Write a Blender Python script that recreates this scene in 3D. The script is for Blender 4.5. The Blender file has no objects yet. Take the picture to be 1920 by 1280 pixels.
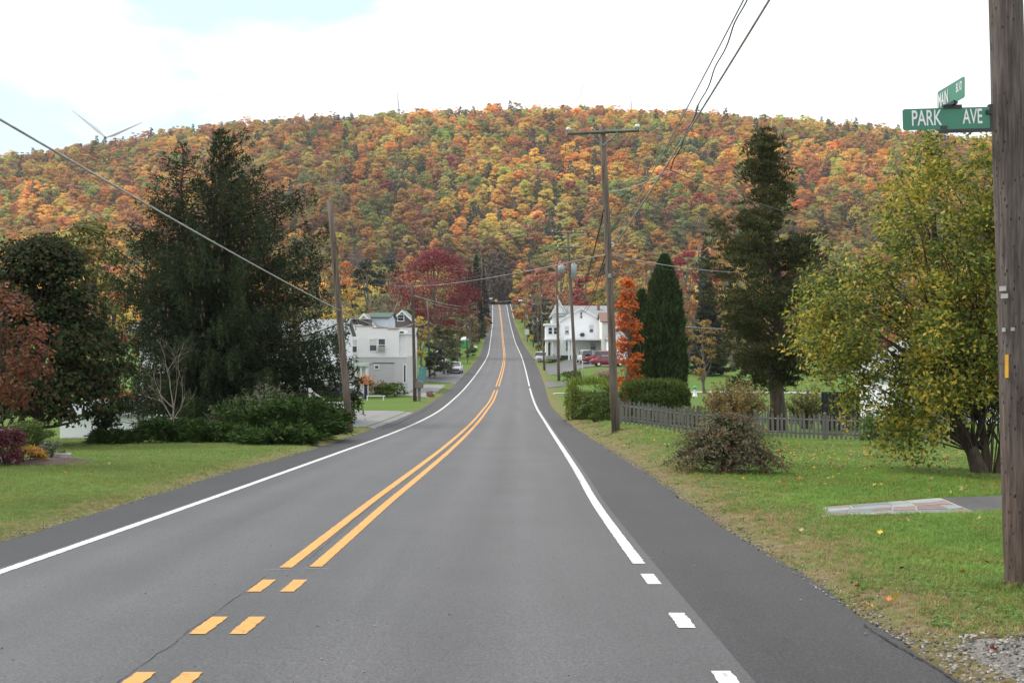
import bpy, math, random
import numpy as np
from mathutils import Vector, Matrix

# ------------------------------------------------------------------ camera, sky, sun, exposure
SC = bpy.context.scene
COL = SC.collection
F = 2150.0                                   # focal length in photograph pixels (1920 wide)
cam_d = bpy.data.cameras.new('camera'); cam = bpy.data.objects.new('camera', cam_d); COL.objects.link(cam)
cam_d.sensor_width = 36.0; cam_d.lens = 36.0*F/1920.0
cam_d.clip_start = 0.1; cam_d.clip_end = 6000
cam.location = (0, 0, 0); cam.rotation_euler = (math.radians(90), 0, 0)
SC.camera = cam
SUN_EL, SUN_AZ = math.radians(50), math.radians(-70)      # azimuth from +Y, negative = left
sun_dir = Vector((math.sin(SUN_AZ)*math.cos(SUN_EL), math.cos(SUN_AZ)*math.cos(SUN_EL), math.sin(SUN_EL)))
sl = bpy.data.lights.new('sun', 'SUN'); sun = bpy.data.objects.new('sun', sl); COL.objects.link(sun)
sl.energy = 2.7; sl.angle = math.radians(12); sl.color = (1.0, 0.93, 0.82)
sun.rotation_euler = sun_dir.to_track_quat('Z', 'Y').to_euler()
W = bpy.data.worlds.new('World'); SC.world = W; W.use_nodes = True
wn, wl = W.node_tree.nodes, W.node_tree.links
wn.clear()
w_out = wn.new('ShaderNodeOutputWorld'); w_bg = wn.new('ShaderNodeBackground'); w_bg.inputs['Strength'].default_value = 0.1
sky = wn.new('ShaderNodeTexSky'); sky.sky_type = 'NISHITA'; sky.sun_disc = False
sky.sun_elevation = SUN_EL; sky.sun_rotation = SUN_AZ
tc = wn.new('ShaderNodeTexCoord'); mp = wn.new('ShaderNodeMapping')
mp.inputs['Scale'].default_value = (1.0, 1.0, 2.2); mp.inputs['Location'].default_value = (3.1, 0.4, 0.85)
nz = wn.new('ShaderNodeTexNoise'); nz.inputs['Scale'].default_value = 3.2; nz.inputs['Detail'].default_value = 9; nz.inputs['Roughness'].default_value = 0.52
cr = wn.new('ShaderNodeValToRGB'); cr.color_ramp.elements[0].position = 0.30; cr.color_ramp.elements[1].position = 0.43
mx = wn.new('ShaderNodeMix'); mx.data_type = 'RGBA'
mx.inputs[7].default_value = (11.5, 11.7, 12.0, 1)
# thin high veil over the blue gaps
veil = wn.new('ShaderNodeMix'); veil.data_type = 'RGBA'; veil.inputs[0].default_value = 0.7; veil.inputs[7].default_value = (7.4, 9.6, 10.2, 1)
wl.new(tc.outputs['Generated'], mp.inputs['Vector']); wl.new(mp.outputs[0], nz.inputs['Vector']); 
vd = wn.new('ShaderNodeVectorMath'); vd.operation = 'DISTANCE'; wl.new(tc.outputs['Generated'], vd.inputs[0]); vd.inputs[1].default_value = tuple(Vector((-0.33, 1.0, 0.46)).normalized())
mrw = wn.new('ShaderNodeMapRange'); mrw.inputs[1].default_value = 0.10; mrw.inputs[2].default_value = 0.33; mrw.inputs[3].default_value = 0.27; mrw.inputs[4].default_value = 0.0; wl.new(vd.outputs['Value'], mrw.inputs[0])
sbw = wn.new('ShaderNodeMath'); sbw.operation = 'SUBTRACT'; wl.new(nz.outputs[0], sbw.inputs[0]); wl.new(mrw.outputs[0], sbw.inputs[1]); wl.new(sbw.outputs[0], cr.inputs[0])
wl.new(sky.outputs[0], veil.inputs[6]); wl.new(veil.outputs[2], mx.inputs[6]); wl.new(cr.outputs[0], mx.inputs[0])
wl.new(mx.outputs[2], w_bg.inputs[0]); wl.new(w_bg.outputs[0], w_out.inputs[0])
SC.view_settings.view_transform = 'Standard'; SC.view_settings.look = 'None'
SC.view_settings.exposure = 0.38; SC.view_settings.gamma = 1.0; SC.view_settings.use_curve_mapping = False
SC.render.engine = 'CYCLES'
SC.cycles.use_denoising = True
SC.cycles.max_bounces = 6; SC.cycles.diffuse_bounces = 3; SC.cycles.transmission_bounces = 4; SC.cycles.transparent_max_bounces = 8

# ------------------------------------------------------------------ mesh and material helpers
RNG = np.random.default_rng(7)
random.seed(7)

class MB:
    """collects quads and triangles, builds ONE mesh"""
    def __init__(s): s.v = []; s.q = []; s.t = []; s.n = 0; s.qm = []; s.tm = []; s.nv = []; s.has_n = False
    def add(s, v, q=None, t=None, m=0, nv=None):
        v = np.asarray(v, float).reshape(-1, 3)
        s.nv.append(np.zeros_like(v) if nv is None else nv); s.has_n |= nv is not None
        if q is not None and len(q): q = np.asarray(q, int).reshape(-1, 4); s.q.append(q + s.n); s.qm.append(np.full(len(q), m))
        if t is not None and len(t): t = np.asarray(t, int).reshape(-1, 3); s.t.append(t + s.n); s.tm.append(np.full(len(t), m))
        s.v.append(v); s.n += len(v); return s
    def box(s, c, sz, rz=0.0, m=0, taper=1.0):
        hx, hy, hz = sz[0]/2, sz[1]/2, sz[2]/2
        p = np.array([[x*hx*(taper if z > 0 else 1), y*hy*(taper if z > 0 else 1), z*hz] for z in (-1, 1) for y in (-1, 1) for x in (-1, 1)])
        ca, sa = math.cos(rz), math.sin(rz)
        p = np.stack([p[:, 0]*ca - p[:, 1]*sa, p[:, 0]*sa + p[:, 1]*ca, p[:, 2]], 1) + np.array(c)
        return s.add(p, [[0, 2, 3, 1], [4, 5, 7, 6], [0, 1, 5, 4], [2, 6, 7, 3], [0, 4, 6, 2], [1, 3, 7, 5]], m=m)
    def bx(s, x0, x1, y0, y1, z0, z1, m=0):
        return s.box(((x0+x1)/2, (y0+y1)/2, (z0+z1)/2), (abs(x1-x0), abs(y1-y0), abs(z1-z0)), m=m)
    def tube(s, pts, rad, sides=6, cap=True, m=0):
        P = np.asarray(pts, float); n = len(P)
        R = np.full(n, rad) if np.isscalar(rad) else np.asarray(rad, float)
        T = np.gradient(P, axis=0); T /= np.linalg.norm(T, axis=1)[:, None] + 1e-9
        ref = np.array([0, 0, 1.0]) if abs(T[0][2]) < 0.9 else np.array([1.0, 0, 0])
        A = np.cross(T, ref); A /= np.linalg.norm(A, axis=1)[:, None] + 1e-9
        B = np.cross(T, A)
        th = np.linspace(0, 2*math.pi, sides, endpoint=False)
        V = P[:, None] + R[:, None, None]*(A[:, None]*np.cos(th)[None, :, None] + B[:, None]*np.sin(th)[None, :, None])
        i = np.arange(n-1)[:, None]; j = np.arange(sides)[None]; k = (j+1) % sides
        q = np.stack([i*sides+j, i*sides+k, (i+1)*sides+k, (i+1)*sides+j], -1).reshape(-1, 4)
        V = V.reshape(-1, 3); t = []
        if cap:
            V = np.vstack([V, P[0], P[-1]]); b = n*sides
            for a in range(sides): t += [[b, (a+1) % sides, a], [b+1, (n-1)*sides+a, (n-1)*sides+(a+1) % sides]]
        return s.add(V, q, t, m=m)
    def cyl(s, p0, p1, r0, r1=None, sides=12, m=0): return s.tube([p0, p1], [r0, r0 if r1 is None else r1], sides, True, m)
    def prism(s, poly, z0, z1, m=0):
        poly = np.asarray(poly, float); n = len(poly)
        a = np.column_stack([poly[:, 0], poly[:, 1], np.full(n, z0)]); b = np.column_stack([poly[:, 0], poly[:, 1], np.full(n, z1)])
        c = poly.mean(0); V = np.vstack([a, b, [c[0], c[1], z0], [c[0], c[1], z1]])
        q = [[i, (i+1) % n, n+(i+1) % n, n+i] for i in range(n)]
        t = [[2*n, (i+1) % n, i] for i in range(n)] + [[2*n+1, n+i, n+(i+1) % n] for i in range(n)]
        return s.add(V, q, t, m=m)
    def ell(s, c, r, seg=14, rings=8, jit=0.0, rng=None, m=0):
        th = np.linspace(0, 2*math.pi, seg, endpoint=False); ph = np.linspace(0.02, math.pi-0.02, rings)
        V = np.array([[math.sin(p)*math.cos(t), math.sin(p)*math.sin(t), math.cos(p)] for p in ph for t in th])
        if jit: V = V*(1 + jit*(rng.random(len(V))[:, None]-0.5))
        V = V*np.asarray(r, float) + np.asarray(c, float)
        q = [[i*seg+j, (i+1)*seg+j, (i+1)*seg+(j+1) % seg, i*seg+(j+1) % seg] for i in range(rings-1) for j in range(seg)]
        return s.add(V, q, m=m)
    def cards(s, C, N, size, aspect, rng, m=0, SN=None):
        """leaf shaped diamonds: centre, facing, half length"""
        n = len(C); r = rng.normal(size=(n, 3))
        if SN is not None: N = SN + 0.38*rng.normal(size=(n, 3))       # leaves face roughly outward from their clump
        N = N/(np.linalg.norm(N, axis=1)[:, None] + 1e-9)
        T = np.cross(N, r); T /= np.linalg.norm(T, axis=1)[:, None] + 1e-9
        B = np.cross(N, T); sz = np.broadcast_to(size, (n,))[:, None]
        V = np.stack([C-T*sz, C+B*sz*aspect-T*sz*0.1, C+T*sz, C-B*sz*aspect-T*sz*0.1], 1).reshape(-1, 3)
        q = np.arange(4*n).reshape(-1, 4)
        return s.add(V, q, m=m)
    def strips(s, P, D, L, w, rng, tip=0.25, m=0, SN=None):
        """narrow twigs from P along D"""
        n = len(P); D = D/(np.linalg.norm(D, axis=1)[:, None] + 1e-9)
        r = rng.normal(size=(n, 3))
        if SN is not None: r = SN + 0.3*r
        S = np.cross(D, r); S /= np.linalg.norm(S, axis=1)[:, None] + 1e-9
        L = np.broadcast_to(L, (n,))[:, None]; w = np.broadcast_to(w, (n,))[:, None]
        E = P + D*L
        V = np.stack([P-S*w*0.5, P+S*w*0.5+D*L*0.0, E+S*w*tip, E-S*w*tip], 1)
        M_ = P + D*L*0.45
        V = np.stack([P-S*w*0.35, P+S*w*0.35, M_+S*w, E+S*w*tip, E-S*w*tip, M_-S*w], 1).reshape(-1, 3)
        b = np.arange(n)[:, None]*6
        q = np.concatenate([b+np.array([[0, 1, 2, 5]]), b+np.array([[5, 2, 3, 4]])], 0)
        return s.add(V, q, m=m)
    def mesh(s, name, smooth=False):
        me = bpy.data.meshes.new(name)
        V = np.vstack(s.v) if s.v else np.zeros((0, 3))
        Q = np.vstack(s.q) if s.q else np.zeros((0, 4), int); T = np.vstack(s.t) if s.t else np.zeros((0, 3), int)
        me.vertices.add(len(V)); me.vertices.foreach_set('co', V.ravel().astype(np.float32))
        me.loops.add(Q.size + T.size); me.polygons.add(len(Q) + len(T))
        me.loops.foreach_set('vertex_index', np.concatenate([Q.ravel(), T.ravel()]).astype(np.int32))
        st = np.concatenate([np.arange(len(Q))*4, Q.size + np.arange(len(T))*3]).astype(np.int32)
        me.polygons.foreach_set('loop_start', st)
        mi = np.concatenate((s.qm or []) + (s.tm or [])) if (s.qm or s.tm) else np.zeros(0)
        me.polygons.foreach_set('material_index', mi.astype(np.int32))
        me.update(calc_edges=True); me.validate()
        me.polygons.foreach_set('use_smooth', np.full(len(me.polygons), bool(smooth)))
        if s.has_n: me.normals_split_custom_set_from_vertices(np.vstack(s.nv).astype(np.float32))
        return me
    def build(s, name, mat, parent=None, smooth=False, loc=None):
        me = s.mesh(name, smooth)
        for m_ in (mat if isinstance(mat, (list, tuple)) else [mat]): me.materials.append(m_)
        return link(name, me, parent, loc)

def link(name, me, parent=None, loc=None):
    o = bpy.data.objects.new(name, me); COL.objects.link(o)
    if parent is not None: o.parent = parent
    if loc is not None: o.location = loc
    return o
def tag(o, label, cat, group=None, kind=None):
    if label: o['label'] = label
    if cat: o['category'] = cat
    if group: o['group'] = group
    if kind: o['kind'] = kind
    return o
def thing(name, label, cat, loc=(0, 0, 0), rz=0.0, group=None):
    o = bpy.data.objects.new(name, None); COL.objects.link(o); o.empty_display_size = 0.2
    o.location = loc; o.rotation_euler = (0, 0, rz)
    return tag(o, label, cat, group)
def struct(o): o['kind'] = 'structure'; return o

MATS = {}
def nodes(name):
    m = bpy.data.materials.new(name); m.use_nodes = True; nt = m.node_tree
    return m, nt, nt.nodes, nt.links, nt.nodes['Principled BSDF']
def mat(name, c, c2=None, rough=0.7, scale=6.0, stretch=(1, 1, 1), bump=0.0, bscale=None, metal=0.0, spec=0.4, detail=6, lo=0.35, hi=0.65):
    if name in MATS: return MATS[name]
    m, nt, n, l, b = nodes(name)
    b.inputs['Roughness'].default_value = rough; b.inputs['Metallic'].default_value = metal; b.inputs['Specular IOR Level'].default_value = spec
    c2 = c2 if c2 is not None else tuple(x*0.78 for x in c)
    t = n.new('ShaderNodeTexCoord'); mpn = n.new('ShaderNodeMapping'); mpn.inputs['Scale'].default_value = stretch
    ns = n.new('ShaderNodeTexNoise'); ns.inputs['Scale'].default_value = scale; ns.inputs['Detail'].default_value = detail; ns.inputs['Roughness'].default_value = 0.6
    r = n.new('ShaderNodeValToRGB'); r.color_ramp.elements[0].position = lo; r.color_ramp.elements[1].position = hi
    r.color_ramp.elements[0].color = (*c2, 1); r.color_ramp.elements[1].color = (*c, 1)
    l.new(t.outputs['Object'], mpn.inputs[0]); l.new(mpn.outputs[0], ns.inputs[0]); l.new(ns.outputs[0], r.inputs[0]); l.new(r.outputs[0], b.inputs['Base Color'])
    if bump:
        bp = n.new('ShaderNodeBump'); bp.inputs['Strength'].default_value = min(1.0, bump); bp.inputs['Distance'].default_value = 0.02
        l.new(ns.outputs[0], bp.inputs['Height']); l.new(bp.outputs[0], b.inputs['Normal'])
    MATS[name] = m; return m
def siding(name, c, pitch=0.2, vertical=False, dirt=0.95):
    """painted boards: lapped relief by a saw-tooth bump"""
    if name in MATS: return MATS[name]
    m, nt, n, l, b = nodes(name); b.inputs['Roughness'].default_value = 0.6
    t = n.new('ShaderNodeTexCoord'); sp = n.new('ShaderNodeSeparateXYZ'); l.new(t.outputs['Object'], sp.inputs[0])
    md = n.new('ShaderNodeMath'); md.operation = 'MULTIPLY'; md.inputs[1].default_value = 1.0/pitch
    if vertical:
        ad = n.new('ShaderNodeMath'); ad.operation = 'ADD'; l.new(sp.outputs[0], ad.inputs[0]); l.new(sp.outputs[1], ad.inputs[1]); l.new(ad.outputs[0], md.inputs[0])
    else: l.new(sp.outputs[2], md.inputs[0])
    fr = n.new('ShaderNodeMath'); fr.operation = 'FRACT'; l.new(md.outputs[0], fr.inputs[0])
    pw = n.new('ShaderNodeMath'); pw.operation = 'SUBTRACT'; pw.inputs[0].default_value = 1.0; l.new(fr.outputs[0], pw.inputs[1])
    if vertical:
        g = n.new('ShaderNodeMath'); g.operation = 'GREATER_THAN'; g.inputs[1].default_value = 0.12; l.new(fr.outputs[0], g.inputs[0]); src = g
    else: src = pw
    bp = n.new('ShaderNodeBump'); bp.inputs['Strength'].default_value = 0.4; bp.inputs['Distance'].default_value = 0.03
    l.new(src.outputs[0], bp.inputs['Height']); l.new(bp.outputs[0], b.inputs['Normal'])
    ns = n.new('ShaderNodeTexNoise'); ns.inputs['Scale'].default_value = 0.9; ns.inputs['Detail'].default_value = 8; l.new(t.outputs['Object'], ns.inputs[0])
    r = n.new('ShaderNodeValToRGB'); r.color_ramp.elements[0].position = 0.3; r.color_ramp.elements[1].position = 0.62
    r.color_ramp.elements[0].color = (*[x*dirt for x in c], 1); r.color_ramp.elements[1].color = (*c, 1)
    l.new(ns.outputs[0], r.inputs[0]); l.new(r.outputs[0], b.inputs['Base Color'])
    MATS[name] = m; return m
def leafmat(name, cols, trans=0.3, rough=0.55, tint=False, spec=0.25, patch=0.0, pscale=0.6):
    """leaf colour varies leaf by leaf (Random Per Island) and by spray (noise)"""
    if name in MATS: return MATS[name]
    m, nt, n, l, b = nodes(name); b.inputs['Roughness'].default_value = rough; b.inputs['Specular IOR Level'].default_value = spec
    g = n.new('ShaderNodeNewGeometry'); r = n.new('ShaderNodeValToRGB'); r.color_ramp.interpolation = 'LINEAR'
    el = r.color_ramp.elements
    for i, c in enumerate(cols):
        p = i/max(1, len(cols)-1)
        e = el[i] if i < 2 else el.new(p)
        e.position = p; e.color = (*c, 1)
    if len(cols) == 1: el[1].color = (*cols[0], 1)
    for i, c in enumerate(cols):
        el[i].position = i/max(1, len(cols)-1); el[i].color = (*c, 1)
    if patch:
        t = n.new('ShaderNodeTexCoord'); ns = n.new('ShaderNodeTexNoise'); ns.inputs['Scale'].default_value = pscale; ns.inputs['Detail'].default_value = 3
        l.new(t.outputs['Object'], ns.inputs[0])
        a = n.new('ShaderNodeMath'); a.operation = 'MULTIPLY_ADD'; a.inputs[1].default_value = 2.2*patch; a.inputs[2].default_value = -1.1*patch
        l.new(ns.outputs[0], a.inputs[0]); ad = n.new('ShaderNodeMath'); ad.operation = 'ADD'; ad.use_clamp = True
        l.new(a.outputs[0], ad.inputs[0]); l.new(g.outputs['Random Per Island'], ad.inputs[1]); l.new(ad.outputs[0], r.inputs[0])
    else: l.new(g.outputs['Random Per Island'], r.inputs[0])
    out = r.outputs[0]
    if tint:
        at = n.new('ShaderNodeAttribute'); at.attribute_type = 'INSTANCER'; at.attribute_name = 'tint'
        mm = n.new('ShaderNodeMix'); mm.data_type = 'RGBA'; mm.blend_type = 'MULTIPLY'; mm.inputs[0].default_value = 1.0
        l.new(out, mm.inputs[6]); l.new(at.outputs['Color'], mm.inputs[7]); out = mm.outputs[2]
    l.new(out, b.inputs['Base Color'])
    tr = n.new('ShaderNodeBsdfTranslucent'); l.new(out, tr.inputs[0]); ms = n.new('ShaderNodeMixShader'); ms.inputs[0].default_value = trans
    o = n['Material Output']; l.new(b.outputs[0], ms.inputs[1]); l.new(tr.outputs[0], ms.inputs[2]); l.new(ms.outputs[0], o.inputs[0])
    MATS[name] = m; return m

M_BARK = mat('bark_brown', (0.10, 0.075, 0.055), (0.035, 0.026, 0.02), 0.95, 9, (1, 1, 0.22), 1.0)
M_BARKG = mat('bark_grey', (0.20, 0.175, 0.15), (0.08, 0.07, 0.06), 0.95, 9, (1, 1, 0.22), 0.8)
M_TWIG = mat('twig_pale', (0.30, 0.26, 0.22), (0.16, 0.13, 0.11), 0.95, 4)
M_POLE = mat('pole_wood', (0.185, 0.15, 0.125), (0.05, 0.036, 0.028), 0.95, 7, (2.2, 2.2, 0.10), 1.0, lo=0.30, hi=0.70)
M_POLE2 = mat('pole_wood_dark', (0.13, 0.10, 0.085), (0.035, 0.026, 0.022), 0.95, 6, (1.6, 1.6, 0.10), 0.8)
M_GREYWOOD = mat('weathered_grey_wood', (0.20, 0.19, 0.18), (0.10, 0.095, 0.09), 0.95, 5, (2, 2, 0.3), 0.5)
M_WHITE = mat('white_paint', (0.78, 0.79, 0.80), (0.66, 0.67, 0.68), 0.5, 2)
M_METAL = mat('galvanised_metal', (0.34, 0.37, 0.39), (0.24, 0.26, 0.28), 0.45, 5, metal=0.5)
M_DMETAL = mat('dark_metal', (0.035, 0.035, 0.04), (0.02, 0.02, 0.022), 0.5, 5)
M_CABLE = mat('black_cable', (0.028, 0.028, 0.03), (0.018, 0.018, 0.02), 0.5, 3)
M_CABLEG = mat('grey_cable', (0.42, 0.42, 0.43), (0.25, 0.25, 0.26), 0.45, 3)
M_GLASS = mat('window_glass', (0.035, 0.042, 0.05), (0.02, 0.024, 0.03), 0.06, 1.2, spec=0.9)
M_RUBBER = mat('tyre_rubber', (0.014, 0.014, 0.015), (0.01, 0.01, 0.01), 0.85, 8)
M_CONC = mat('concrete', (0.36, 0.35, 0.33), (0.26, 0.25, 0.24), 0.9, 5, bump=0.3)
M_BRICK = mat('red_brick', (0.28, 0.10, 0.075), (0.16, 0.06, 0.045), 0.9, 12, bump=0.3)

# ------------------------------------------------------------------ road and ground shape (metres; camera eye at the origin, looking along +Y)
RD = np.array([-30, -10, 0, 7.08, 11.39, 18.2, 23.6, 33, 44, 58, 79, 87.3, 114.5, 124, 172, 219, 315, 372, 434, 482, 526, 548, 580, 660, 900])
RZ = np.array([-0.6, -1.25, -1.70, -2.04, -2.25, -2.54, -2.755, -3.15, -3.58, -4.05, -4.58, -4.72, -4.79, -4.70, -4.02, -3.06, 0.0, 2.95, 6.8, 10.9, 16.2, 17.6, 18.2, 17.5, 17.5])
XLD = np.array([-4.95, -4.95, -4.95, -4.95, -4.97, -4.92, -4.87, -4.85, -4.76, -4.68, -4.74, -4.82, -4.82, -4.79, -4.75, -4.80, -5.95, -6.63, -7.39, -8.15, -8.95, -9.4, -10, -11.5, -16])
XYD = np.array([-2.11, -2.11, -2.11, -2.11, -2.11, -2.09, -2.02, -1.95, -1.90, -1.84, -1.76, -1.68, -1.566, -1.53, -1.38, -1.48, -2.476, -3.18, -3.98, -4.82, -5.82, -6.3, -7, -8.5, -13])
XRD = np.array([1.29, 1.29, 1.29, 1.29, 1.295, 1.31, 1.39, 1.50, 1.59, 1.67, 1.70, 1.73, 1.81, 1.846, 1.96, 1.88, 0.82, 0.138, -0.66, -1.48, -2.4, -2.9, -3.6, -5.1, -9.6])
SLD = np.array([1.05]*5 + [1.08, 1.18, 1.05, 1.25, 1.35, 1.4, 1.4, 1.45, 1.45, 1.5, 1.5, 1.6, 1.6, 1.7, 1.7, 2.2, 2.2, 2, 2, 2])
SRD = np.array([1.45]*5 + [1.47, 1.45, 1.33, 1.22, 1.12, 1.1, 1.15, 1.5, 1.6, 1.9, 2.0, 1.9, 1.8, 1.5, 1.3, 1.2, 1.2, 1, 1, 1])
def _sm(xs, ys):
    """smooth (monotone-ish cubic) interpolation table sampled finely"""
    m = np.gradient(ys, xs)
    g = np.concatenate([np.arange(-30, 120, 0.25), np.arange(120, 900.1, 1.0)])
    i = np.clip(np.searchsorted(xs, g, 'right')-1, 0, len(xs)-2)
    h = xs[i+1]-xs[i]; t = (g-xs[i])/h
    v = (2*t**3-3*t**2+1)*ys[i] + (t**3-2*t**2+t)*h*m[i] + (-2*t**3+3*t**2)*ys[i+1] + (t**3-t**2)*h*m[i+1]
    return lambda d: np.interp(d, g, v)
zr, fXL, fXY, fXR, fSL, fSR = [_sm(RD, a) for a in (RZ, XLD, XYD, XRD, SLD, SRD)]
fEL = lambda d: fXL(d)-fSL(d)
fER = lambda d: fXR(d)+fSR(d)
RIDGE_D = 1060.0
_rx = np.array([-900, -500, 0, 100, 200, 300, 400, 480, 600, 750, 900, 1000, 1180, 1350, 1500, 1650, 1740, 1920, 2400, 3000])
_ry = np.array([420, 362, 325, 315, 301, 282, 268, 262, 249, 243, 237, 234, 236, 245, 257, 271, 280, 301, 350, 420])
def sstep(a, b, x):
    t = np.clip((np.asarray(x, float)-a)/(b-a), 0, 1); return t*t*(3-2*t)
def vnoise(x, y, s, seed=0):
    """cheap smooth value noise"""
    x = np.asarray(x, float)/s; y = np.asarray(y, float)/s
    xi, yi = np.floor(x), np.floor(y); fx, fy = x-xi, y-yi; fx = fx*fx*(3-2*fx); fy = fy*fy*(3-2*fy)
    def h(a, b):
        v = np.sin(a*127.1+b*311.7+seed*74.7)*43758.5453; return v-np.floor(v)
    return (h(xi, yi)*(1-fx)+h(xi+1, yi)*fx)*(1-fy) + (h(xi, yi+1)*(1-fx)+h(xi+1, yi+1)*fx)*fy
def ground(x, d):
    x = np.asarray(x, float); d = np.asarray(d, float)
    dd = np.clip(d, -30, 899); z0 = zr(dd)
    ul = np.clip(fEL(dd)-x, 0, None); ur = np.clip(x-fER(dd), 0, None)
    u = ul+ur
    inside = (u <= 0)
    rise = np.where(inside, -0.12, -0.03 + 0.075*sstep(0.0, 0.5, u))
    # left: gentle fall away from the road; right: lawn dips, then the low field beyond the yards
    left = np.where(ul > 0, -0.012*np.clip(ul-5, 0, 30)*sstep(8, 20, dd)*(1-sstep(300, 420, dd)), 0)
    left = left - np.where(ul > 0, 0.95*sstep(5.5, 10, ul)*sstep(41, 50, dd)*(1-sstep(75, 100, dd)), 0)
    r_near = -0.032*np.clip(ur-1.5, 0, 11)
    verge = 0.30*sstep(30, 40, dd)*(1-sstep(46, 58, dd))*sstep(0.3, 1.3, ur)*(1-sstep(1.8, 4.5, ur))
    bank = verge + 1.0*sstep(105, 135, dd)*(1-sstep(215, 260, dd))*sstep(2.0, 7.0, ur)
    low = np.interp(dd, [0, 45, 70, 110, 180, 250, 330, 450, 560, 620], [-2.2, -4.2, -4.9, -5.1, -5.9, -6.6, -5.0, 3, 14, 18])
    w = sstep(60, 90, dd)*sstep(18, 42, ur)
    zz = z0 + rise + left + np.where(ur > 0, r_near*(1-sstep(60, 110, dd)) + bank, 0)
    zz = zz*(1-w) + low*w
    # the wooded ridge
    t = (d-590)/(RIDGE_D-590)
    px = 960 + x/np.clip(d, 300, 1e9)*F
    zrid = (640-np.interp(px, _rx, _ry))/F*RIDGE_D
    S = np.where(t <= 1, 1-(1-np.clip(t, 0, 1))**1.3, 1-0.55*np.clip(t-1, 0, 3)**1.1)
    hill = 18 + (zrid-18)*S
    k = sstep(0, 0.12, t)
    zz = np.where(t > 0, zz*(1-k)+np.maximum(hill, -5)*k, zz)
    zz = zz + (vnoise(x, d, 45, 3)-0.5)*9*sstep(0.05, 0.4, t)*(1-0.6*sstep(0.8, 1.0, t))
    return zz
def gz(x, d): return float(ground(x, d))
def P(px, py, d): return ((px-960)/F*d, d, -(py-640)/F*d)
def PX(px, d): return (px-960)/F*d
def gp(px, py, lo=5, hi=620):
    """where the ray through a photograph pixel meets the ground"""
    ds = np.concatenate([np.arange(lo, 150, 0.1), np.arange(150, hi, 0.5)])
    xs = (px-960)/F*ds; zs = -(py-640)/F*ds
    k = np.nonzero(zs < ground(xs, ds))[0]
    d = ds[k[0]] if len(k) else hi
    x = (px-960)/F*d
    return x, float(d), gz(x, d)

# ------------------------------------------------------------------ ground, road, markings
def ground_material():
    m, nt, n, l, b = nodes('grass_ground'); b.inputs['Roughness'].default_value = 0.95; b.inputs['Specular IOR Level'].default_value = 0.1
    t = n.new('ShaderNodeTexCoord')
    def noise(s, det=5, st=None):
        q = n.new('ShaderNodeTexNoise'); q.inputs['Scale'].default_value = s; q.inputs['Detail'].default_value = det; q.inputs['Roughness'].default_value = 0.65
        l.new(t.outputs['Object'], q.inputs[0]); return q
    def ramp(src, pts):
        r = n.new('ShaderNodeValToRGB'); e = r.color_ramp.elements
        while len(e) < len(pts): e.new(0.5)
        for i, (p, c) in enumerate(pts): e[i].position = p; e[i].color = (*c, 1)
        l.new(src, r.inputs[0]); return r
    def mixc(f, a, c):
        q = n.new('ShaderNodeMix'); q.data_type = 'RGBA'; l.new(f, q.inputs[0]); l.new(a, q.inputs[6]); l.new(c, q.inputs[7]); return q.outputs[2]
    big = ramp(noise(0.18).outputs[0], [(0.3, (0.070, 0.120, 0.026)), (0.55, (0.095, 0.150, 0.034)), (0.75, (0.13, 0.155, 0.05))])
    fine = ramp(noise(16, 8).outputs[0], [(0.3, (0.05, 0.10, 0.018)), (0.6, (0.10, 0.165, 0.032)), (0.8, (0.15, 0.165, 0.06))])
    mx1 = n.new('ShaderNodeMix'); mx1.data_type = 'RGBA'; mx1.inputs[0].default_value = 0.5; l.new(big.outputs[0], mx1.inputs[6]); l.new(fine.outputs[0], mx1.inputs[7])
    dead = ramp(noise(9, 8).outputs[0], [(0.3, (0.10, 0.075, 0.042)), (0.55, (0.20, 0.15, 0.085)), (0.75, (0.27, 0.23, 0.15))])
    at = n.new('ShaderNodeAttribute'); at.attribute_name = 'edge'
    nn = noise(1.3, 7)
    sub = n.new('ShaderNodeMath'); sub.operation = 'MULTIPLY_ADD'; sub.inputs[1].default_value = 1.7; sub.inputs[2].default_value = -1.02
    l.new(nn.outputs[0], sub.inputs[0])
    ad = n.new('ShaderNodeMath'); ad.operation = 'ADD'; ad.use_clamp = True; l.new(at.outputs['Fac'], ad.inputs[0]); l.new(sub.outputs[0], ad.inputs[1])
    c1 = mixc(ad.outputs[0], mx1.outputs[2], dead.outputs[0])
    at2 = n.new('ShaderNodeAttribute'); at2.attribute_name = 'wood'
    duff = ramp(noise(0.5, 8).outputs[0], [(0.3, (0.07, 0.05, 0.04)), (0.6, (0.15, 0.10, 0.07)), (0.8, (0.20, 0.13, 0.06))])
    c2 = mixc(at2.outputs['Fac'], c1, duff.outputs[0])
    l.new(c2, b.inputs['Base Color'])
    bp = n.new('ShaderNodeBump'); bp.inputs['Strength'].default_value = 0.7; bp.inputs['Distance'].default_value = 0.05
    l.new(noise(22, 6).outputs[0], bp.inputs['Height']); l.new(bp.outputs[0], b.inputs['Normal'])
    return m
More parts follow.
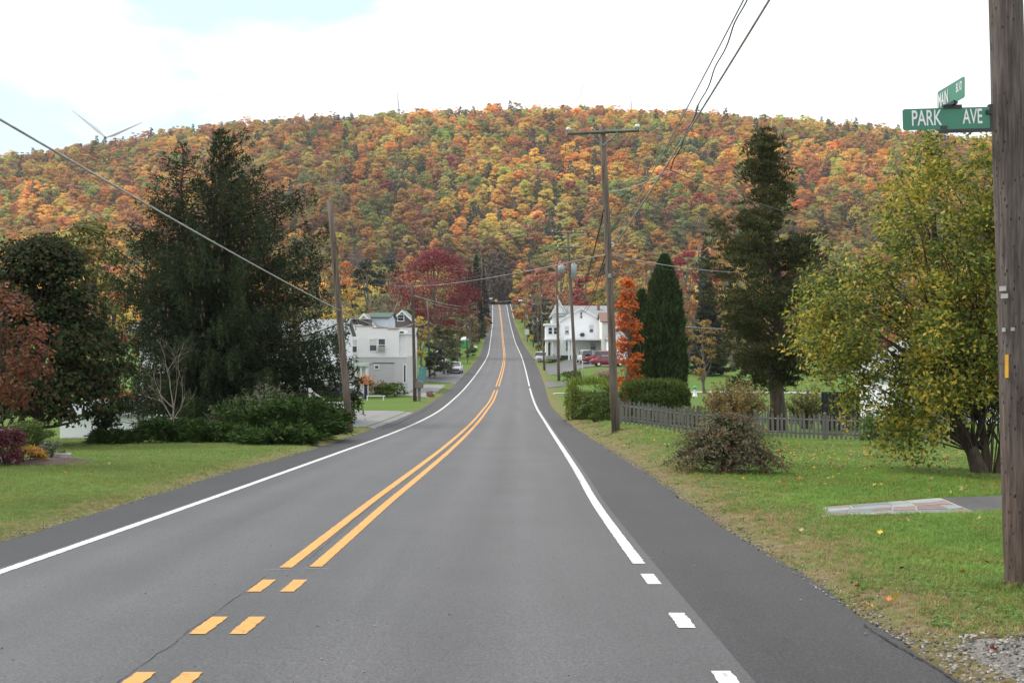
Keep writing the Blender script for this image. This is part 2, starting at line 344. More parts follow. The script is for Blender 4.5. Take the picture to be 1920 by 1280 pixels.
def build_ground():
    ds = np.concatenate([np.arange(-20, 60, 0.5), np.arange(60, 140, 1.5), np.arange(140, 560, 5), np.arange(560, 1100, 12), np.arange(1100, 2600, 60)])
    off = np.array([0, 0.02, 0.08, 0.2, 0.35, 0.5, 0.8, 1.2, 1.8, 2.6, 3.6, 5, 7, 9.5, 12.5, 16, 20, 25, 31, 38, 46, 56, 70, 90, 115, 145, 180, 220, 265, 315, 370, 430, 500, 600, 800, 1100])
    cols = []
    dd = np.clip(ds, -30, 899)
    for o in off[::-1]: cols.append(fEL(dd)-o)
    for f in (0.25, 0.5, 0.75): cols.append(fEL(dd)*(1-f)+fER(dd)*f)
    for o in off: cols.append(fER(dd)+o)
    X = np.stack(cols, 1); D = np.repeat(ds[:, None], X.shape[1], 1)
    Z = ground(X, D)
    nr, nc = X.shape
    V = np.stack([X, D, Z], -1).reshape(-1, 3)
    i = np.arange(nr-1)[:, None]; j = np.arange(nc-1)[None]
    q = np.stack([i*nc+j, i*nc+j+1, (i+1)*nc+j+1, (i+1)*nc+j], -1).reshape(-1, 4)
    mb = MB().add(V, q); me = mb.mesh('ground', True); me.materials.append(ground_material())
    u = np.maximum(fEL(np.clip(D, -30, 899))-X, X-fER(np.clip(D, -30, 899)))
    right = X > 0
    e = np.where(right, 1-sstep(0.15, 2.3, u), 1-sstep(0.05, 1.1, u)) * np.where(right, 0.9, 0.75)
    e = np.where(D < 60, e, e*0.8)
    a = me.attributes.new('edge', 'FLOAT', 'POINT'); a.data.foreach_set('value', e.ravel().astype(np.float32))
    wd = np.maximum(sstep(430, 520, D), sstep(300, 380, D)*sstep(20, 50, u))
    a = me.attributes.new('wood', 'FLOAT', 'POINT'); a.data.foreach_set('value', wd.ravel().astype(np.float32))
    o = link('ground', me); struct(o); tag(o, 'grass lawns, verges and leaf-strewn hillside', None); return o
build_ground()

def asphalt(name, ca, cb, cc, sheen=0.45, tracks=False):
    m, nt, n, l, b = nodes(name)
    b.inputs['Roughness'].default_value = 0.55; b.inputs['Specular IOR Level'].default_value = sheen
    uv = n.new('ShaderNodeUVMap'); uv.uv_map = 'lane'
    mpn = n.new('ShaderNodeMapping'); mpn.inputs['Scale'].default_value = (1.0, 0.045, 1); l.new(uv.outputs[0], mpn.inputs[0])
    a = n.new('ShaderNodeTexNoise'); a.inputs['Scale'].default_value = 1.5; a.inputs['Detail'].default_value = 6; a.inputs['Roughness'].default_value = 0.55; l.new(mpn.outputs[0], a.inputs[0])
    t = n.new('ShaderNodeTexCoord')
    f = n.new('ShaderNodeTexNoise'); f.inputs['Scale'].default_value = 48; f.inputs['Detail'].default_value = 6; f.inputs['Roughness'].default_value = 0.8; l.new(t.outputs['Object'], f.inputs[0])
    p = n.new('ShaderNodeTexNoise'); p.inputs['Scale'].default_value = 0.5; p.inputs['Detail'].default_value = 7; l.new(t.outputs['Object'], p.inputs[0])
    r = n.new('ShaderNodeValToRGB'); e = r.color_ramp.elements; e[0].position = 0.32; e[1].position = 0.68; e[0].color = (*ca, 1); e[1].color = (*cb, 1)
    av = n.new('ShaderNodeMath'); av.operation = 'MULTIPLY_ADD'; av.inputs[1].default_value = 0.6; l.new(a.outputs[0], av.inputs[0])
    pv = n.new('ShaderNodeMath'); pv.operation = 'MULTIPLY'; pv.inputs[1].default_value = 0.4; l.new(p.outputs[0], pv.inputs[0]); l.new(pv.outputs[0], av.inputs[2])
    l.new(av.outputs[0], r.inputs[0])
    r2 = n.new('ShaderNodeValToRGB'); e2 = r2.color_ramp.elements; e2[0].position = 0.41; e2[1].position = 0.60; e2[0].color = (0.48, 0.48, 0.48, 1); e2[1].color = (1.6, 1.6, 1.62, 1)
    l.new(f.outputs[0], r2.inputs[0])
    mm = n.new('ShaderNodeMix'); mm.data_type = 'RGBA'; mm.blend_type = 'MULTIPLY'; mm.inputs[0].default_value = 1.0; l.new(r.outputs[0], mm.inputs[6]); l.new(r2.outputs[0], mm.inputs[7])
    # sparse pale stone chips
    vo = n.new('ShaderNodeTexVoronoi'); vo.inputs['Scale'].default_value = 55; l.new(t.outputs['Object'], vo.inputs['Vector'])
    lt = n.new('ShaderNodeMath'); lt.operation = 'LESS_THAN'; lt.inputs[1].default_value = 0.17; l.new(vo.outputs['Distance'], lt.inputs[0])
    mc = n.new('ShaderNodeMath'); mc.operation = 'MULTIPLY'; mc.inputs[1].default_value = 0.35; l.new(lt.outputs[0], mc.inputs[0])
    m2 = n.new('ShaderNodeMix'); m2.data_type = 'RGBA'; l.new(mc.outputs[0], m2.inputs[0]); l.new(mm.outputs[2], m2.inputs[6]); m2.inputs[7].default_value = (*cc, 1)
    fin = m2.outputs[2]
    if tracks:                                            # polished wheel paths and darker drip line, along the lanes
        su = n.new('ShaderNodeSeparateXYZ'); l.new(uv.outputs[0], su.inputs[0])
        wb = n.new('ShaderNodeMath'); wb.operation = 'MULTIPLY_ADD'; wb.inputs[1].default_value = 0.5; l.new(a.outputs[0], wb.inputs[0]); l.new(su.outputs[0], wb.inputs[2])
        tr_ = n.new('ShaderNodeMapRange'); tr_.inputs[1].default_value = -3.0; tr_.inputs[2].default_value = 3.6; l.new(wb.outputs[0], tr_.inputs[0])
        rr = n.new('ShaderNodeValToRGB'); e3 = rr.color_ramp.elements; pts = [(0.0, 0.86), (0.10, 0.95), (0.17, 1.14), (0.25, 0.90), (0.33, 1.12), (0.44, 0.96), (0.49, 0.88), (0.58, 0.98), (0.66, 1.15), (0.75, 0.88), (0.84, 1.12), (0.93, 0.95), (1.0, 0.85)]
        while len(e3) < len(pts): e3.new(0.5)
        for i_, (p_, v_) in enumerate(pts): e3[i_].position = p_; e3[i_].color = (v_, v_, v_, 1)
        l.new(tr_.outputs[0], rr.inputs[0]); m3 = n.new('ShaderNodeMix'); m3.data_type = 'RGBA'; m3.blend_type = 'MULTIPLY'; m3.inputs[0].default_value = 1.0; l.new(fin, m3.inputs[6]); l.new(rr.outputs[0], m3.inputs[7]); fin = m3.outputs[2]
    l.new(fin, b.inputs['Base Color'])
    bp = n.new('ShaderNodeBump'); bp.inputs['Strength'].default_value = 0.5; bp.inputs['Distance'].default_value = 0.006; l.new(f.outputs[0], bp.inputs['Height']); l.new(bp.outputs[0], b.inputs['Normal'])
    return m
M_ROAD = asphalt('road_asphalt', (0.044, 0.0435, 0.046), (0.070, 0.069, 0.073), (0.26, 0.25, 0.24), 0.55, tracks=True)
M_SHOULDER = asphalt('shoulder_asphalt', (0.027, 0.0265, 0.028), (0.044, 0.043, 0.046), (0.2, 0.2, 0.2), 0.24)
M_DRIVE = asphalt('old_drive_asphalt', (0.12, 0.115, 0.11), (0.20, 0.195, 0.19), (0.34, 0.33, 0.31))
M_DRIVE2 = asphalt('dark_drive_asphalt', (0.055, 0.054, 0.056), (0.085, 0.083, 0.085), (0.2, 0.2, 0.2))
ROADS = np.concatenate([np.arange(-15, 60, 0.5), np.arange(60, 140, 1.5), np.arange(140, 660, 4)])
def ribbon(name, fa, fb, ds, lift, material, na=6, wob=None, parent=None):
    """a sheet along the road between two lateral curves"""
    fr = np.linspace(0, 1, na+1)
    A, B = fa(ds), fb(ds)
    if wob is not None: A = A + wob[0]; B = B + wob[1]
    X = A[:, None]*(1-fr)+B[:, None]*fr; D = np.repeat(ds[:, None], na+1, 1); Z = zr(D)+lift
    V = np.stack([X, D, Z], -1).reshape(-1, 3); nc = na+1
    i = np.arange(len(ds)-1)[:, None]; j = np.arange(na)[None]
    q = np.stack([i*nc+j, i*nc+j+1, (i+1)*nc+j+1, (i+1)*nc+j], -1).reshape(-1, 4)
    me = MB().add(V, q).mesh(name, True); me.materials.append(material)
    uvl = me.uv_layers.new(name='lane'); idx = np.zeros(len(me.loops), np.int32); me.loops.foreach_get('vertex_index', idx)
    uvs = np.stack([(X-fXY(D)).ravel(), D.ravel()], 1)[idx]; uvl.data.foreach_set('uv', uvs.ravel().astype(np.float32))
    return link(name, me, parent)
wl_ = (vnoise(ROADS, ROADS*0, 1.1, 5)-0.5)*0.16*(ROADS < 70); wr_ = (vnoise(ROADS, ROADS*0, 0.9, 9)-0.5)*0.14*(ROADS < 70)
zero = np.zeros_like(ROADS)
road = ribbon('road', lambda d: fXL(d)-0.12, lambda d: fXR(d)+0.16, ROADS, 0.0, M_ROAD, 8); struct(road); tag(road, 'grey two-lane asphalt road dipping and climbing to a far crest', None)
s1 = ribbon('road_shoulder', fEL, lambda d: fXL(d)-0.12, ROADS, -0.006, M_SHOULDER, 3, (wl_, zero)); struct(s1)
s2 = ribbon('road_shoulder', lambda d: fXR(d)+0.16, fER, ROADS, -0.006, M_SHOULDER, 3, (zero, wr_)); struct(s2)
def paint(name, c, c2):
    m, nt, n, l, b = nodes(name); b.inputs['Roughness'].default_value = 0.65
    t = n.new('ShaderNodeTexCoord'); ns = n.new('ShaderNodeTexNoise'); ns.inputs['Scale'].default_value = 14; ns.inputs['Detail'].default_value = 10; ns.inputs['Roughness'].default_value = 0.75
    l.new(t.outputs['Object'], ns.inputs[0])
    r = n.new('ShaderNodeValToRGB'); e = r.color_ramp.elements; e[0].position = 0.34; e[1].position = 0.46; e[0].color = (*c2, 1); e[1].color = (*c, 1)
    l.new(ns.outputs[0], r.inputs[0]); l.new(r.outputs[0], b.inputs['Base Color']); return m
M_YEL = paint('yellow_road_paint', (0.56, 0.265, 0.060), (0.20, 0.12, 0.06)); M_WHT = paint('white_road_paint', (0.54, 0.54, 0.54), (0.20, 0.20, 0.20))
LW = 0.125
def line(name, f, d0, d1, c, label, w=LW):
    ds = np.concatenate([np.arange(max(d0, 5.5), min(d1, 30), 0.04) if d0 < 30 else [], ROADS[(ROADS > max(d0, 30 if d0 < 30 else d0)) & (ROADS < d1)]]); ds = np.unique(np.concatenate([[d0], ds, [d1]]))
    jr = np.random.default_rng(int(abs(d0)*10)); ja, jb = [jr.normal(size=len(ds))*0.0035*(ds < 40) for _ in (0, 1)]        # ragged sprayed edges
    o = ribbon(name, lambda d: f(d)-w/2*(1+d/900), lambda d: f(d)+w/2*(1+d/900), ds, 0.005, c, 1, (ja, jb)); struct(o); tag(o, label, None); return o
yl = lambda d: fXY(d)-0.145
yr = lambda d: fXY(d)+0.145
line('center_line', yl, 11.42, 113, M_YEL, 'left strip of the near double yellow center line'); line('center_line', yr, 11.48, 113, M_YEL, 'right strip of the near double yellow center line')
line('center_line', yl, 121, 640, M_YEL, 'left strip of the far double yellow center line'); line('center_line', yr, 121, 640, M_YEL, 'right strip of the far double yellow center line')
line('edge_line', fXL, -10, 640, M_WHT, 'white edge line along the left side of the road')
line('edge_line', fXR, 11.68, 117, M_WHT, 'near white edge line on the right side'); line('edge_line', fXR, 121.5, 640, M_WHT, 'far white edge line on the right side')
def d_at(py):        # distance at which the road surface shows at photograph row py
    ds = np.arange(4, 60, 0.01); return float(ds[np.argmin(np.abs(640-zr(ds)/ds*F-py))])
for k, (a, b_) in enumerate([(1109, 1087), (1188.5, 1156.5), (1302, 1260)]):
    for f, sd in ((yl, 'left'), (yr, 'right')):
        line('center_dash', f, d_at(a), d_at(b_), M_YEL, '%s yellow dash, %s pair before the solid center line' % (sd, ['first', 'second', 'third'][k]))
for k, (a, b_) in enumerate([(1095, 1076), (1177, 1149), (1300, 1258)]):
    line('edge_dash', fXR, d_at(a), d_at(b_), M_WHT, 'white dash, %s before the solid right edge line' % ['first', 'second', 'third'][k])

# ------------------------------------------------------------------ instancing for uncountable stuff (grass, gravel, the far wood)
def proto_collection(name, objs):
    c = bpy.data.collections.new(name)
    for o in objs: c.objects.link(o)
    return c
def scatter(name, protos, pts, scale, rotz, idx, tint, label, cat, tilt=None):
    me = bpy.data.meshes.new(name); n = len(pts)
    me.vertices.add(n); me.vertices.foreach_set('co', np.asarray(pts, np.float32).ravel())
    def fa(nm, v, ty='FLOAT', key='value'):
        a = me.attributes.new(nm, ty, 'POINT'); a.data.foreach_set(key, np.asarray(v).ravel())
    sc = np.asarray(scale, np.float32)
    if sc.ndim == 1: sc = np.repeat(sc[:, None], 3, 1)
    fa('s', sc, 'FLOAT_VECTOR', 'vector')
    rot = np.zeros((n, 3), np.float32); rot[:, 2] = rotz
    if tilt is not None: rot[:, :2] = tilt
    fa('r', rot, 'FLOAT_VECTOR', 'vector'); fa('k', np.asarray(idx, np.int32), 'INT')
    fa('tint', np.concatenate([np.asarray(tint, np.float32), np.ones((n, 1), np.float32)], 1), 'FLOAT_COLOR', 'color')
    o = link(name, me)
    g = bpy.data.node_groups.new(name, 'GeometryNodeTree')
    g.interface.new_socket('Geometry', in_out='INPUT', socket_type='NodeSocketGeometry'); g.interface.new_socket('Geometry', in_out='OUTPUT', socket_type='NodeSocketGeometry')
    N, L = g.nodes, g.links
    gi, go = N.new('NodeGroupInput'), N.new('NodeGroupOutput'); mp_ = N.new('GeometryNodeMeshToPoints'); ip = N.new('GeometryNodeInstanceOnPoints')
    ci = N.new('GeometryNodeCollectionInfo'); ci.inputs['Collection'].default_value = protos; ci.inputs['Separate Children'].default_value = True; ci.inputs['Reset Children'].default_value = True
    def na(nm, ty):
        a = N.new('GeometryNodeInputNamedAttribute'); a.data_type = ty; a.inputs[0].default_value = nm
        return [s for s in a.outputs if s.enabled][0]
    L.new(gi.outputs[0], mp_.inputs['Mesh']); L.new(mp_.outputs[0], ip.inputs['Points']); L.new(ci.outputs[0], ip.inputs['Instance'])
    ip.inputs['Pick Instance'].default_value = True
    L.new(na('k', 'INT'), ip.inputs['Instance Index']); L.new(na('s', 'FLOAT_VECTOR'), ip.inputs['Scale'])
    er = N.new('FunctionNodeEulerToRotation'); L.new(na('r', 'FLOAT_VECTOR'), er.inputs[0]); L.new(er.outputs[0], ip.inputs['Rotation'])
    L.new(ip.outputs[0], go.inputs[0])
    md = o.modifiers.new('scatter', 'NODES'); md.node_group = g
    tag(o, label, cat, kind='stuff'); return o

# ------------------------------------------------------------------ tree builders
def unit(v): return v/(np.linalg.norm(v, axis=-1, keepdims=True)+1e-9)
def crown_points(rng, rx, ry, z0, z1, n_cl, per, rc, prof=None, shell=0.45, droop=0.0):
    """leaf positions and facings, clump by clump; prof(t) = relative radius at height t in 0..1"""
    prof = prof or (lambda t: np.sqrt(np.clip(1-(2*t-0.95)**2, 0.03, 1)))
    C, N, cen, SNl = [], [], [], []
    for _ in range(n_cl):
        t = rng.random()**0.85; a = rng.random()*2*math.pi; r = (shell+(1-shell)*math.sqrt(rng.random()))*float(prof(t))
        c = np.array([math.cos(a)*rx*r, math.sin(a)*ry*r, z0+(z1-z0)*t]); cen.append(c)
        R = rc*(0.65+0.7*rng.random())
        k = int(per*(0.6+0.8*rng.random()))
        dv = unit(rng.normal(size=(k, 3))); dv[:, 2] = np.where(dv[:, 2] < -0.25, -dv[:, 2]*0.6, dv[:, 2])
        rad = R*(0.55+0.5*rng.random(k))[:, None]
        p = c + dv*rad*np.array([1, 1, 0.72]) - np.array([0, 0, 1])*droop*(rng.random(k)[:, None])
        SNl.append(dv); C.append(p); N.append(unit(dv+0.9*rng.normal(size=(k, 3))*0.6+np.array([0, 0, 0.35])))
    C = np.vstack(C); N = np.vstack(N)
    mid = np.array([0, 0, z0+(z1-z0)*0.3])
    crown_points.SN = unit(0.55*unit(C-mid)+0.65*np.vstack(SNl)+0.45*N)
    return C, N, np.array(cen)
def limb(mb, a, b, r0, r1, rng, bend=0.12, sides=5, n=5):
    a, b = np.array(a, float), np.array(b, float); t = np.linspace(0, 1, n)[:, None]
    L = np.linalg.norm(b-a); off = rng.normal(size=3)*bend*L
    p = a*(1-t)+b*t + off*(4*t*(1-t))*0.5 + np.array([0, 0, 1])*L*0.06*(np.sin(t*math.pi))
    mb.tube(p, np.linspace(r0, r1, n), sides, False)
def trunk(mb, h, r, rng, lean=(0, 0), n=7, sides=8, z0=-0.3, flare=1.35):
    t = np.linspace(0, 1, n); w = np.cumsum(rng.normal(size=(n, 2))*0.015*h, 0); w[0] = 0
    p = np.column_stack([lean[0]*h*t+w[:, 0], lean[1]*h*t+w[:, 1], z0+(h-z0)*t])
    rr = r*(1-0.72*t); rr[0] *= flare
    mb.tube(p, rr, sides, True); return p
def broadleaf_mesh(seed, h, rx, ry=None, z0f=0.28, n_cl=26, per=60, leaf=0.16, rc=None, tr=None, aspect=0.55, prof=None, shell=0.45, limbs=14, droop=0.0, lean=(0, 0), stems=1):
    rng = np.random.default_rng(seed); ry = ry or rx; rc = rc or 0.36*min(rx, ry)
    C, N, cen = crown_points(rng, rx, ry, h*z0f+rc*0.6, h-rc*0.75, n_cl, per, rc, prof, shell, droop)
    cr_ = MB().cards(C, N, leaf*(0.7+0.6*rng.random(len(C))), aspect, rng, SN=crown_points.SN)
    tk = MB(); tr = tr or h*0.022
    for s_ in range(stems):
        ln = lean if stems == 1 else (lean[0]+rng.normal()*0.10, lean[1]+rng.normal()*0.10)
        p = trunk(tk, h*0.82, tr*(1 if stems == 1 else 0.75), rng, ln)
    for c in cen[rng.permutation(len(cen))[:limbs]]:
        f = np.clip((c[2]/h-0.16)*rng.uniform(0.55, 0.95), 0.12, 0.75)/0.82
        q = p[0]+(p[-1]-p[0])*f; i = int(np.clip(f*6, 0, 5)); u_ = f*6-i; q = p[i]*(1-u_)+p[i+1]*u_
        limb(tk, q, c, tr*0.42*(1-0.5*f), tr*0.08, rng)
    return tk, cr_
def place_tree(name, label, cat, x, d, tk, cr_, mt, mc, group=None, rz=0.0, z=None):
    o = thing(name, label, cat, (x, d, gz(x, d) if z is None else z), rz, group)
    tk.build('trunk', mt, o, True); cr_.build('crown', mc, o)
    return o
def conifer_mesh(seed, h, r, n_br=160, per=40, tw=0.45, tww=0.06, hang=0.6, z0=0.06, pw=0.9, tr=None, irregular=0.25, up=0.0, sides=8, tops=None):
    """whorled boughs, each hung with twigs; hang 0 = along the bough, 1 = pendulous"""
    rng = np.random.default_rng(seed); tk = MB(); fo = MB(); tr = tr or h*0.02
    trunk(tk, h*0.97, tr, rng, n=8, sides=sides)
    Pp, Dd, Ll = [], [], []
    for k in range(n_br):
        t = z0+(1-z0)*(k+rng.random())/n_br; z = h*t
        R = r*((1-t)**pw)*(1-irregular+2*irregular*rng.random())+0.12
        a = k*2.39996+rng.normal()*0.3; ca, sa = math.cos(a), math.sin(a)
        m_ = 7; s_ = np.linspace(0, 1, m_)
        sag = R*(0.30-0.42*t-up)
        zz = z - sag*s_**1.2*1.3 + 0.16*R*s_**3
        br = np.column_stack([ca*R*s_, sa*R*s_, zz])
        if R > 0.5: tk.tube(br[:6], np.linspace(tr*0.28*(1-t)+0.012, 0.006, 6), 4, False)
        n_ = max(6, int(per*(0.35+R/r)))
        u_ = np.sqrt(rng.random(n_))*1.0; idx = np.clip((u_*(m_-1)).astype(int), 0, m_-2); f = (u_*(m_-1)-idx)[:, None]
        b0 = br[idx]*(1-f)+br[idx+1]*f
        side = np.array([-sa, ca, 0])[None]*rng.normal(size=(n_, 1))*(0.10+0.20*R*(1-0.5*u_[:, None]))
        Pp.append(b0+side); dirn = unit(br[idx+1]-br[idx])
        v = dirn*(1-hang)+np.array([0, 0, -1])*hang + rng.normal(size=(n_, 3))*0.28 + side*0.8
        Dd.append(v); Ll.append(tw*(0.5+0.9*rng.random(n_))*(0.45+0.55*min(1, R/r*1.6)))
    Pp, Dd, Ll = np.vstack(Pp), np.vstack(Dd), np.concatenate(Ll)
    SN = unit(unit(Pp-np.array([0, 0, h*0.35]))*0.6+np.array([0, 0, 0.25])+0.7*rng.normal(size=Pp.shape))
    fo.strips(Pp, Dd, Ll, tww*(0.7+0.6*rng.random(len(Pp))), rng, SN=SN)
    return tk, fo
def bare_mesh(seed, h, spread, r=None, depth=4, kids=3, sides=4):
    rng = np.random.default_rng(seed); tk = MB(); r = r or h*0.018
    def grow(p, dv, L, rad, k):
        n = 4; pts = [p]
        for _ in range(n):
            dv = unit(dv+rng.normal(size=3)*0.14+np.array([0, 0, 0.05])); pts.append(pts[-1]+dv*L/n)
        tk.tube(pts, np.linspace(rad, rad*0.55, n+1), sides if k < 2 else 3, False)
        if k >= depth: return
        for _ in range(kids+(k == 0)*2):
            f = rng.integers(2, n+1); a = unit(dv+unit(rng.normal(size=3))*spread)
            grow(pts[f], a, L*rng.uniform(0.5, 0.75), rad*0.5, k+1)
    grow(np.array([0, 0, -0.2]), np.array([0, 0, 1.0]), h*0.42, r, 0)
    return tk

# ------------------------------------------------------------------ the wooded ridge: 300 nearest trees one by one, the rest as one wood
M_HILL = leafmat('hillside_leaves', [(0.74, 0.72, 0.70), (0.98, 0.98, 0.96), (1.2, 1.2, 1.15)], trans=0.3, tint=True)
M_HTRUNK = mat('hillside_bark', (0.16, 0.14, 0.13), (0.09, 0.08, 0.075), 0.95, 3)
def forest():
    raw, prot_tk, prot_cr = [], [], []
    for k in range(7):
        h = [13, 15, 12, 16, 14, 11, 15][k]; rx = [4.6, 4.2, 5.0, 4.8, 3.9, 4.3, 5.2][k]
        tk, c = broadleaf_mesh(900+k, h, rx, n_cl=34, per=56, leaf=0.36, rc=1.5, z0f=0.10, prof=lambda t: np.sqrt(np.clip(1-(1.25*t-0.32)**2, 0.04, 1)), limbs=6, aspect=0.7, shell=0.5)
        prot_tk.append(tk.mesh('hill_trunk')); prot_cr.append(c.mesh('hill_crown')); raw.append((tk, c))
    for k in range(2):
        tk, c = conifer_mesh(940+k, 16+2*k, 3.6, n_br=46, per=13, tw=1.5, tww=0.34, hang=0.25, sides=5)
        prot_tk.append(tk.mesh('hill_trunk')); prot_cr.append(c.mesh('hill_crown')); raw.append((tk, c))
    # thin, nearly bare crowns
    for k in range(2):
        rng = np.random.default_rng(960+k); tk = bare_mesh(960+k, 15, 0.75, 0.2, 3, 3, 4)
        C, N, cen = crown_points(rng, 3.4, 3.4, 5, 13.5, 16, 12, 1.5); c = MB().cards(C, N, 0.34, 0.6, rng, SN=crown_points.SN)
        prot_tk.append(tk.mesh('hill_trunk')); prot_cr.append(c.mesh('hill_crown')); raw.append((tk, c))
    for a, b in zip(prot_tk, prot_cr): a.materials.append(M_HTRUNK); b.materials.append(M_HILL)
    objs = []
    for k, (a, b) in enumerate(zip(prot_tk, prot_cr)):      # joined copies for the far wood
        mb = MB()
        for src, mi in ((raw[k][0], 0), (raw[k][1], 1)):
            mb.add(np.vstack(src.v), np.vstack(src.q), np.vstack(src.t) if src.t else None, m=mi, nv=np.vstack(src.nv))
        me = mb.mesh('hill_tree_%02d' % k); me.materials.append(M_HTRUNK); me.materials.append(M_HILL)
        objs.append(bpy.data.objects.new('hill_tree_%02d' % k, me))
    rng = np.random.default_rng(11)
    pts = []
    def grid(d0, d1, sp, keep):
        for d in np.arange(d0, d1, sp):
            wx = 0.47*d+30
            for x in np.arange(-wx, wx, sp):
                X = x+rng.uniform(-0.45, 0.45)*sp; D = d+rng.uniform(-0.45, 0.45)*sp
                if keep(X, D): pts.append((X, D))
    road_clear = lambda X, D: abs(X-float(fXY(min(D, 890)))) > 15
    grid(640, 1085, 7.6, lambda X, D: True); grid(585, 640, 5.6, lambda X, D: True)
    grid(430, 592, 8.5, lambda X, D: road_clear(X, D) and (abs(X+6) > 24 or D > 560))
    grid(300, 430, 10, lambda X, D: (X > 34+0.0*(D-300) or X < -44))
    pts = np.array(pts); X, D = pts[:, 0], pts[:, 1]; Z = ground(X, D)-0.3
    n = len(pts)
    px = 960+X/D*F; py = 640-Z/D*F
    hgt = np.clip((640-py-20)/400, 0, 1)                     # 0 at the foot, 1 at the ridge
    # species colour: orange, gold, yellow-green, olive, russet, crimson, pine, bare
    PAL = np.array([(0.56, 0.27, 0.065), (0.62, 0.40, 0.095), (0.44, 0.395, 0.11), (0.24, 0.265, 0.085), (0.40, 0.19, 0.09), (0.33, 0.085, 0.065), (0.065, 0.095, 0.07), (0.27, 0.205, 0.18)])
    n1 = vnoise(X, D, 60, 1); n2 = vnoise(X, D, 28, 2)
    w = np.zeros((n, 8))
    left = sstep(900, 100, px) if False else np.clip((700-px)/700, 0, 1)
    w[:, 0] = 0.14+0.25*left+0.55*np.clip(n1-0.25, 0, 1); w[:, 1] = 0.20+0.20*left+0.25*n2; w[:, 2] = 0.30*(1.2-hgt)+0.50*np.clip(0.75-n1, 0, 1)**1.2; w[:, 3] = 0.12+0.55*np.clip(0.7-n2, 0, 1)*(1-0.4*left)
    w[:, 4] = 0.12+0.24*hgt; w[:, 5] = 0.02+0.05*(hgt < 0.25); w[:, 6] = 0.05+0.12*(n2 > 0.72); w[:, 7] = 0.06+0.10*(n1 > 0.6)
    dark = (np.abs(px-932) < 42) & (D < 640)                 # shadowed wood where the road crests, its shade put into kinds and tint
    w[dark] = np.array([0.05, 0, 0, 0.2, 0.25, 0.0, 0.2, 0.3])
    w /= w.sum(1)[:, None]
    sp = (rng.random(n)[:, None] > np.cumsum(w, 1)).sum(1).clip(0, 7)
    idx = np.where(sp == 6, 7+rng.integers(0, 2, n), np.where(sp == 7, 9+rng.integers(0, 2, n), rng.integers(0, 7, n)))
    tint = PAL[sp]*(0.78+0.44*rng.random(n))[:, None]*(1+0.10*rng.normal(size=(n, 3))).clip(0.7, 1.3)
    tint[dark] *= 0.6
    drift = 0.66+0.70*vnoise(X, D, 85, 31); tint *= drift[:, None]
    sc = (0.70+0.62*rng.random(n)**1.5)*np.where(D < 600, 0.95, 1.0)*np.where(idx >= 9, 0.85, 1)
    rz = rng.random(n)*6.283
    vis = (px > 560) & (px < 1720) & (D > 300)
    order = np.argsort(np.where(vis, D, 1e9)); near = np.zeros(n, bool); near[order[:298]] = True
    KIND = [('orange', 'broadleaf_tree', 'orange broadleaf tree at the near edge of the hillside wood'), ('gold', 'broadleaf_tree', 'golden yellow tree at the near edge of the hillside wood'),
            ('yg', 'broadleaf_tree', 'pale yellow-green tree at the near edge of the hillside wood'), ('olive', 'broadleaf_tree', 'olive green broadleaf tree at the near edge of the hillside wood'),
            ('russet', 'broadleaf_tree', 'russet brown tree at the near edge of the hillside wood'), ('crimson', 'broadleaf_tree', 'crimson tree at the near edge of the hillside wood'),
            ('pine', 'evergreen_tree', 'dark evergreen tree at the near edge of the hillside wood'), ('bare', 'thinning_tree', 'nearly bare grey-brown tree at the near edge of the hillside wood')]
    ZONE = [(620, 'left of the leaning pole'), (700, 'above the flat-roofed building'), (760, 'left of the great red maple'), (890, 'over the great red maple'), (935, 'left of where the road crests'), (985, 'right of where the road crests'), (1060, 'above the roadside poles'), (1135, 'above the white house'), (1205, 'just right of the tall crossarm pole'), (1290, 'behind the arborvitae'), (1390, 'between arborvitae and cedar'), (1530, 'behind the cedar'), (1640, 'left in the yellowing tree\'s gaps'), (9999, 'right in the yellowing tree\'s gaps')]
    for i in np.nonzero(near)[0]:
        kd = KIND[sp[i]]; zn = next(t for lim, t in ZONE if px[i] < lim); adj = kd[2].split(' at the near')[0]
        o = thing(kd[1], '%s in the near wood, %s' % (adj, zn), 'tree', (X[i], D[i], Z[i]), rz[i], '%s %s' % (adj.replace(' tree', ' trees'), zn)); o.scale = (sc[i],)*3
        a = link('trunk', prot_tk[idx[i]], o); c = link('crown', prot_cr[idx[i]], o)
        c['tint'] = [float(v) for v in tint[i]]
    f = ~near
    scatter('hillside_wood', proto_collection('hill_protos', objs), np.column_stack([X, D, Z])[f], sc[f], rz[f], idx[f], tint[f], 'autumn wood of orange, gold and green trees covering the ridge', 'wood')
forest()

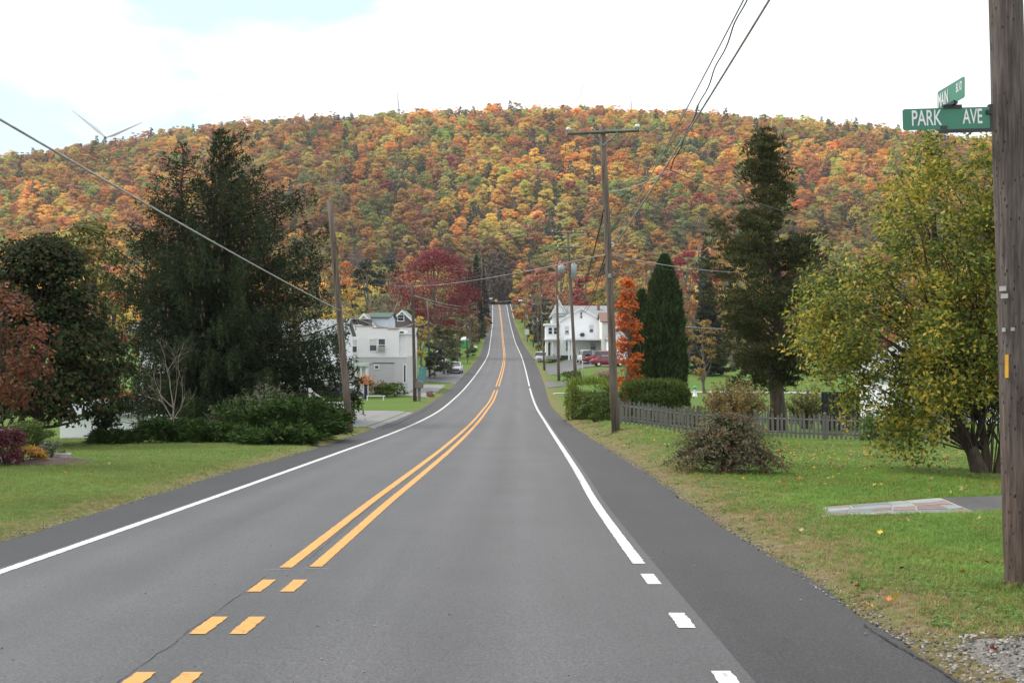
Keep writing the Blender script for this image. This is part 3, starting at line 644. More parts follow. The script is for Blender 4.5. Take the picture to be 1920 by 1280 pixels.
# ------------------------------------------------------------------ wind turbines behind the ridge
M_TURB = mat('turbine_white', (0.62, 0.64, 0.67), (0.55, 0.57, 0.60), 0.4, 1)
def turbine(label, px, py, d, blades, L=50, yaw=0.3):
    x, _, z = P(px, py, d); zg = gz(x, d)-2
    o = thing('wind_turbine', label, 'wind turbine', (x, d, zg), yaw, 'wind turbines on the ridge')
    H = z-zg
    MB().tube([(0, 2.5, 0), (0, 2.5, H*0.5), (0, 2.5, H-1.5)], [2.4, 1.9, 1.4], 14).build('tower', M_TURB, o, True)
    mb = MB(); mb.tube([(0, -1, H), (0, 0.5, H), (0, 4, H), (0, 8.5, H+0.2)], [1.3, 2.1, 2.1, 1.3], 10); mb.build('nacelle', M_TURB, o, True)
    mb = MB(); mb.tube([(0, -3.4, H), (0, -2.6, H), (0, -1.2, H)], [0.3, 1.2, 1.5], 12); mb.build('hub', M_TURB, o, True)
    for a in blades:
        a = math.radians(a); ux, uz = math.sin(a), math.cos(a); t = np.linspace(0, 1, 10)
        ch = np.interp(t, [0, 0.06, 0.2, 1], [1.4, 1.7, 3.4, 0.7]); th = np.interp(t, [0, 0.1, 1], [1.2, 0.8, 0.15])
        V = []
        for k in range(10):
            c = np.array([ux*L*t[k], -2.3-1.2*t[k]**2*1.5, H+uz*L*t[k]]); s_ = np.array([uz, 0, -ux])
            V += [c-s_*ch[k]*0.35, c+np.array([0, -th[k], 0]), c+s_*ch[k], c+np.array([0, th[k], 0])]
        q = [[k*4+j, k*4+(j+1) % 4, k*4+4+(j+1) % 4, k*4+4+j] for k in range(9) for j in range(4)]
        MB().add(V, q).build('blade', M_TURB, o, True)
turbine('white wind turbine with two blades up over the left end of the ridge', 197, 258, 1500, (-51, 65, 187), 52, 0.25)
turbine('wind turbine showing one upright blade tip over the ridge left of center', 748, 247, 1500, (-3, 118, 238), 51, 0.2)
turbine('wind turbine showing a small blade tip right of the ridge middle', 1184, 252, 1500, (-1, 120, 240), 51, -0.2)

# ------------------------------------------------------------------ trees and shrubs of the yards
L_MAPLE = leafmat('dark_maple_leaves', [(0.010, 0.018, 0.008), (0.018, 0.032, 0.012), (0.028, 0.045, 0.016), (0.045, 0.058, 0.022), (0.075, 0.036, 0.018)], 0.2, 0.75, spec=0.08, patch=0.35, pscale=0.35)
L_COPPER = leafmat('copper_leaves', [(0.05, 0.022, 0.018), (0.12, 0.04, 0.024), (0.24, 0.075, 0.03), (0.05, 0.045, 0.022)], 0.3)
L_SPRUCE = leafmat('spruce_needles', [(0.012, 0.021, 0.010), (0.024, 0.039, 0.017), (0.038, 0.058, 0.024), (0.064, 0.062, 0.032)], 0.12, 0.8, spec=0.05)
L_CEDAR = leafmat('cedar_sprays', [(0.030, 0.040, 0.019), (0.055, 0.070, 0.028), (0.085, 0.100, 0.038), (0.12, 0.095, 0.05)], 0.18, 0.8, spec=0.05, patch=0.5, pscale=0.5)
L_ARBOR = leafmat('arborvitae_sprays', [(0.016, 0.030, 0.013), (0.028, 0.050, 0.018), (0.045, 0.075, 0.026), (0.085, 0.115, 0.04)], 0.15, 0.8, spec=0.06, patch=0.45, pscale=1.1)
L_JUNI = leafmat('juniper_sprays', [(0.016, 0.034, 0.010), (0.036, 0.070, 0.018), (0.075, 0.125, 0.030)], 0.15, 0.8, spec=0.06)
L_OLIVE = leafmat('olive_tree_leaves', [(0.06, 0.08, 0.022), (0.12, 0.14, 0.032), (0.20, 0.19, 0.045), (0.24, 0.12, 0.035)], 0.3, patch=0.5)
L_YELGRN = leafmat('yellow_green_leaves', [(0.055, 0.085, 0.018), (0.085, 0.125, 0.024), (0.13, 0.175, 0.032), (0.23, 0.25, 0.045), (0.40, 0.36, 0.06), (0.55, 0.40, 0.06)], 0.45, patch=0.75, pscale=0.9)
L_FLAME = leafmat('flame_orange_leaves', [(0.33, 0.055, 0.015), (0.58, 0.14, 0.022), (0.70, 0.23, 0.04)], 0.4)
L_HEDGE = leafmat('hedge_leaves', [(0.035, 0.062, 0.016), (0.070, 0.11, 0.022), (0.14, 0.185, 0.04)], 0.3, spec=0.1, patch=0.3, pscale=1.2)
L_HEDGEB = leafmat('bright_hedge_leaves', [(0.07, 0.11, 0.022), (0.16, 0.22, 0.04), (0.28, 0.33, 0.07)], 0.38, spec=0.1, patch=0.3, pscale=1.2)
L_BERRY = leafmat('berry_bush_leaves', [(0.045, 0.05, 0.025), (0.08, 0.09, 0.04), (0.11, 0.13, 0.05), (0.10, 0.11, 0.05), (0.15, 0.065, 0.05), (0.15, 0.15, 0.10)], 0.25, patch=0.4, pscale=1.5)
L_RED = leafmat('dark_red_leaves', [(0.10, 0.014, 0.020), (0.19, 0.024, 0.032), (0.30, 0.045, 0.050)], 0.3, patch=0.4, pscale=0.25)
L_GREY = leafmat('grey_green_leaves', [(0.05, 0.065, 0.035), (0.10, 0.12, 0.065), (0.16, 0.17, 0.10)], 0.25)
L_GOLD = leafmat('golden_shrub_leaves', [(0.24, 0.16, 0.03), (0.45, 0.34, 0.05), (0.5, 0.22, 0.05), (0.3, 0.07, 0.04)], 0.35, patch=0.6, pscale=2.5)
L_WINE = leafmat('wine_red_leaves', [(0.045, 0.012, 0.018), (0.10, 0.02, 0.03), (0.16, 0.04, 0.05)], 0.25)
L_BROWNY = leafmat('tawny_leaves', [(0.10, 0.07, 0.035), (0.20, 0.14, 0.05), (0.30, 0.20, 0.06), (0.14, 0.14, 0.05)], 0.3, patch=0.5)

def dims(px, d, ytop):
    x = PX(px, d); z = gz(x, d); return x, z, -(ytop-640)/F*d - z

# broad dark maple and copper tree at the left edge
x, z, h = dims(72, 36, 424)
tk, c = broadleaf_mesh(21, h, 2.45, 2.3, z0f=0.03, n_cl=210, per=170, leaf=0.075, rc=0.68, shell=0.25, limbs=26, aspect=0.62, tr=0.16, droop=0.25, prof=lambda t: np.interp(t, [0, 0.15, 0.4, 0.6, 0.8, 1], [0.95, 1.0, 0.95, 0.75, 0.5, 0.2]))
place_tree('maple_tree', 'dense dark green maple behind the left lawn, leaves to the ground', 'tree', x, 36, tk, c, M_BARK, L_MAPLE)
x, z, h = dims(-12, 25.5, 512)
tk, c = broadleaf_mesh(22, h, 1.2, 1.2, z0f=0.24, n_cl=42, per=75, leaf=0.06, rc=0.42, shell=0.3, limbs=24, tr=0.07, droop=0.3)
place_tree('copper_tree', 'small copper-leaved tree cut by the left edge of the picture', 'tree', x, 25.5, tk, c, M_BARK, L_COPPER)

# the great drooping spruce, two leaders
def weeping_spruce(seed, h, lft, rgt, n_br, per, z0, tr, base=(0, 0, 0), zb=0.0, gap=0.30):
    """boughs hung with curtains of short needled twigs; lft/rgt(z) = reach to either side"""
    rng = np.random.default_rng(seed); tk = MB(); fo = MB(); base = np.array(base, float)
    t = np.linspace(0, 1, 8); tk.tube(np.column_stack([rng.normal(size=8)*0.04, rng.normal(size=8)*0.04, zb-0.3+(h-zb+0.1)*t])+base, tr*(1-0.93*t), 8, False)
    PP, DD, LL = [], [], []
    for k in range(n_br):
        z = zb+(h-zb)*(z0+(1-z0)*((k+rng.random())/n_br)**1.12); a = k*2.39996+rng.normal()*0.4; ca, sa = math.cos(a), math.sin(a)
        R = (rgt(z) if ca > 0 else lft(z)); R = R*abs(ca)+0.5*(rgt(z)+lft(z))*(1-abs(ca)); R *= rng.uniform(0.5, 1.08)
        if R > 1.2 and vnoise(ca*R*0.9+5, z*0.8+sa, 1.1, seed) < gap: R *= 0.45
        R = max(R, 0.15); m_ = 8; s_ = np.linspace(0, 1, m_); f_ = (z-zb)/(h-zb); dr = 0.34-0.75*f_**1.6
        zz = z-R*dr*s_*1.1+0.22*R*s_**3
        br = np.column_stack([ca*R*s_, sa*R*s_, zz])+base; br[:, :2] += rng.normal(size=2)*0.05*R*s_[:, None]
        if R > 0.6: tk.tube(br, np.linspace(0.014+0.012*R, 0.005, m_), 4, False)
        nc = max(3, int(per*R))
        for _ in range(nc):
            u_ = rng.random()**0.6*(m_-1.001); i = int(u_); p = br[i]*(1-u_+i)+br[i+1]*(u_-i); p = p+np.array([-sa, ca, 0])*rng.normal()*0.16*R*0.6*(1.1-u_/m_)
            dn = min(0.95, 0.16+0.20*R)*rng.uniform(0.35, 1.25)*(1-0.55*f_); q = max(4, int(dn/0.05)); tt = np.linspace(0, 1, q)[:, None]
            sw = np.array([ca, sa, 0])*0.22*dn+rng.normal(size=3)*0.06
            c = p+sw*tt-np.array([0, 0, dn])*tt**(1.0+0.5*f_)+rng.normal(size=(q, 3))*0.022
            PP.append(c); DD.append(rng.normal(size=(q, 3))*0.55+np.array([0, 0, -0.75+1.1*f_])+np.array([ca, sa, 0])*0.35); LL.append(np.full(q, 0.13)*rng.uniform(0.7, 1.3))
    PP, DD, LL = np.vstack(PP), np.vstack(DD), np.concatenate(LL)
    if len(PP) > 40000: kp = PP[:, 2] > np.where(PP[:, 0] < 0.5, 1.05, 0.5)+0.25*rng.random(len(PP)); PP, DD, LL = PP[kp], DD[kp], LL[kp]
    SN = unit((PP-base)*[0.25, 0.25, 0]+np.array([0, 0, 0.35])+0.8*rng.normal(size=PP.shape))
    fo.strips(PP, DD, LL, 0.026*(0.7+0.7*rng.random(len(PP))), rng, SN=SN); return tk, fo
def spruce():
    d = 55; x, z, h = dims(412, d, 246); zf = lambda py: -(py-640)/F*d-z
    hs = [zf(v) for v in (800, 700, 600, 500, 460, 420, 380, 340, 300, 270, 246)]
    lf = lambda q: float(np.interp(q, hs, [4.6, 5.1, 5.0, 4.7, 4.2, 3.4, 1.7, 0.9, 0.6, 0.45, 0.12])); rf = lambda q: float(np.interp(q, hs, [6.2, 6.4, 6.0, 5.0, 4.6, 4.4, 3.6, 1.9, 1.7, 1.2, 0.15]))
    tk, fo = weeping_spruce(31, h, lf, rf, 520, 11.5, 0.06, 0.42, gap=0.34)
    h2 = zf(266); tk2, fo2 = weeping_spruce(32, h2, lambda q: float(np.interp(q, [h2-6.5, h2-3.5, h2-1.2, h2], [2.4, 2.2, 1.3, 0.1])), lambda q: float(np.interp(q, [h2-6.5, h2-3.5, h2-1.2, h2], [2.0, 1.9, 1.1, 0.1])), 120, 9.5, 0.02, 0.16, (-1.85, 0.2, 0), h2-6.8, 0.15)
    hl = zf(540); tk3, fo3 = weeping_spruce(35, hl, lf, rf, 240, 12, 0.04, 0.05, gap=0.14)
    for s_, dst in ((tk2, tk), (fo2, fo), (tk3, tk), (fo3, fo)): dst.add(np.vstack(s_.v), np.vstack(s_.q))
    rng = np.random.default_rng(5); co = MB()
    for _ in range(240):
        q = rng.uniform(h*0.4, h*0.95); a = rng.uniform(math.pi*1.05, math.pi*1.95); R = 0.5*(lf(q)+rf(q))*rng.uniform(0.7, 0.95)
        p = np.array([math.cos(a)*R, math.sin(a)*R, q-0.3*R]); co.tube([p, p+[0, 0, -0.08], p+[0, 0, -0.17]], [0.012, 0.026, 0.01], 5, False)
    o = place_tree('spruce_tree', 'tall dark weeping spruce with two tops behind the left lawn', 'tree', x, d, tk, fo, M_BARK, L_SPRUCE, z=z)
    co = co.build('cones', mat('spruce_cone', (0.20, 0.12, 0.07), (0.12, 0.07, 0.04), 0.9, 8), o); co['kind'] = 'stuff'
    x, z, h = dims(652, 55, 675)
    tk, fo = weeping_spruce(34, h, lambda q: 1.0, lambda q: float(np.interp(q, [0, h*0.3, h*0.75, h], [0.5, 1.0, 0.85, 0.15])), 46, 12, 0.30, 0.08, gap=0.0)
    place_tree('spruce_tree', 'low dark young spruce behind the leaning pole on the left', 'tree', x, 55, tk, fo, M_BARK, L_SPRUCE)
spruce()

# olive tree and red shrub behind, bare sapling in front
x, z, h = dims(168, 78, 404); tk, c = broadleaf_mesh(41, h, 2.7, n_cl=70, per=80, leaf=0.16, rc=1.0, limbs=16, shell=0.35)
place_tree('broadleaf_tree', 'rounded olive-green tree rising behind the dark maple', 'tree', x, 78, tk, c, M_BARKG, L_OLIVE)
x, z, h = dims(222, 84, 540); tk, c = broadleaf_mesh(42, h, 2.4, n_cl=24, per=60, leaf=0.15, rc=0.8, z0f=0.05)
place_tree('red_shrub', 'bright red shrub glimpsed left of the spruce', 'shrub', x, 84, tk, c, M_BARK, leafmat('scarlet_leaves', [(0.2, 0.03, 0.02), (0.42, 0.07, 0.03), (0.5, 0.14, 0.04)], 0.3))
x, z, h = dims(325, 41, 605); tk = bare_mesh(51, h*0.98, 0.62, 0.045, 4, 3, 5)
o = thing('bare_sapling', 'bare grey sapling in front of the dark spruce', 'tree', (x, 41, z)); tk.build('trunk', M_TWIG, o, True)

# spreading junipers along the back of the left lawn
def juniper(px, d, w, h, seed, label):
    rng = np.random.default_rng(seed); x = PX(px, d); z = gz(x, d)
    fo = MB(); st = MB(); n = int(46*w)
    PP, DD = [], []
    for k in range(n):
        a = rng.random()*6.283; el = rng.uniform(0.12, 0.95); L = w*0.62*(0.55+0.5*rng.random())
        t = np.linspace(0, 1, 6)[:, None]; dv = np.array([math.cos(a), math.sin(a)*0.6, 0])
        br = dv*L*t + np.array([0, 0, 1])*(h*el*np.sin(t*1.9)*(0.8+0.3*rng.random()))
        if k % 3 == 0: st.tube(br, np.linspace(0.018, 0.005, 6), 3, False)
        m_ = 55; u_ = rng.random(m_)**0.7*5; i = np.clip(u_.astype(int), 0, 4); f = (u_-i)[:, None]
        p = br[i]*(1-f)+br[i+1]*f; PP.append(p+rng.normal(size=(m_, 3))*0.045); DD.append(unit(br[i+1]-br[i])+rng.normal(size=(m_, 3))*0.5+np.array([0, 0, 0.25]))
    PP, DD = np.vstack(PP), np.vstack(DD)
    PP[:, 2] = np.maximum(PP[:, 2], 0.01)
    fo.strips(PP, DD, 0.17*(0.6+0.8*rng.random(len(PP))), 0.026, rng, SN=unit(unit(PP)*0.6+np.array([0, 0, 0.5])+0.6*rng.normal(size=PP.shape)))
    o = thing('juniper_shrub', label, 'shrub', (x, d, z), group='junipers along the left lawn'); st.build('stems', M_BARK, o); fo.build('foliage', L_JUNI, o)
juniper(225, 37.0, 1.7, 0.40, 61, 'lowest juniper at the left end of the row behind the lawn')
juniper(318, 37.5, 2.0, 0.75, 62, 'spreading juniper below the bare sapling')
juniper(395, 37.5, 1.9, 0.60, 63, 'low juniper in the middle of the row behind the lawn')
juniper(478, 38.5, 2.4, 1.45, 64, 'tall juniper below the grey-green shrub')
juniper(555, 38.5, 2.6, 1.55, 65, 'largest bright green juniper near the leaning pole')
juniper(600, 40.0, 1.9, 1.15, 66, 'juniper closest to the leaning pole')
juniper(520, 36.0, 2.3, 0.55, 67, 'low front juniper spilling onto the lawn edge')
def wispy(px, d, w, h, seed, label, material, n=70, leaf=0.035, name='wispy_shrub', per=40, spread=0.5, cat='shrub', stem=M_TWIG):
    rng = np.random.default_rng(seed); x = PX(px, d); z = gz(x, d); st = MB(); C, N = [], []
    for k in range(n):
        a = rng.random()*6.283; r = w*0.5*math.sqrt(rng.random()); t = np.linspace(0, 1, 6)[:, None]
        tip = np.array([math.cos(a)*r, math.sin(a)*r, h*(0.5+0.5*rng.random())*(1-0.35*(r/(w*0.5))**2)])
        br = np.array([math.cos(a)*r*0.25, math.sin(a)*r*0.25, 0])*(1-t)+tip*t + np.array([0, 0, 0.1*h])*np.sin(t*3.14)
        br[:, :2] += rng.normal(size=2)*0.05*w*t
        st.tube(br, np.linspace(0.012, 0.003, 6), 3, False)
        u_ = (0.2+0.8*rng.random(per))*5; i = np.clip(u_.astype(int), 0, 4); f = (u_-i)[:, None]
        p = br[i]*(1-f)+br[i+1]*f+rng.normal(size=(per, 3))*spread*0.12; C.append(p)
    C = np.vstack(C); C[:, 2] = np.maximum(C[:, 2], 0.02); N = rng.normal(size=C.shape)+[0, 0, 0.4]
    SN = unit(unit(C-np.array([0, 0, h*0.3]))+0.6*unit(N))
    o = thing(name, label, cat, (x, d, z)); st.build('stems', stem, o); MB().cards(C, N, leaf*(0.6+0.8*rng.random(len(C))), 0.5, rng, SN=SN).build('foliage', material, o)
    return o
wispy(500, 40.5, 2.6, 2.25, 71, 'tall wispy grey-green shrub behind the junipers', L_GREY, 90, 0.04)
wispy(415, 38.8, 1.3, 1.5, 72, 'thin pale shrub with upright stems beside the junipers', L_GREY, 40, 0.035, per=26)

# flower bed at the far left
def blob_shrub(px, d, w, h, seed, label, material, n_cl=40, per=90, leaf=0.03, name='round_shrub', dy=None, flat=1.0, stem=M_BARK, aspect=0.55, z=None):
    rng = np.random.default_rng(seed); x = PX(px, d); z = gz(x, d) if z is None else z
    C, N, cen = crown_points(rng, w/2, (dy or w)/2, h*0.12, h*0.86, n_cl, per, 0.20*min(w, h*1.5), lambda t: np.sqrt(np.clip(1-(1.15*t-0.25)**2, 0.1, 1)), 0.55)
    C[:, 2] = np.clip(C[:, 2], 0.015, None)
    o = thing(name, label, 'shrub', (x, d, z)); st = MB()
    for c_ in cen[:max(10, n_cl//4)]: limb(st, (rng.normal()*0.04*w, rng.normal()*0.04*w, -0.05), c_, 0.018, 0.005, rng, sides=4)
    st.build('stems', stem, o); MB().cards(C, N, leaf*(0.6+0.8*rng.random(len(C))), aspect, rng, SN=crown_points.SN).build('foliage', material, o); return o
blob_shrub(8, 26.0, 0.9, 0.95, 81, 'weeping wine-red maple shrub at the left edge', L_WINE, 40, 90, 0.035, 'weeping_maple')
blob_shrub(52, 28.2, 1.05, 0.98, 82, 'rounded dark green shrub behind the golden one', L_HEDGE, 50, 110, 0.03)
blob_shrub(56, 26.4, 0.62, 0.42, 83, 'small golden yellow shrub in the flower bed', L_GOLD, 30, 50, 0.028, 'golden_shrub')
blob_shrub(97, 27.6, 0.55, 0.55, 84, 'small grey-green shrub beside the stone block', L_GREY, 24, 50, 0.028)
M_STONE = mat('pale_stone', (0.42, 0.39, 0.36), (0.24, 0.22, 0.20), 0.9, 6, bump=0.8)
M_MULCH = mat('dark_mulch', (0.085, 0.055, 0.042), (0.03, 0.02, 0.016), 0.95, 30, bump=1.0)
def mulch_bed():
    rng = np.random.default_rng(3); x, d, z = gp(45, 872); mb = MB(); n = 26; pts = []
    V = [[0, 0, 0.09]]; T = []
    for r in (0.5, 1.0):
        for k in range(n):
            a = k/n*6.283; rr = r*(1+0.12*rng.normal()); X = math.cos(a)*1.15*rr; Y = 0.9+math.sin(a)*1.35*rr
            V.append([X, Y, (0.10 if r < 1 else -0.01)+gz(x+X, d+Y)-z])
    V[0] = [0, 0.9, 0.11+gz(x, d+0.9)-z]
    T = [[0, 1+k, 1+(k+1) % n] for k in range(n)]; Q = [[1+k, 1+n+k, 1+n+(k+1) % n, 1+(k+1) % n] for k in range(n)]
    o = mb.add(V, Q, T).build('flower_bed', M_MULCH, None, True, (x, d, z)); tag(o, 'mounded bed of dark mulch at the edge of the left lawn', 'flower bed')
mulch_bed()
def stone_block(px, py, w, h, dp, rz, label, seed):
    rng = np.random.default_rng(seed); x, d, z = gp(px, py)
    mb = MB(); nx, ny, nz_ = 6, 4, 4
    import itertools
    bmv = []
    me = bpy.data.meshes.new('stone'); 
    mb.ell((0, 0, h*0.48), (w/2, dp/2, h/2), 20, 12)
    v = mb.v[0]; c = np.array([0, 0, h*0.48]); q = (v-c)/np.array([w/2, dp/2, h/2])
    q = np.sign(q)*np.abs(q)**0.38; q += rng.normal(size=q.shape)*0.05; mb.v[0] = q*np.array([w/2, dp/2, h/2])+c
    o = mb.build('stone_block', M_STONE, None, False, (x, d, z-0.02)); o.rotation_euler = (0, 0.03, rz); tag(o, label, 'stone block')
stone_block(116, 864, 0.40, 0.22, 0.35, 0.15, 'pale rough stone block at the right end of the flower bed', 1)
stone_block(16, 872, 0.42, 0.20, 0.3, -0.1, 'flat grey stone block below the wine-red shrub', 2)

# right side: big yellowing tree by the near pole
def yellow_tree():
    d = 24.5; xb, db, zb = gp(1843, 888); rng = np.random.default_rng(91)
    o = thing('yellowing_tree', 'leaning multi-stemmed tree with yellow and green leaves on the right lawn', 'tree', (xb, db, zb))
    tk = MB()
    top = 7.6
    mains = [[(0, 0, -0.2), (-0.22, 0.05, 0.5), (-0.55, 0.1, 1.1), (-0.75, 0.0, 2.0), (-0.95, 0.1, 3.2), (-1.0, 0.2, 4.6), (-1.1, 0.1, 6.0)],
             [(0.12, 0.1, -0.2), (0.10, 0.1, 0.5), (0.02, 0.15, 1.2), (0.05, 0.3, 2.2), (0.1, 0.5, 3.6), (0.2, 0.4, 5.2)],
             [(0.3, -0.05, -0.2), (0.42, 0, 0.6), (0.5, 0, 1.4), (0.75, 0.1, 2.8), (1.0, 0.2, 4.5)]]
    for m_, r in zip(mains, (0.17, 0.11, 0.08)): tk.tube(m_, np.linspace(r, r*0.3, len(m_))*np.array([1.3]+[1]*(len(m_)-1)), 9, False)
    # thin suckers at the foot
    for k in range(12):
        a = rng.normal(size=2)*0.35; tk.tube([(a[0]*0.4+0.2, a[1]*0.4, -0.05), (a[0]*0.8+0.25, a[1]*0.8, 0.7), (a[0]+0.3, a[1], 1.5+rng.random())], [0.018, 0.013, 0.006], 4, False)
    C, N, SN = [], [], []
    def to_px(p): return 960+(p[0]+xb)/(p[1]+db)*F, 640-(p[2]+zb)/(p[1]+db)*F
    mid = np.array([-1.2, 0.2, 3.2]); made = 0; tries = 0
    # crown volume: a broad ragged dome leaning left, drooping skirts at the lower left
    while made < 1050 and tries < 80000:
        tries += 1
        X = rng.uniform(-4.2, 1.6); Y = rng.uniform(-1.9, 2.2); Z = rng.uniform(0.7, 7.9)
        t = (Z-0.5)/7.0
        lft = np.interp(Z, [0.6, 1.3, 2.2, 3.2, 4.2, 5.0, 5.9, 6.7, 7.3, 7.9], [-2.3, -2.8, -3.5, -4.1, -4.0, -3.7, -3.0, -2.4, -1.9, -1.3])
        rgt = np.interp(Z, [0.6, 1.5, 3, 5, 7, 7.9], [0.4, 1.2, 1.7, 1.7, 1.3, 0.6])
        if Z < 1.7 and X > -1.05: continue
        if Z < 1.0 and X > -1.5: continue
        if not lft < X < rgt: continue
        c0 = (lft+rgt)/2; w0 = (rgt-lft)/2; yr_ = 2.1*math.sqrt(max(0.05, 1-((X-c0)/w0)**2*0.75))*math.sqrt(max(0.1, 1-(t-0.4)**2*1.9))
        if abs(Y-0.15) > yr_: continue
        rad = math.hypot((X-c0)/w0, (Y-0.15)/max(yr_, 0.1))
        if rng.random() > 0.25+0.75*rad: continue
        if vnoise(X*1.0+7, Z*1.0+Y*0.9, 0.95, 4) < 0.36: continue            # gaps
        made += 1; c = np.array([X, Y, Z])
        k = rng.integers(34, 74); R = rng.uniform(0.20, 0.38)
        # a spray: leaves along a drooping twig
        dv = unit(c-mid+np.array([0, 0, 0.5]))*0.8+rng.normal(size=3)*0.3; dv[2] -= 0.25
        s_ = rng.random((k, 1)); p = c+dv*(s_-0.5)*0.75-np.array([0, 0, 0.18])*s_**2+rng.normal(size=(k, 3))*R*0.42
        nn = rng.normal(size=(k, 3))*0.8+np.array([0, -0.25, 0.6]); C.append(p); N.append(nn); SN.append(unit(unit(p-mid)*0.7+unit(nn)*0.8))
        if made % 5 == 0:
            m_ = mains[rng.integers(0, 3) if X > -1.5 else rng.integers(0, 2)]; a = np.array(m_[int(np.clip(Z*0.55+rng.integers(0, 2), 1, len(m_)-1))], float)
            limb(tk, a, c, 0.022, 0.004, rng, 0.10, 4, 6)
    C, N, SN = np.vstack(C), np.vstack(N), np.vstack(SN)
    C[:, 2] = np.maximum(C[:, 2], 0.3)
    tk.build('trunk', M_BARK, o, True)
    MB().cards(C, N, 0.056*(0.7+0.6*rng.random(len(C))), 0.52, rng, SN=SN).build('crown', L_YELGRN, o)
yellow_tree()

# tall ragged cedar, two arborvitae, flame-coloured column
def cedar():
    d = 52; x, z, h = dims(1460, d, 252); rng = np.random.default_rng(101); tk = MB(); zf = lambda py: -(py-640)/F*d-z
    trunk(tk, h*0.95, 0.36, rng, (-0.045, 0), 9, 10)
    hs = [zf(v) for v in (720, 680, 620, 560, 500, 450, 400, 350, 300, 252)]
    lf = lambda q: float(np.interp(q, hs, [1.6, 2.9, 3.3, 3.0, 2.8, 2.4, 2.0, 1.3, 0.8, 0.12])); rf = lambda q: float(np.interp(q, hs, [1.0, 2.6, 3.1, 2.7, 2.1, 1.6, 1.3, 1.0, 0.45, 0.1]))
    Pp, Dd = [], []
    for k in range(200):
        q = hs[0]+(hs[-1]-hs[0])*rng.random()**1.05; a = rng.random()*6.283; ca, sa = math.cos(a), math.sin(a); R = (rf(q) if ca > 0 else lf(q))*abs(ca)+0.5*(lf(q)+rf(q))*(1-abs(ca)); R *= rng.uniform(0.45, 1.2)
        if vnoise(ca*R+9, q*0.9, 1.0, 3) < 0.40: R *= 0.45
        ax = np.array([-0.045*q, 0, 0]); e = ax+np.array([ca*R, sa*R, q+rng.uniform(-0.1, 0.45)*R]); limb(tk, ax+[0, 0, q-0.25*R], e, 0.035, 0.008, rng, 0.08, 4)
        for c in range(int(3+4*R)):
            f = rng.uniform(0.4, 1.02); cc = (ax+[0, 0, q-0.25*R])*(1-f)+e*f+rng.normal(size=3)*0.22; n_ = 34; dv = unit(rng.normal(size=(n_, 3))); dv[:, 2] = np.abs(dv[:, 2])*0.9-0.15
            Pp.append(cc+dv*rng.uniform(0.10, 0.30)*np.array([1.2, 1.2, 0.7])); Dd.append(dv+np.array([ca, sa, 0.9])*0.5)
    Pp, Dd = np.vstack(Pp), np.vstack(Dd); SN = unit(unit(Pp-np.array([-0.3, 0, h*0.4]))*0.5+np.array([0, 0, 0.3])+0.8*rng.normal(size=Pp.shape))
    fo = MB().strips(Pp, Dd, 0.15*(0.6+0.8*rng.random(len(Pp))), 0.028, rng, SN=SN)
    place_tree('cedar_tree', 'tall ragged brownish-green cedar with a thick trunk behind the picket fence', 'tree', x, d, tk, fo, M_BARK, L_CEDAR)
cedar()
def columnar(px, d, ytop, wpx, seed, n, label, material, name, leaf=0.13, prof=None, cat='tree', z0=0.02):
    rng = np.random.default_rng(seed); x, z, h = dims(px, d, ytop); r = wpx/2/F*d
    prof = prof or (lambda t: np.interp(t, [0, 0.08, 0.35, 0.65, 0.82, 0.94, 1], [0.88, 1.0, 1.0, 0.82, 0.58, 0.28, 0.05]))
    t = 1-np.sqrt(rng.random(n)*(1-z0**1)) if False else z0+(1-z0)*rng.random(n)**1.15
    a = rng.random(n)*6.283; rr = prof(t)*r*(0.80+0.22*rng.random(n))*(0.80+0.36*vnoise(a*2.2, t*h, 0.6, seed))
    C = np.column_stack([np.cos(a)*rr, np.sin(a)*rr, h*t]); out = np.column_stack([np.cos(a), np.sin(a), np.full(n, 0.3)])
    D = out*0.35+np.array([0, 0, 1.0])+rng.normal(size=(n, 3))*0.30
    fo = MB().strips(C, D, leaf*2*(0.6+0.8*rng.random(n)), leaf*0.28, rng, SN=unit(out+0.55*rng.normal(size=(n, 3))))
    fo.tube([(0, 0, 0.1*h), (0, 0, 0.4*h), (0, 0, 0.75*h), (0, 0, 0.95*h)], [r*0.55, r*0.66, r*0.42, 0.05], 10)   # shaded inner growth
    tk = MB(); trunk(tk, h*0.9, 0.09, rng)
    return place_tree(name, label, cat, x, d, tk, fo, M_BARK, material)
columnar(1246, 66, 484, 86, 111, 20000, 'tall dense dark green arborvitae behind the hedge', L_ARBOR, 'arborvitae')
columnar(1203, 69.0, 548, 52, 112, 9000, 'narrower shorter arborvitae left of the tall one', L_ARBOR, 'arborvitae')
x, z, h = dims(1176, 63.5, 516)
tk, c = broadleaf_mesh(113, h, 0.86, 0.8, z0f=0.05, n_cl=150, per=34, leaf=0.085, rc=0.34, shell=0.1, limbs=40, tr=0.06, prof=lambda t: np.interp(t, [0, 0.3, 0.6, 0.85, 1], [0.55, 1.0, 0.8, 0.45, 0.35]))
place_tree('columnar_maple', 'narrow flaming orange tree beside the arborvitae', 'tree', x, 63.5, tk, c, M_BARKG, L_FLAME)

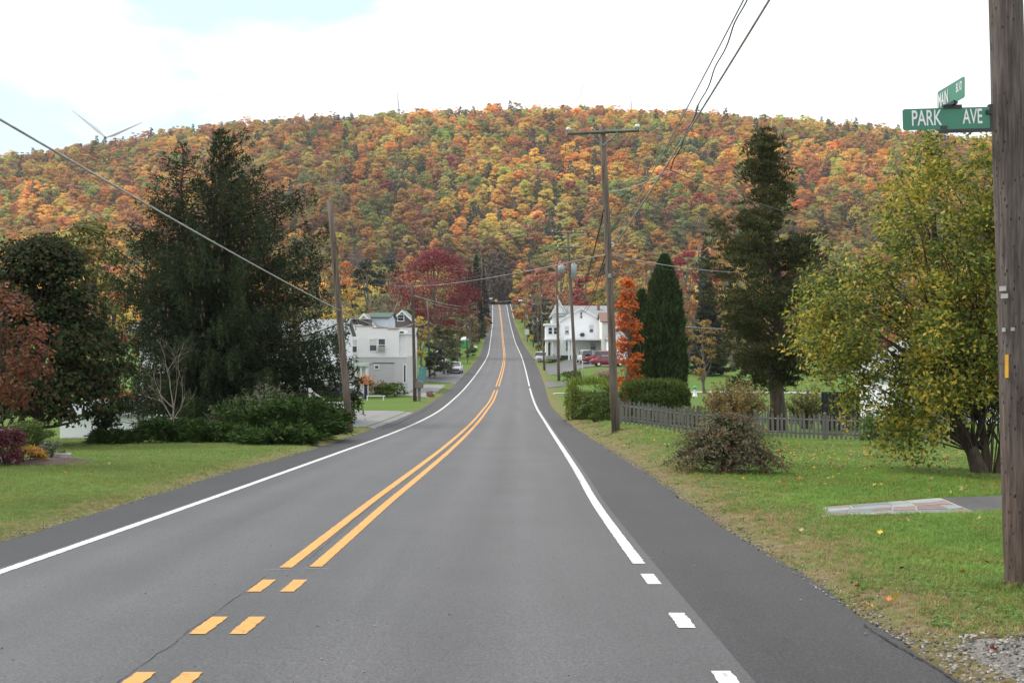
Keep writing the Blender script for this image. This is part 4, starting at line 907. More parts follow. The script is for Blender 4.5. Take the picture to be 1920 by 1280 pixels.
# clipped hedge
def hedge(px0, px1, d, ytop, dp, seed, label, material, n, shoots=0.0, leaf=0.05):
    rng = np.random.default_rng(seed); x0, x1 = PX(px0, d), PX(px1, d); xc = (x0+x1)/2; z = gz(xc, d); h = -(ytop-640)/F*d-z; w = x1-x0
    C = rng.uniform(-1, 1, (n, 3)); ax = rng.integers(0, 5, n)
    C[ax == 0, 0] = -1; C[ax == 1, 0] = 1; C[(ax == 2), 1] = -1; C[ax == 3, 2] = 1; C[ax == 4, 1] = -1
    out = np.zeros((n, 3)); out[np.arange(n), [0 if a < 2 else (2 if a == 3 else 1) for a in ax]] = np.where((ax == 1) | (ax == 3), 1, -1)
    C = np.sign(C)*np.abs(C)**1.0; rnd = np.linalg.norm(C[:, :2], axis=1); C[:, :2] *= np.where(rnd > 1.10, 1.10/rnd, 1)[:, None]
    Pp = C*np.array([w/2, dp/2, h/2])+np.array([0, 0, h/2]); Pp += rng.normal(size=Pp.shape)*0.06+out*0.32*(vnoise(Pp[:, 0]*1.5, Pp[:, 2]*1.5+Pp[:, 1], 0.7, seed)-0.5)[:, None]
    Pp[:, 2] *= 1-0.22*np.abs(Pp[:, 0]/(w/2))**5-0.12*np.abs(Pp[:, 1]/(dp/2))**4+0.12*(vnoise(Pp[:, 0], Pp[:, 1], 0.8, seed+5)-0.5)
    Pp[:, 2] = np.clip(Pp[:, 2], 0.02, None)
    fo = MB().cards(Pp, out+rng.normal(size=(n, 3))*0.7, leaf*(0.6+0.8*rng.random(n)), 0.5, rng, SN=unit(out+0.5*rng.normal(size=(n, 3))+[0, 0, 0.2]))
    if shoots:
        k = int(w*150); p = np.column_stack([rng.uniform(-w/2, w/2, k)*0.95, rng.uniform(-dp/2, dp/2, k), np.full(k, h*0.95)]); p[:, 2] *= 1-0.2*np.abs(p[:, 0]/(w/2))**5
        fo.strips(p, rng.normal(size=(k, 3))*0.25+[0, 0, 1], shoots*(0.4+0.9*rng.random(k)), 0.03, rng)
    o = thing('hedge', label, 'hedge', (xc, d, z))
    MB().box((0, 0, h*0.36), (w*0.78, dp*0.70, h*0.72)).build('inner_branches', M_BARK, o); fo.build('foliage', material, o)
hedge(1163, 1292, 57, 718, 1.6, 121, 'long clipped dark green hedge below the arborvitae', L_HEDGE, 12000, 0.34)
hedge(1062, 1150, 60, 716, 1.8, 122, 'bright feathery left end of the hedge by the road', L_HEDGEB, 7000, 0.42)
blob_shrub(1118, 54.5, 1.55, 1.45, 123, 'dark round shrub in front of the bright hedge', L_HEDGE, 50, 80, 0.045)

# red-berried bush on the verge
def berry_bush():
    x, d, z = gp(1362, 886); rng = np.random.default_rng(131)
    o = thing('berry_bush', 'sprawling brownish bush with red berries on the right verge', 'shrub', (x, d, z)); st = MB(); C = []; B = []
    for k in range(620):
        a = rng.random()*6.283; el = rng.uniform(0.05, 1.5); L = rng.uniform(0.6, 1.22)
        tip = np.array([math.cos(a)*math.cos(el)*L*1.2, math.sin(a)*math.cos(el)*L*0.9, max(0.06, math.sin(el)*L*1.16)])
        t = np.linspace(0, 1, 7)[:, None]; br = tip*t+np.array([0, 0, 0.28])*np.sin(t*3.14)-np.array([0, 0, 0.12])*t**3
        br[:, 2] = np.maximum(br[:, 2], 0.02)
        st.tube(br, np.linspace(0.009, 0.002, 7), 3, False)
        u_ = (0.2+0.8*rng.random(46))*6; i = np.clip(u_.astype(int), 0, 5); f = (u_-i)[:, None]
        C.append(br[i]*(1-f)+br[i+1]*f+rng.normal(size=(46, 3))*0.05)
        if k % 3 == 0: B.append(br[6]+rng.normal(size=3)*0.05)
    C = np.vstack(C); C[:, 2] = np.maximum(C[:, 2], 0.02); N = rng.normal(size=C.shape)+[0, 0, 0.4]
    st.build('stems', mat('berry_stem', (0.12, 0.09, 0.075), (0.06, 0.045, 0.04), 0.9, 9), o)
    MB().cards(C, N, 0.033*(0.6+0.8*rng.random(len(C))), 0.42, rng, SN=unit(unit(C-[0, 0, 0.4])+0.7*unit(N))).build('foliage', L_BERRY, o)
    b = MB()
    for p in B: b.ell(p, (0.016,)*3, 6, 4)
    b = b.build('berries', mat('red_berry', (0.42, 0.03, 0.03), (0.3, 0.02, 0.02), 0.4, 5), o, True); b['kind'] = 'stuff'
berry_bush()
# shrubs in and behind the fenced yard
wispy(1378, 48, 3.0, 2.5, 141, 'tall tawny arching shrub inside the picket fence', L_BROWNY, 170, 0.055, per=60)
wispy(1300, 52, 1.7, 1.15, 142, 'low yellow-green shrub behind the picket fence near the hedge', L_HEDGEB, 60, 0.045)
wispy(1512, 56, 2.4, 2.4, 143, 'olive shrub right of the cedar trunk', L_OLIVE, 80, 0.055, per=55)
blob_shrub(1660, 40, 1.8, 1.3, 144, 'green bush half hidden behind the drooping branches', L_HEDGE, 40, 70, 0.045)
blob_shrub(1072, 127, 2.3, 1.3, 145, 'ivy-like green shrub at the foot of a tall pole', L_HEDGE, 30, 50, 0.10)
wispy(1137, 122, 3.0, 1.6, 146, 'round tuft of tan ornamental grass beyond the hedge', leafmat('tan_grass', [(0.30, 0.22, 0.14), (0.42, 0.32, 0.22)], 0.2), 160, 0.06, name='ornamental_grass', per=14)

# ------------------------------------------------------------------ trees of the valley, one by one
def mid(px, d, ytop, wpx, seed, material, label, kind='b', name=None, leaf=None, n_cl=34, per=60, z0f=0.2, shell=0.4, bark=M_BARKG):
    x, z, h = dims(px, d, ytop); r = wpx/2/F*d
    if kind == 'b':
        tk, c = broadleaf_mesh(seed, h, r, n_cl=n_cl, per=per, leaf=leaf or max(0.10, 0.0011*d), rc=r*0.36, z0f=z0f, limbs=18, shell=shell)
    elif kind == 'c':
        tk, c = conifer_mesh(seed, h, r, n_br=150, per=60, tw=0.34*max(1, r*0.35), tww=0.055*max(1, d/80), hang=0.35, sides=6, pw=0.7)
    else:
        tk = bare_mesh(seed, h, 0.7, h*0.02, 4, 3); o = thing(name or 'bare_tree', label, 'tree', (x, d, z)); tk.build('trunk', M_TWIG, o, True); return o
    return place_tree(name or ('broadleaf_tree' if kind == 'b' else 'evergreen_tree'), label, 'tree', x, d, tk, c, bark, material)
def lm(nm, c, sp=0.5, patch=0.4, ps=0.25): 
    c = np.array(c); return leafmat(nm, [tuple(c*(1-sp)), tuple(c), tuple(np.minimum(c*(1+sp*0.8), 0.8))], 0.3, patch=patch, pscale=ps)
L_PINE = lm('far_pine', (0.028, 0.042, 0.026)); L_DKGRN = lm('far_dark_green', (0.045, 0.062, 0.030)); L_WILLOW = lm('willow_leaves', (0.20, 0.19, 0.085)); L_TAN = lm('tan_leaves', (0.24, 0.17, 0.075))
L_ORANGE = lm('far_orange', (0.42, 0.15, 0.04)); L_PINK = lm('salmon_leaves', (0.36, 0.14, 0.085)); L_CRIM = lm('far_crimson', (0.30, 0.04, 0.045)); L_YEL = lm('far_yellow', (0.46, 0.33, 0.06)); L_MOSS = lm('far_moss', (0.13, 0.13, 0.04)); L_BRN = lm('far_brown', (0.24, 0.115, 0.045))
mid(818, 215, 458, 146, 201, L_RED, 'great rounded dark red maple above the left houses', n_cl=170, per=120, leaf=0.17, z0f=0.12)
mid(683, 262, 484, 58, 202, L_PINE, 'dark rounded tree behind the bare tree, left of its pair', n_cl=60, z0f=0.05); mid(728, 268, 482, 66, 203, L_PINE, 'dark rounded tree next to the red maple', n_cl=60, z0f=0.05)
mid(716, 205, 505, 60, 204, None, 'bare forked tree above the green-roofed house', 'bare'); mid(672, 240, 520, 50, 205, None, 'bare tree left of the dark evergreens', 'bare')
mid(735, 225, 540, 78, 206, L_WILLOW, 'pale drooping willow-like tree behind the green roof'); mid(655, 190, 535, 70, 207, L_YEL, 'yellowing tree above the flat-roofed building', per=40)
mid(602, 200, 470, 66, 208, L_WILLOW, 'pale yellow-green tree just right of the spruce'); mid(640, 300, 480, 60, 209, L_ORANGE, 'orange tree behind the leaning pole'); mid(690, 205, 570, 60, 210, L_MOSS, 'mossy low tree behind the flat roof')
mid(575, 230, 500, 60, 229, L_DKGRN, 'dull green tree between spruce and pale tree')
mid(832, 152, 600, 62, 211, lm('mixed_shrub_tree', (0.10, 0.11, 0.035), 0.7, 0.9), 'low bushy green and orange tree beside the road on the left', z0f=0.03, n_cl=46); mid(790, 160, 590, 40, 212, L_YEL, 'yellow-orange treetop behind the left roadside poles', per=45)
mid(815, 140, 640, 42, 213, L_DKGRN, 'dark green bush tree left of the white steps', z0f=0.02)
mid(893, 330, 478, 34, 214, L_PINE, 'tall dark hemlock left of the road near the crest', 'c'); mid(880, 300, 500, 36, 215, L_PINE, 'dark hemlock behind the red maple', 'c'); mid(904, 400, 500, 30, 216, L_PINE, 'dark evergreen at the crest, left of the road', 'c')
mid(909, 345, 592, 17, 217, lm('amber', (0.36, 0.20, 0.04)), 'small amber tree at the left roadside below the crest', z0f=0.15, per=40); mid(880, 255, 560, 34, 218, L_TAN, 'thin tan tree behind the roadside poles on the left', per=22)
mid(970, 470, 502, 28, 219, L_YEL, 'slender yellow tree right of the road at the crest', z0f=0.05); mid(990, 400, 552, 26, 220, L_ORANGE, 'small orange tree at the right roadside below the crest', z0f=0.1)
mid(1012, 330, 500, 60, 221, L_PINK, 'salmon-pink tree right of the crest'); mid(1050, 320, 484, 60, 222, L_PINK, 'taller salmon-orange tree behind the white house'); mid(1000, 360, 530, 36, 223, L_MOSS, 'moss-green tree beside the salmon trees')
mid(1030, 235, 556, 46, 224, L_DKGRN, 'dark green tree behind the left end of the white house', z0f=0.1); mid(1098, 290, 512, 52, 225, L_CRIM, 'crimson tree above the white house roof'); mid(1145, 250, 528, 74, 226, L_MOSS, 'broad mossy green tree above the brown roof')
mid(1180, 310, 478, 70, 227, L_BRN, 'brown-orange tree behind the tall wooden pole'); mid(1216, 330, 466, 60, 228, L_BRN, 'tall russet tree left of the arborvitae top')
mid(1285, 330, 458, 62, 231, L_CRIM, 'dark crimson tree right of the arborvitae top'); mid(1322, 300, 448, 56, 232, lm('far_spruce', (0.045, 0.065, 0.05)), 'blue-green evergreen right of the crimson tree', 'c')
mid(1372, 260, 450, 76, 233, lm('amber_tree', (0.34, 0.20, 0.04)), 'large amber tree left of the cedar'); mid(1340, 210, 500, 36, 234, L_CRIM, 'small bright red tree left of the amber tree', z0f=0.1)
mid(1328, 128, 528, 66, 235, lm('dusky_spruce', (0.035, 0.048, 0.036)), 'dusky blue spruce behind the small autumn tree', 'c'); mid(1322, 106, 596, 52, 236, lm('small_autumn', (0.30, 0.20, 0.06), 0.6, 0.7), 'small yellow and orange tree on the far lawn', z0f=0.12, per=40)
mid(1275, 230, 520, 50, 237, L_TAN, 'thin tan tree right of the arborvitae', per=24); mid(1420, 240, 480, 70, 238, L_MOSS, 'green-gold tree behind the cedar'); mid(1505, 230, 470, 80, 239, L_BRN, 'russet tree right of the cedar')
mid(1580, 220, 455, 90, 240, L_MOSS, 'moss-green tree behind the yellowing tree'); mid(1650, 200, 470, 80, 241, L_CRIM, 'red tree glimpsed behind the yellowing tree'); mid(1740, 180, 450, 90, 242, L_ORANGE, 'orange tree behind the yellowing tree'); mid(1850, 150, 440, 100, 243, L_MOSS, 'green tree behind the near pole')
mid(1555, 120, 610, 50, 244, L_RED, 'low dark red shrub tree on the far lawn', z0f=0.05, per=40)
UND = [(612, 175, 585, 60, 'L_YEL', 'yellow shrubby tree right of the spruce foot'), (640, 215, 560, 60, 'L_WILLOW', 'pale thicket behind the leaning pole'), (762, 190, 575, 44, 'L_MOSS', 'mossy thicket left of the red maple trunk'), (775, 240, 545, 50, 'L_BRN', 'brown tree under the left side of the red maple'), (832, 240, 590, 40, 'L_BRN', 'brown undergrowth below the red maple'), (862, 275, 575, 34, 'L_MOSS', 'mossy tree behind the roadside poles on the left'), (884, 285, 585, 28, 'L_TAN', 'tan undergrowth left of the far road'), (845, 190, 630, 40, 'L_DKGRN', 'dark green thicket behind the white sedan'),
       (900, 310, 600, 22, 'L_DKGRN', 'dark low thicket at the left roadside'), (1000, 300, 590, 24, 'L_MOSS', 'mossy thicket on the right roadside'), (1015, 262, 590, 30, 'L_DKGRN', 'dark thicket left of the white house'), (978, 440, 530, 30, 'L_ORANGE', 'orange tree right of the slender yellow one'), (994, 380, 540, 36, 'L_YEL', 'yellow-orange tree behind the right-hand poles'), (1160, 255, 560, 50, 'L_DKGRN', 'dark green tree behind the brown-roofed house'), (1215, 180, 560, 60, 'L_MOSS', 'moss-green tree behind the narrower arborvitae'), (1300, 170, 560, 60, 'L_BRN', 'brownish thicket right of the tall arborvitae'), (1400, 150, 590, 60, 'L_MOSS', 'green thicket behind the cedar trunk'), (1450, 190, 560, 80, 'L_BRN', 'russet thicket behind the cedar')]
for k, (px, d, yt, w, mn, lb) in enumerate(UND): mid(px, d, yt, w, 400+k, globals()[mn], lb, z0f=0.02, n_cl=36, per=50)
for k, (px, d, yt, w) in enumerate([(918, 566, 490, 22), (934, 575, 485, 24), (950, 566, 495, 22), (941, 590, 470, 28), (926, 600, 470, 30)]):
    mid(px, d, yt, w, 260+k, lm('shadowed_wood', (0.10, 0.070, 0.045)), '%s of the shade-darkened brown trees closing the road beyond the crest' % ['leftmost', 'middle', 'rightmost', 'right rear', 'left rear'][k], z0f=0.03, n_cl=46)  # dark leaf colour carries the shadow of the wood beyond the crest

# ------------------------------------------------------------------ drives, gravel, flagstones
def strip(name, A, B, material, lift, n=10, m=4, label=None, parent=None):
    """draped sheet between two ground polylines (x, d)"""
    def res(Pl):
        Pl = np.array(Pl, float); s_ = np.concatenate([[0], np.cumsum(np.linalg.norm(np.diff(Pl, axis=0), axis=1))]); t = np.linspace(0, s_[-1], n+1)
        return np.column_stack([np.interp(t, s_, Pl[:, 0]), np.interp(t, s_, Pl[:, 1])])
    a, b = res(A), res(B); f = np.linspace(0, 1, m+1)[:, None, None]
    G = a[None]*(1-f)+b[None]*f; Z = ground(G[..., 0], G[..., 1]); Z = np.maximum(Z, zr(G[..., 1])-0.03*1) if False else Z
    V = np.concatenate([G, (Z+lift)[..., None]], -1).reshape(-1, 3); nc = n+1
    i = np.arange(m)[:, None]; j = np.arange(n)[None]; q = np.stack([i*nc+j, i*nc+j+1, (i+1)*nc+j+1, (i+1)*nc+j], -1).reshape(-1, 4)
    me = MB().add(V, q).mesh(name, True); me.materials.append(material)
    uvl = me.uv_layers.new(name='lane'); idx = np.zeros(len(me.loops), np.int32); me.loops.foreach_get('vertex_index', idx); uvl.data.foreach_set('uv', V[idx][:, :2].ravel().astype(np.float32))
    o = link(name, me, parent); struct(o)
    if label: tag(o, label, None)
    return o
def g2(px, py): x, d, z = gp(px, py); return (x, d)
edge = lambda d, o=-0.0: (float(fEL(d))-o, d)
strip('driveway', [edge(50), edge(56), edge(63), edge(72)], [(-18, 56), (-18, 60), (-18, 66), (-18, 74)], M_DRIVE, 0.035, 24, 12, 'worn grey asphalt forecourt left of the road')
strip('driveway', [edge(95), edge(103), edge(112), edge(122)], [(-17, 116), (-17, 119), (-17, 122), (-17, 127)], M_DRIVE, 0.035, 16, 10, 'narrow grey drive beside the flat-roofed building')
strip('driveway', [edge(126), edge(138), edge(150), edge(160)], [(-11.5, 132), (-11.5, 140), (-11.5, 150), (-11.5, 160)], M_DRIVE2, 0.04, 16, 8, 'dark parking strip under the white sedan')
redge = lambda d, o=0.0: (float(fER(d))+o, d)
strip('driveway', [redge(148), redge(158), redge(168), redge(186)], [(24, 160), (24, 166), (24, 174), (24, 182)], M_DRIVE2, 0.04, 16, 14, 'dark asphalt parking area before the white house')
strip('driveway', [redge(115), redge(121), redge(127), redge(131)], [(6.6, 124), (6.4, 125.5), (6.2, 127), (6.0, 128.5)], M_DRIVE2, 0.04, 10, 8, 'dark curved apron beside the road on the right')
strip('driveway', [redge(104), redge(106)], [(11, 105.5), (11, 107)], M_CONC, 0.04, 4, 10, 'pale concrete walk crossing the right verge')
strip('path', [(11, 106), (60, 106)], [(11, 108.5), (60, 108.5)], M_CONC, 0.04, 30, 2, 'pale lane crossing the far right lawn')
M_GRAVEL = mat('gravel', (0.22, 0.21, 0.195), (0.10, 0.095, 0.088), 0.95, 40, bump=1.0, detail=9)
strip('gravel_road', [redge(-3), redge(3), redge(6.3), redge(7.75, -0.02)], [(14, -3), (14, 3), (14, 6.0), (14, 7.4)], M_GRAVEL, 0.03, 26, 26, 'grey gravel at the mouth of the side road')

def flag_path():
    rng = np.random.default_rng(8)
    a, b, c, d_ = g2(1546, 951), g2(1761, 934.5), g2(1826, 962), g2(1556, 969)
    o = thing('stone_path', 'irregular flagstone paving in grey and pink set in the right lawn', 'stone path', (a[0], a[1], gz(*a)))
    A, B, C_, D_ = map(np.array, (a, b, c, d_)); o0 = np.array(a)
    def uv(u, v): return (A*(1-u)+B*u)*(1-v)+(D_*(1-u)+C_*u)*v
    # mortar bed
    bed = [uv(u, 0) for u in np.linspace(-0.02, 1.02, 9)]+[uv(u, 1) for u in np.linspace(1.02, -0.06, 9)]
    z0 = gz(*a); zf = lambda p: gz(p[0], p[1])-z0
    V = [[p[0]-a[0], p[1]-a[1], zf(p)+0.004] for p in bed]; n = len(V); V.append(list(np.mean(V, 0)))
    MB().add(V, None, [[n, k, (k+1) % n] for k in range(n)]).build('mortar_bed', M_CONC, o)
    cols = [(0.23, 0.26, 0.25), (0.20, 0.14, 0.135), (0.28, 0.30, 0.29), (0.24, 0.17, 0.16), (0.17, 0.18, 0.185)]
    ms = [mat('flagstone_%d' % k, c_, tuple(x*0.75 for x in c_), 0.85, 5, bump=0.3) for k, c_ in enumerate(cols)]
    nu, nv = 6, 4; G = np.array([[[ (i+(rng.uniform(-0.28, 0.28) if 0 < i < nu else 0))/nu, (j+(rng.uniform(-0.25, 0.25) if 0 < j < nv else 0))/nv] for j in range(nv+1)] for i in range(nu+1)])
    used = set()
    for i in range(nu):
        for j in range(nv):
            if (i, j) in used: continue
            poly = [G[i][j], G[i+1][j], G[i+1][j+1], G[i][j+1]]
            if rng.random() < 0.35 and i+1 < nu and (i+1, j) not in used:
                used.add((i+1, j)); poly = [G[i][j], G[i+1][j], G[i+2][j], G[i+2][j+1], G[i+1][j+1], G[i][j+1]]
            poly = np.array(poly); cc = poly.mean(0); poly = cc+(poly-cc)*0.93
            w = [uv(*p) for p in poly]
            V = [[p[0]-a[0], p[1]-a[1], zf(p)+0.010+0.005*rng.random()] for p in w]+[[p[0]-a[0], p[1]-a[1], zf(p)-0.01] for p in w]
            n = len(w); V.append(list(np.mean(V[:n], 0)))
            MB().add(V, [[k, n+k, n+(k+1) % n, (k+1) % n] for k in range(n)], [[2*n, k, (k+1) % n] for k in range(n)]).build('flagstone', ms[rng.integers(0, 5)], o)
    strip('asphalt_walk', [g2(1764, 934), g2(1905, 928)], [g2(1829, 961.5), g2(1905, 955)], M_DRIVE2, 0.006, 6, 4, 'dark walk continuing from the flagstones to the near pole')
flag_path()

# ------------------------------------------------------------------ picket fence round the right yard
def fence(a, b, label, h=0.98, step=0.17, seed=0, lean=0.0):
    rng = np.random.default_rng(seed); a, b = np.array(a, float), np.array(b, float); L = np.linalg.norm(b-a); u = (b-a)/L; ang = math.atan2(u[1], u[0])
    o = thing('picket_fence', label, 'fence', (a[0], a[1], gz(*a)), ang); z0 = gz(*a)
    gzl = lambda t: gz(*(a+u*t))-z0
    pk = []
    for v in range(3):                                   # three shared picket shapes, dog-eared and pointed
        w, hh = 0.085, h*(0.97+0.03*v)
        mb = MB(); pr = [(-w/2, 0.05), (w/2, 0.05), (w/2, hh-0.10), (w*0.22, hh-0.03), (0, hh), (-w*0.22, hh-0.03), (-w/2, hh-0.10)]
        f = [[x, -0.011, z] for x, z in pr]+[[x, 0.011, z] for x, z in pr]; n = 7
        f += [[0, -0.011, hh*0.5], [0, 0.011, hh*0.5]]
        mb.add(f, [[k, (k+1) % n, n+(k+1) % n, n+k] for k in range(n)], [[2*n, (k+1) % n, k] for k in range(n)]+[[2*n+1, n+k, n+(k+1) % n] for k in range(n)])
        me = mb.mesh('picket'); me.materials.append(M_GREYWOOD); pk.append(me)
    k = 0; t = 0.1
    while t < L:
        p = link('picket', pk[rng.integers(0, 3)], o, (t, -0.035, gzl(t))); p.rotation_euler = (rng.normal()*0.012, rng.normal()*0.03, 0); t += step*(0.97+0.06*rng.random())
    nP = max(2, int(L/2.4)+1)
    pts = [L*i/(nP-1) for i in range(nP)]
    for t in pts:
        m_ = MB(); m_.box((0, 0, h*0.53), (0.10, 0.10, h*1.1)); m_.box((0, 0, h*1.09), (0.11, 0.11, 0.05), taper=0.4); m_.build('post', M_GREYWOOD, o, loc=(t, 0.03, gzl(t)-0.02))
    for zz in (0.27, 0.78):
        for i in range(nP-1):
            MB().tube([(pts[i], -0.005, gzl(pts[i])+zz*h), (pts[i+1], -0.005, gzl(pts[i+1])+zz*h)], 0.035, 4).build('rail', M_GREYWOOD, o)
fence((4.15, 44.6), (17.2, 43.4), 'long grey picket fence across the lawn from the tall pole past the berry bush', seed=2)
fence((4.6, 50.5), (8.3, 51.2), 'short second picket fence just behind the front one near the hedge', seed=1)
fence((9.0, 58.5), (16.5, 60.5), 'rear grey picket fence at the back of the yard', seed=3, step=0.2)
def board_screen():
    x0, x1, d = PX(1540, 54), PX(1612, 54), 54; z = gz(x0, d); o = thing('board_fence', 'black board fence panel beyond the picket fence', 'fence', (x0, d, z)); M = mat('black_boards', (0.022, 0.022, 0.026), (0.014, 0.014, 0.016), 0.8, 4, (1, 1, 0.2))
    n = 11; w = (x1-x0)/n
    for k in range(n): MB().box(((k+0.5)*w, 0, 0.92), (w*0.93, 0.03, 1.84)).build('board', M, o)
    for zz in (0.4, 1.4): MB().box(((x1-x0)/2, 0.04, zz), (x1-x0, 0.05, 0.09)).build('rail', M, o)
board_screen()

# ------------------------------------------------------------------ houses
def win(par, x, z, w, h, y, frame=M_WHITE, glass=M_GLASS, fw=0.09, mull=True, blind=None):
    """sash window on a wall facing the camera; x, z = lower left corner, y = wall face"""
    f = MB(); f.bx(x-fw, x+w+fw, y-0.06, y+0.02, z-fw, z, 0); f.bx(x-fw, x+w+fw, y-0.055, y+0.02, z+h, z+h+fw); f.bx(x-fw, x, y-0.05, y+0.02, z, z+h); f.bx(x+w, x+w+fw, y-0.05, y+0.02, z, z+h)
    if mull: f.bx(x, x+w, y-0.04, y+0.02, z+h*0.48, z+h*0.53)
    o = f.build('window', frame, par)
    MB().bx(x, x+w, y-0.012, y-0.006, z, z+h).build('pane', glass, o)
    if blind: MB().bx(x+0.02, x+w-0.02, y-0.022, y-0.016, z+h*(1-blind), z+h).build('blind', mat('window_blind', (0.6, 0.6, 0.58), None, 0.8, 3), o)
    return o
def gable_house(o, x0, x1, y0, y1, z0, ze, zp, wallm, roofm, front=True, ov=0.35, rt=0.12, base=None):
    """walls and roof in local metres; ridge along y if front (gable faces camera), else along x"""
    w = MB()
    if front:
        xm = (x0+x1)/2; prof = [(x0, z0), (x1, z0), (x1, ze), (xm, zp), (x0, ze)]
        V = [[x, y0, z] for x, z in prof]+[[x, y1, z] for x, z in prof]
        w.add(V, [[0, 5, 6, 1], [1, 6, 7, 2], [4, 9, 5, 0]], [[0, 1, 2], [0, 2, 4], [2, 3, 4], [6, 5, 7], [5, 9, 7], [7, 9, 8]])
    else:
        ym = (y0+y1)/2; prof = [(y0, z0), (y1, z0), (y1, ze), (ym, zp), (y0, ze)]
        V = [[x0, y, z] for y, z in prof]+[[x1, y, z] for y, z in prof]
        w.add(V, [[0, 5, 9, 4][::-1], [1, 2, 7, 6], [0, 1, 6, 5]], [[0, 2, 1], [0, 4, 2], [2, 4, 3], [5, 6, 7], [5, 7, 9], [7, 8, 9]])
    w.build('wall', wallm, o)
    for s_ in (-1, 1):
        r = MB()
        if front:
            sl_ = (zp-ze)/((x1-x0)/2); xe = (x0-ov) if s_ < 0 else (x1+ov); zee = ze-ov*sl_
            a = [[xm, y0-ov, zp+0.02], [xe, y0-ov, zee+0.02], [xe, y1+ov, zee+0.02], [xm, y1+ov, zp+0.02]]
        else:
            sl_ = (zp-ze)/((y1-y0)/2); ye = (y0-ov) if s_ < 0 else (y1+ov); zee = ze-ov*sl_
            a = [[x0-ov, ym, zp+0.02], [x0-ov, ye, zee+0.02], [x1+ov, ye, zee+0.02], [x1+ov, ym, zp+0.02]]
        a = np.array(a, float); b_ = a+np.array([0, 0, rt])
        r.add(np.vstack([a, b_]), [[0, 1, 2, 3], [4, 7, 6, 5], [0, 4, 5, 1], [1, 5, 6, 2], [2, 6, 7, 3], [3, 7, 4, 0]]); r.build('roof', roofm, o)
        if front:                                        # rake boards
            t = MB(); p, q = a[0], a[1]; t.add([p-[0, 0.03, 0.16], q-[0, 0.03, 0.16], q-[0, 0.03, -0.11], p-[0, 0.03, -0.11], p+[0, -0.005, -0.16], q+[0, -0.005, -0.16], q+[0, -0.005, 0.11], p+[0, -0.005, 0.11]], [[0, 1, 2, 3], [4, 7, 6, 5], [0, 4, 5, 1], [3, 2, 6, 7], [1, 5, 6, 2]]); t.build('rake_board', M_WHITE, o)
    if base: MB().bx(x0-0.02, x1+0.02, y0-0.02, y1+0.02, z0-0.6, z0+0.35).build('foundation', base, o)
M_WSID = siding('white_siding', (0.80, 0.82, 0.85), 0.22); M_GSID = siding('pale_grey_siding', (0.70, 0.70, 0.69), 0.16); M_VSID = siding('grey_vertical_panel', (0.48, 0.485, 0.48), 0.22, True); M_CREAM = siding('cream_siding', (0.66, 0.65, 0.60), 0.2)
M_SHING = mat('grey_shingles', (0.27, 0.29, 0.30), (0.17, 0.185, 0.19), 0.9, 7, (1, 4, 4), 0.4); M_GSHING = mat('green_shingles', (0.075, 0.115, 0.095), (0.05, 0.08, 0.065), 0.9, 7, (1, 4, 4), 0.4); M_BSHING = mat('brown_shingles', (0.22, 0.135, 0.11), (0.14, 0.085, 0.07), 0.9, 7, (1, 4, 4), 0.4)
M_DFOUND = mat('dark_foundation', (0.05, 0.052, 0.07), (0.03, 0.03, 0.04), 0.9, 4)

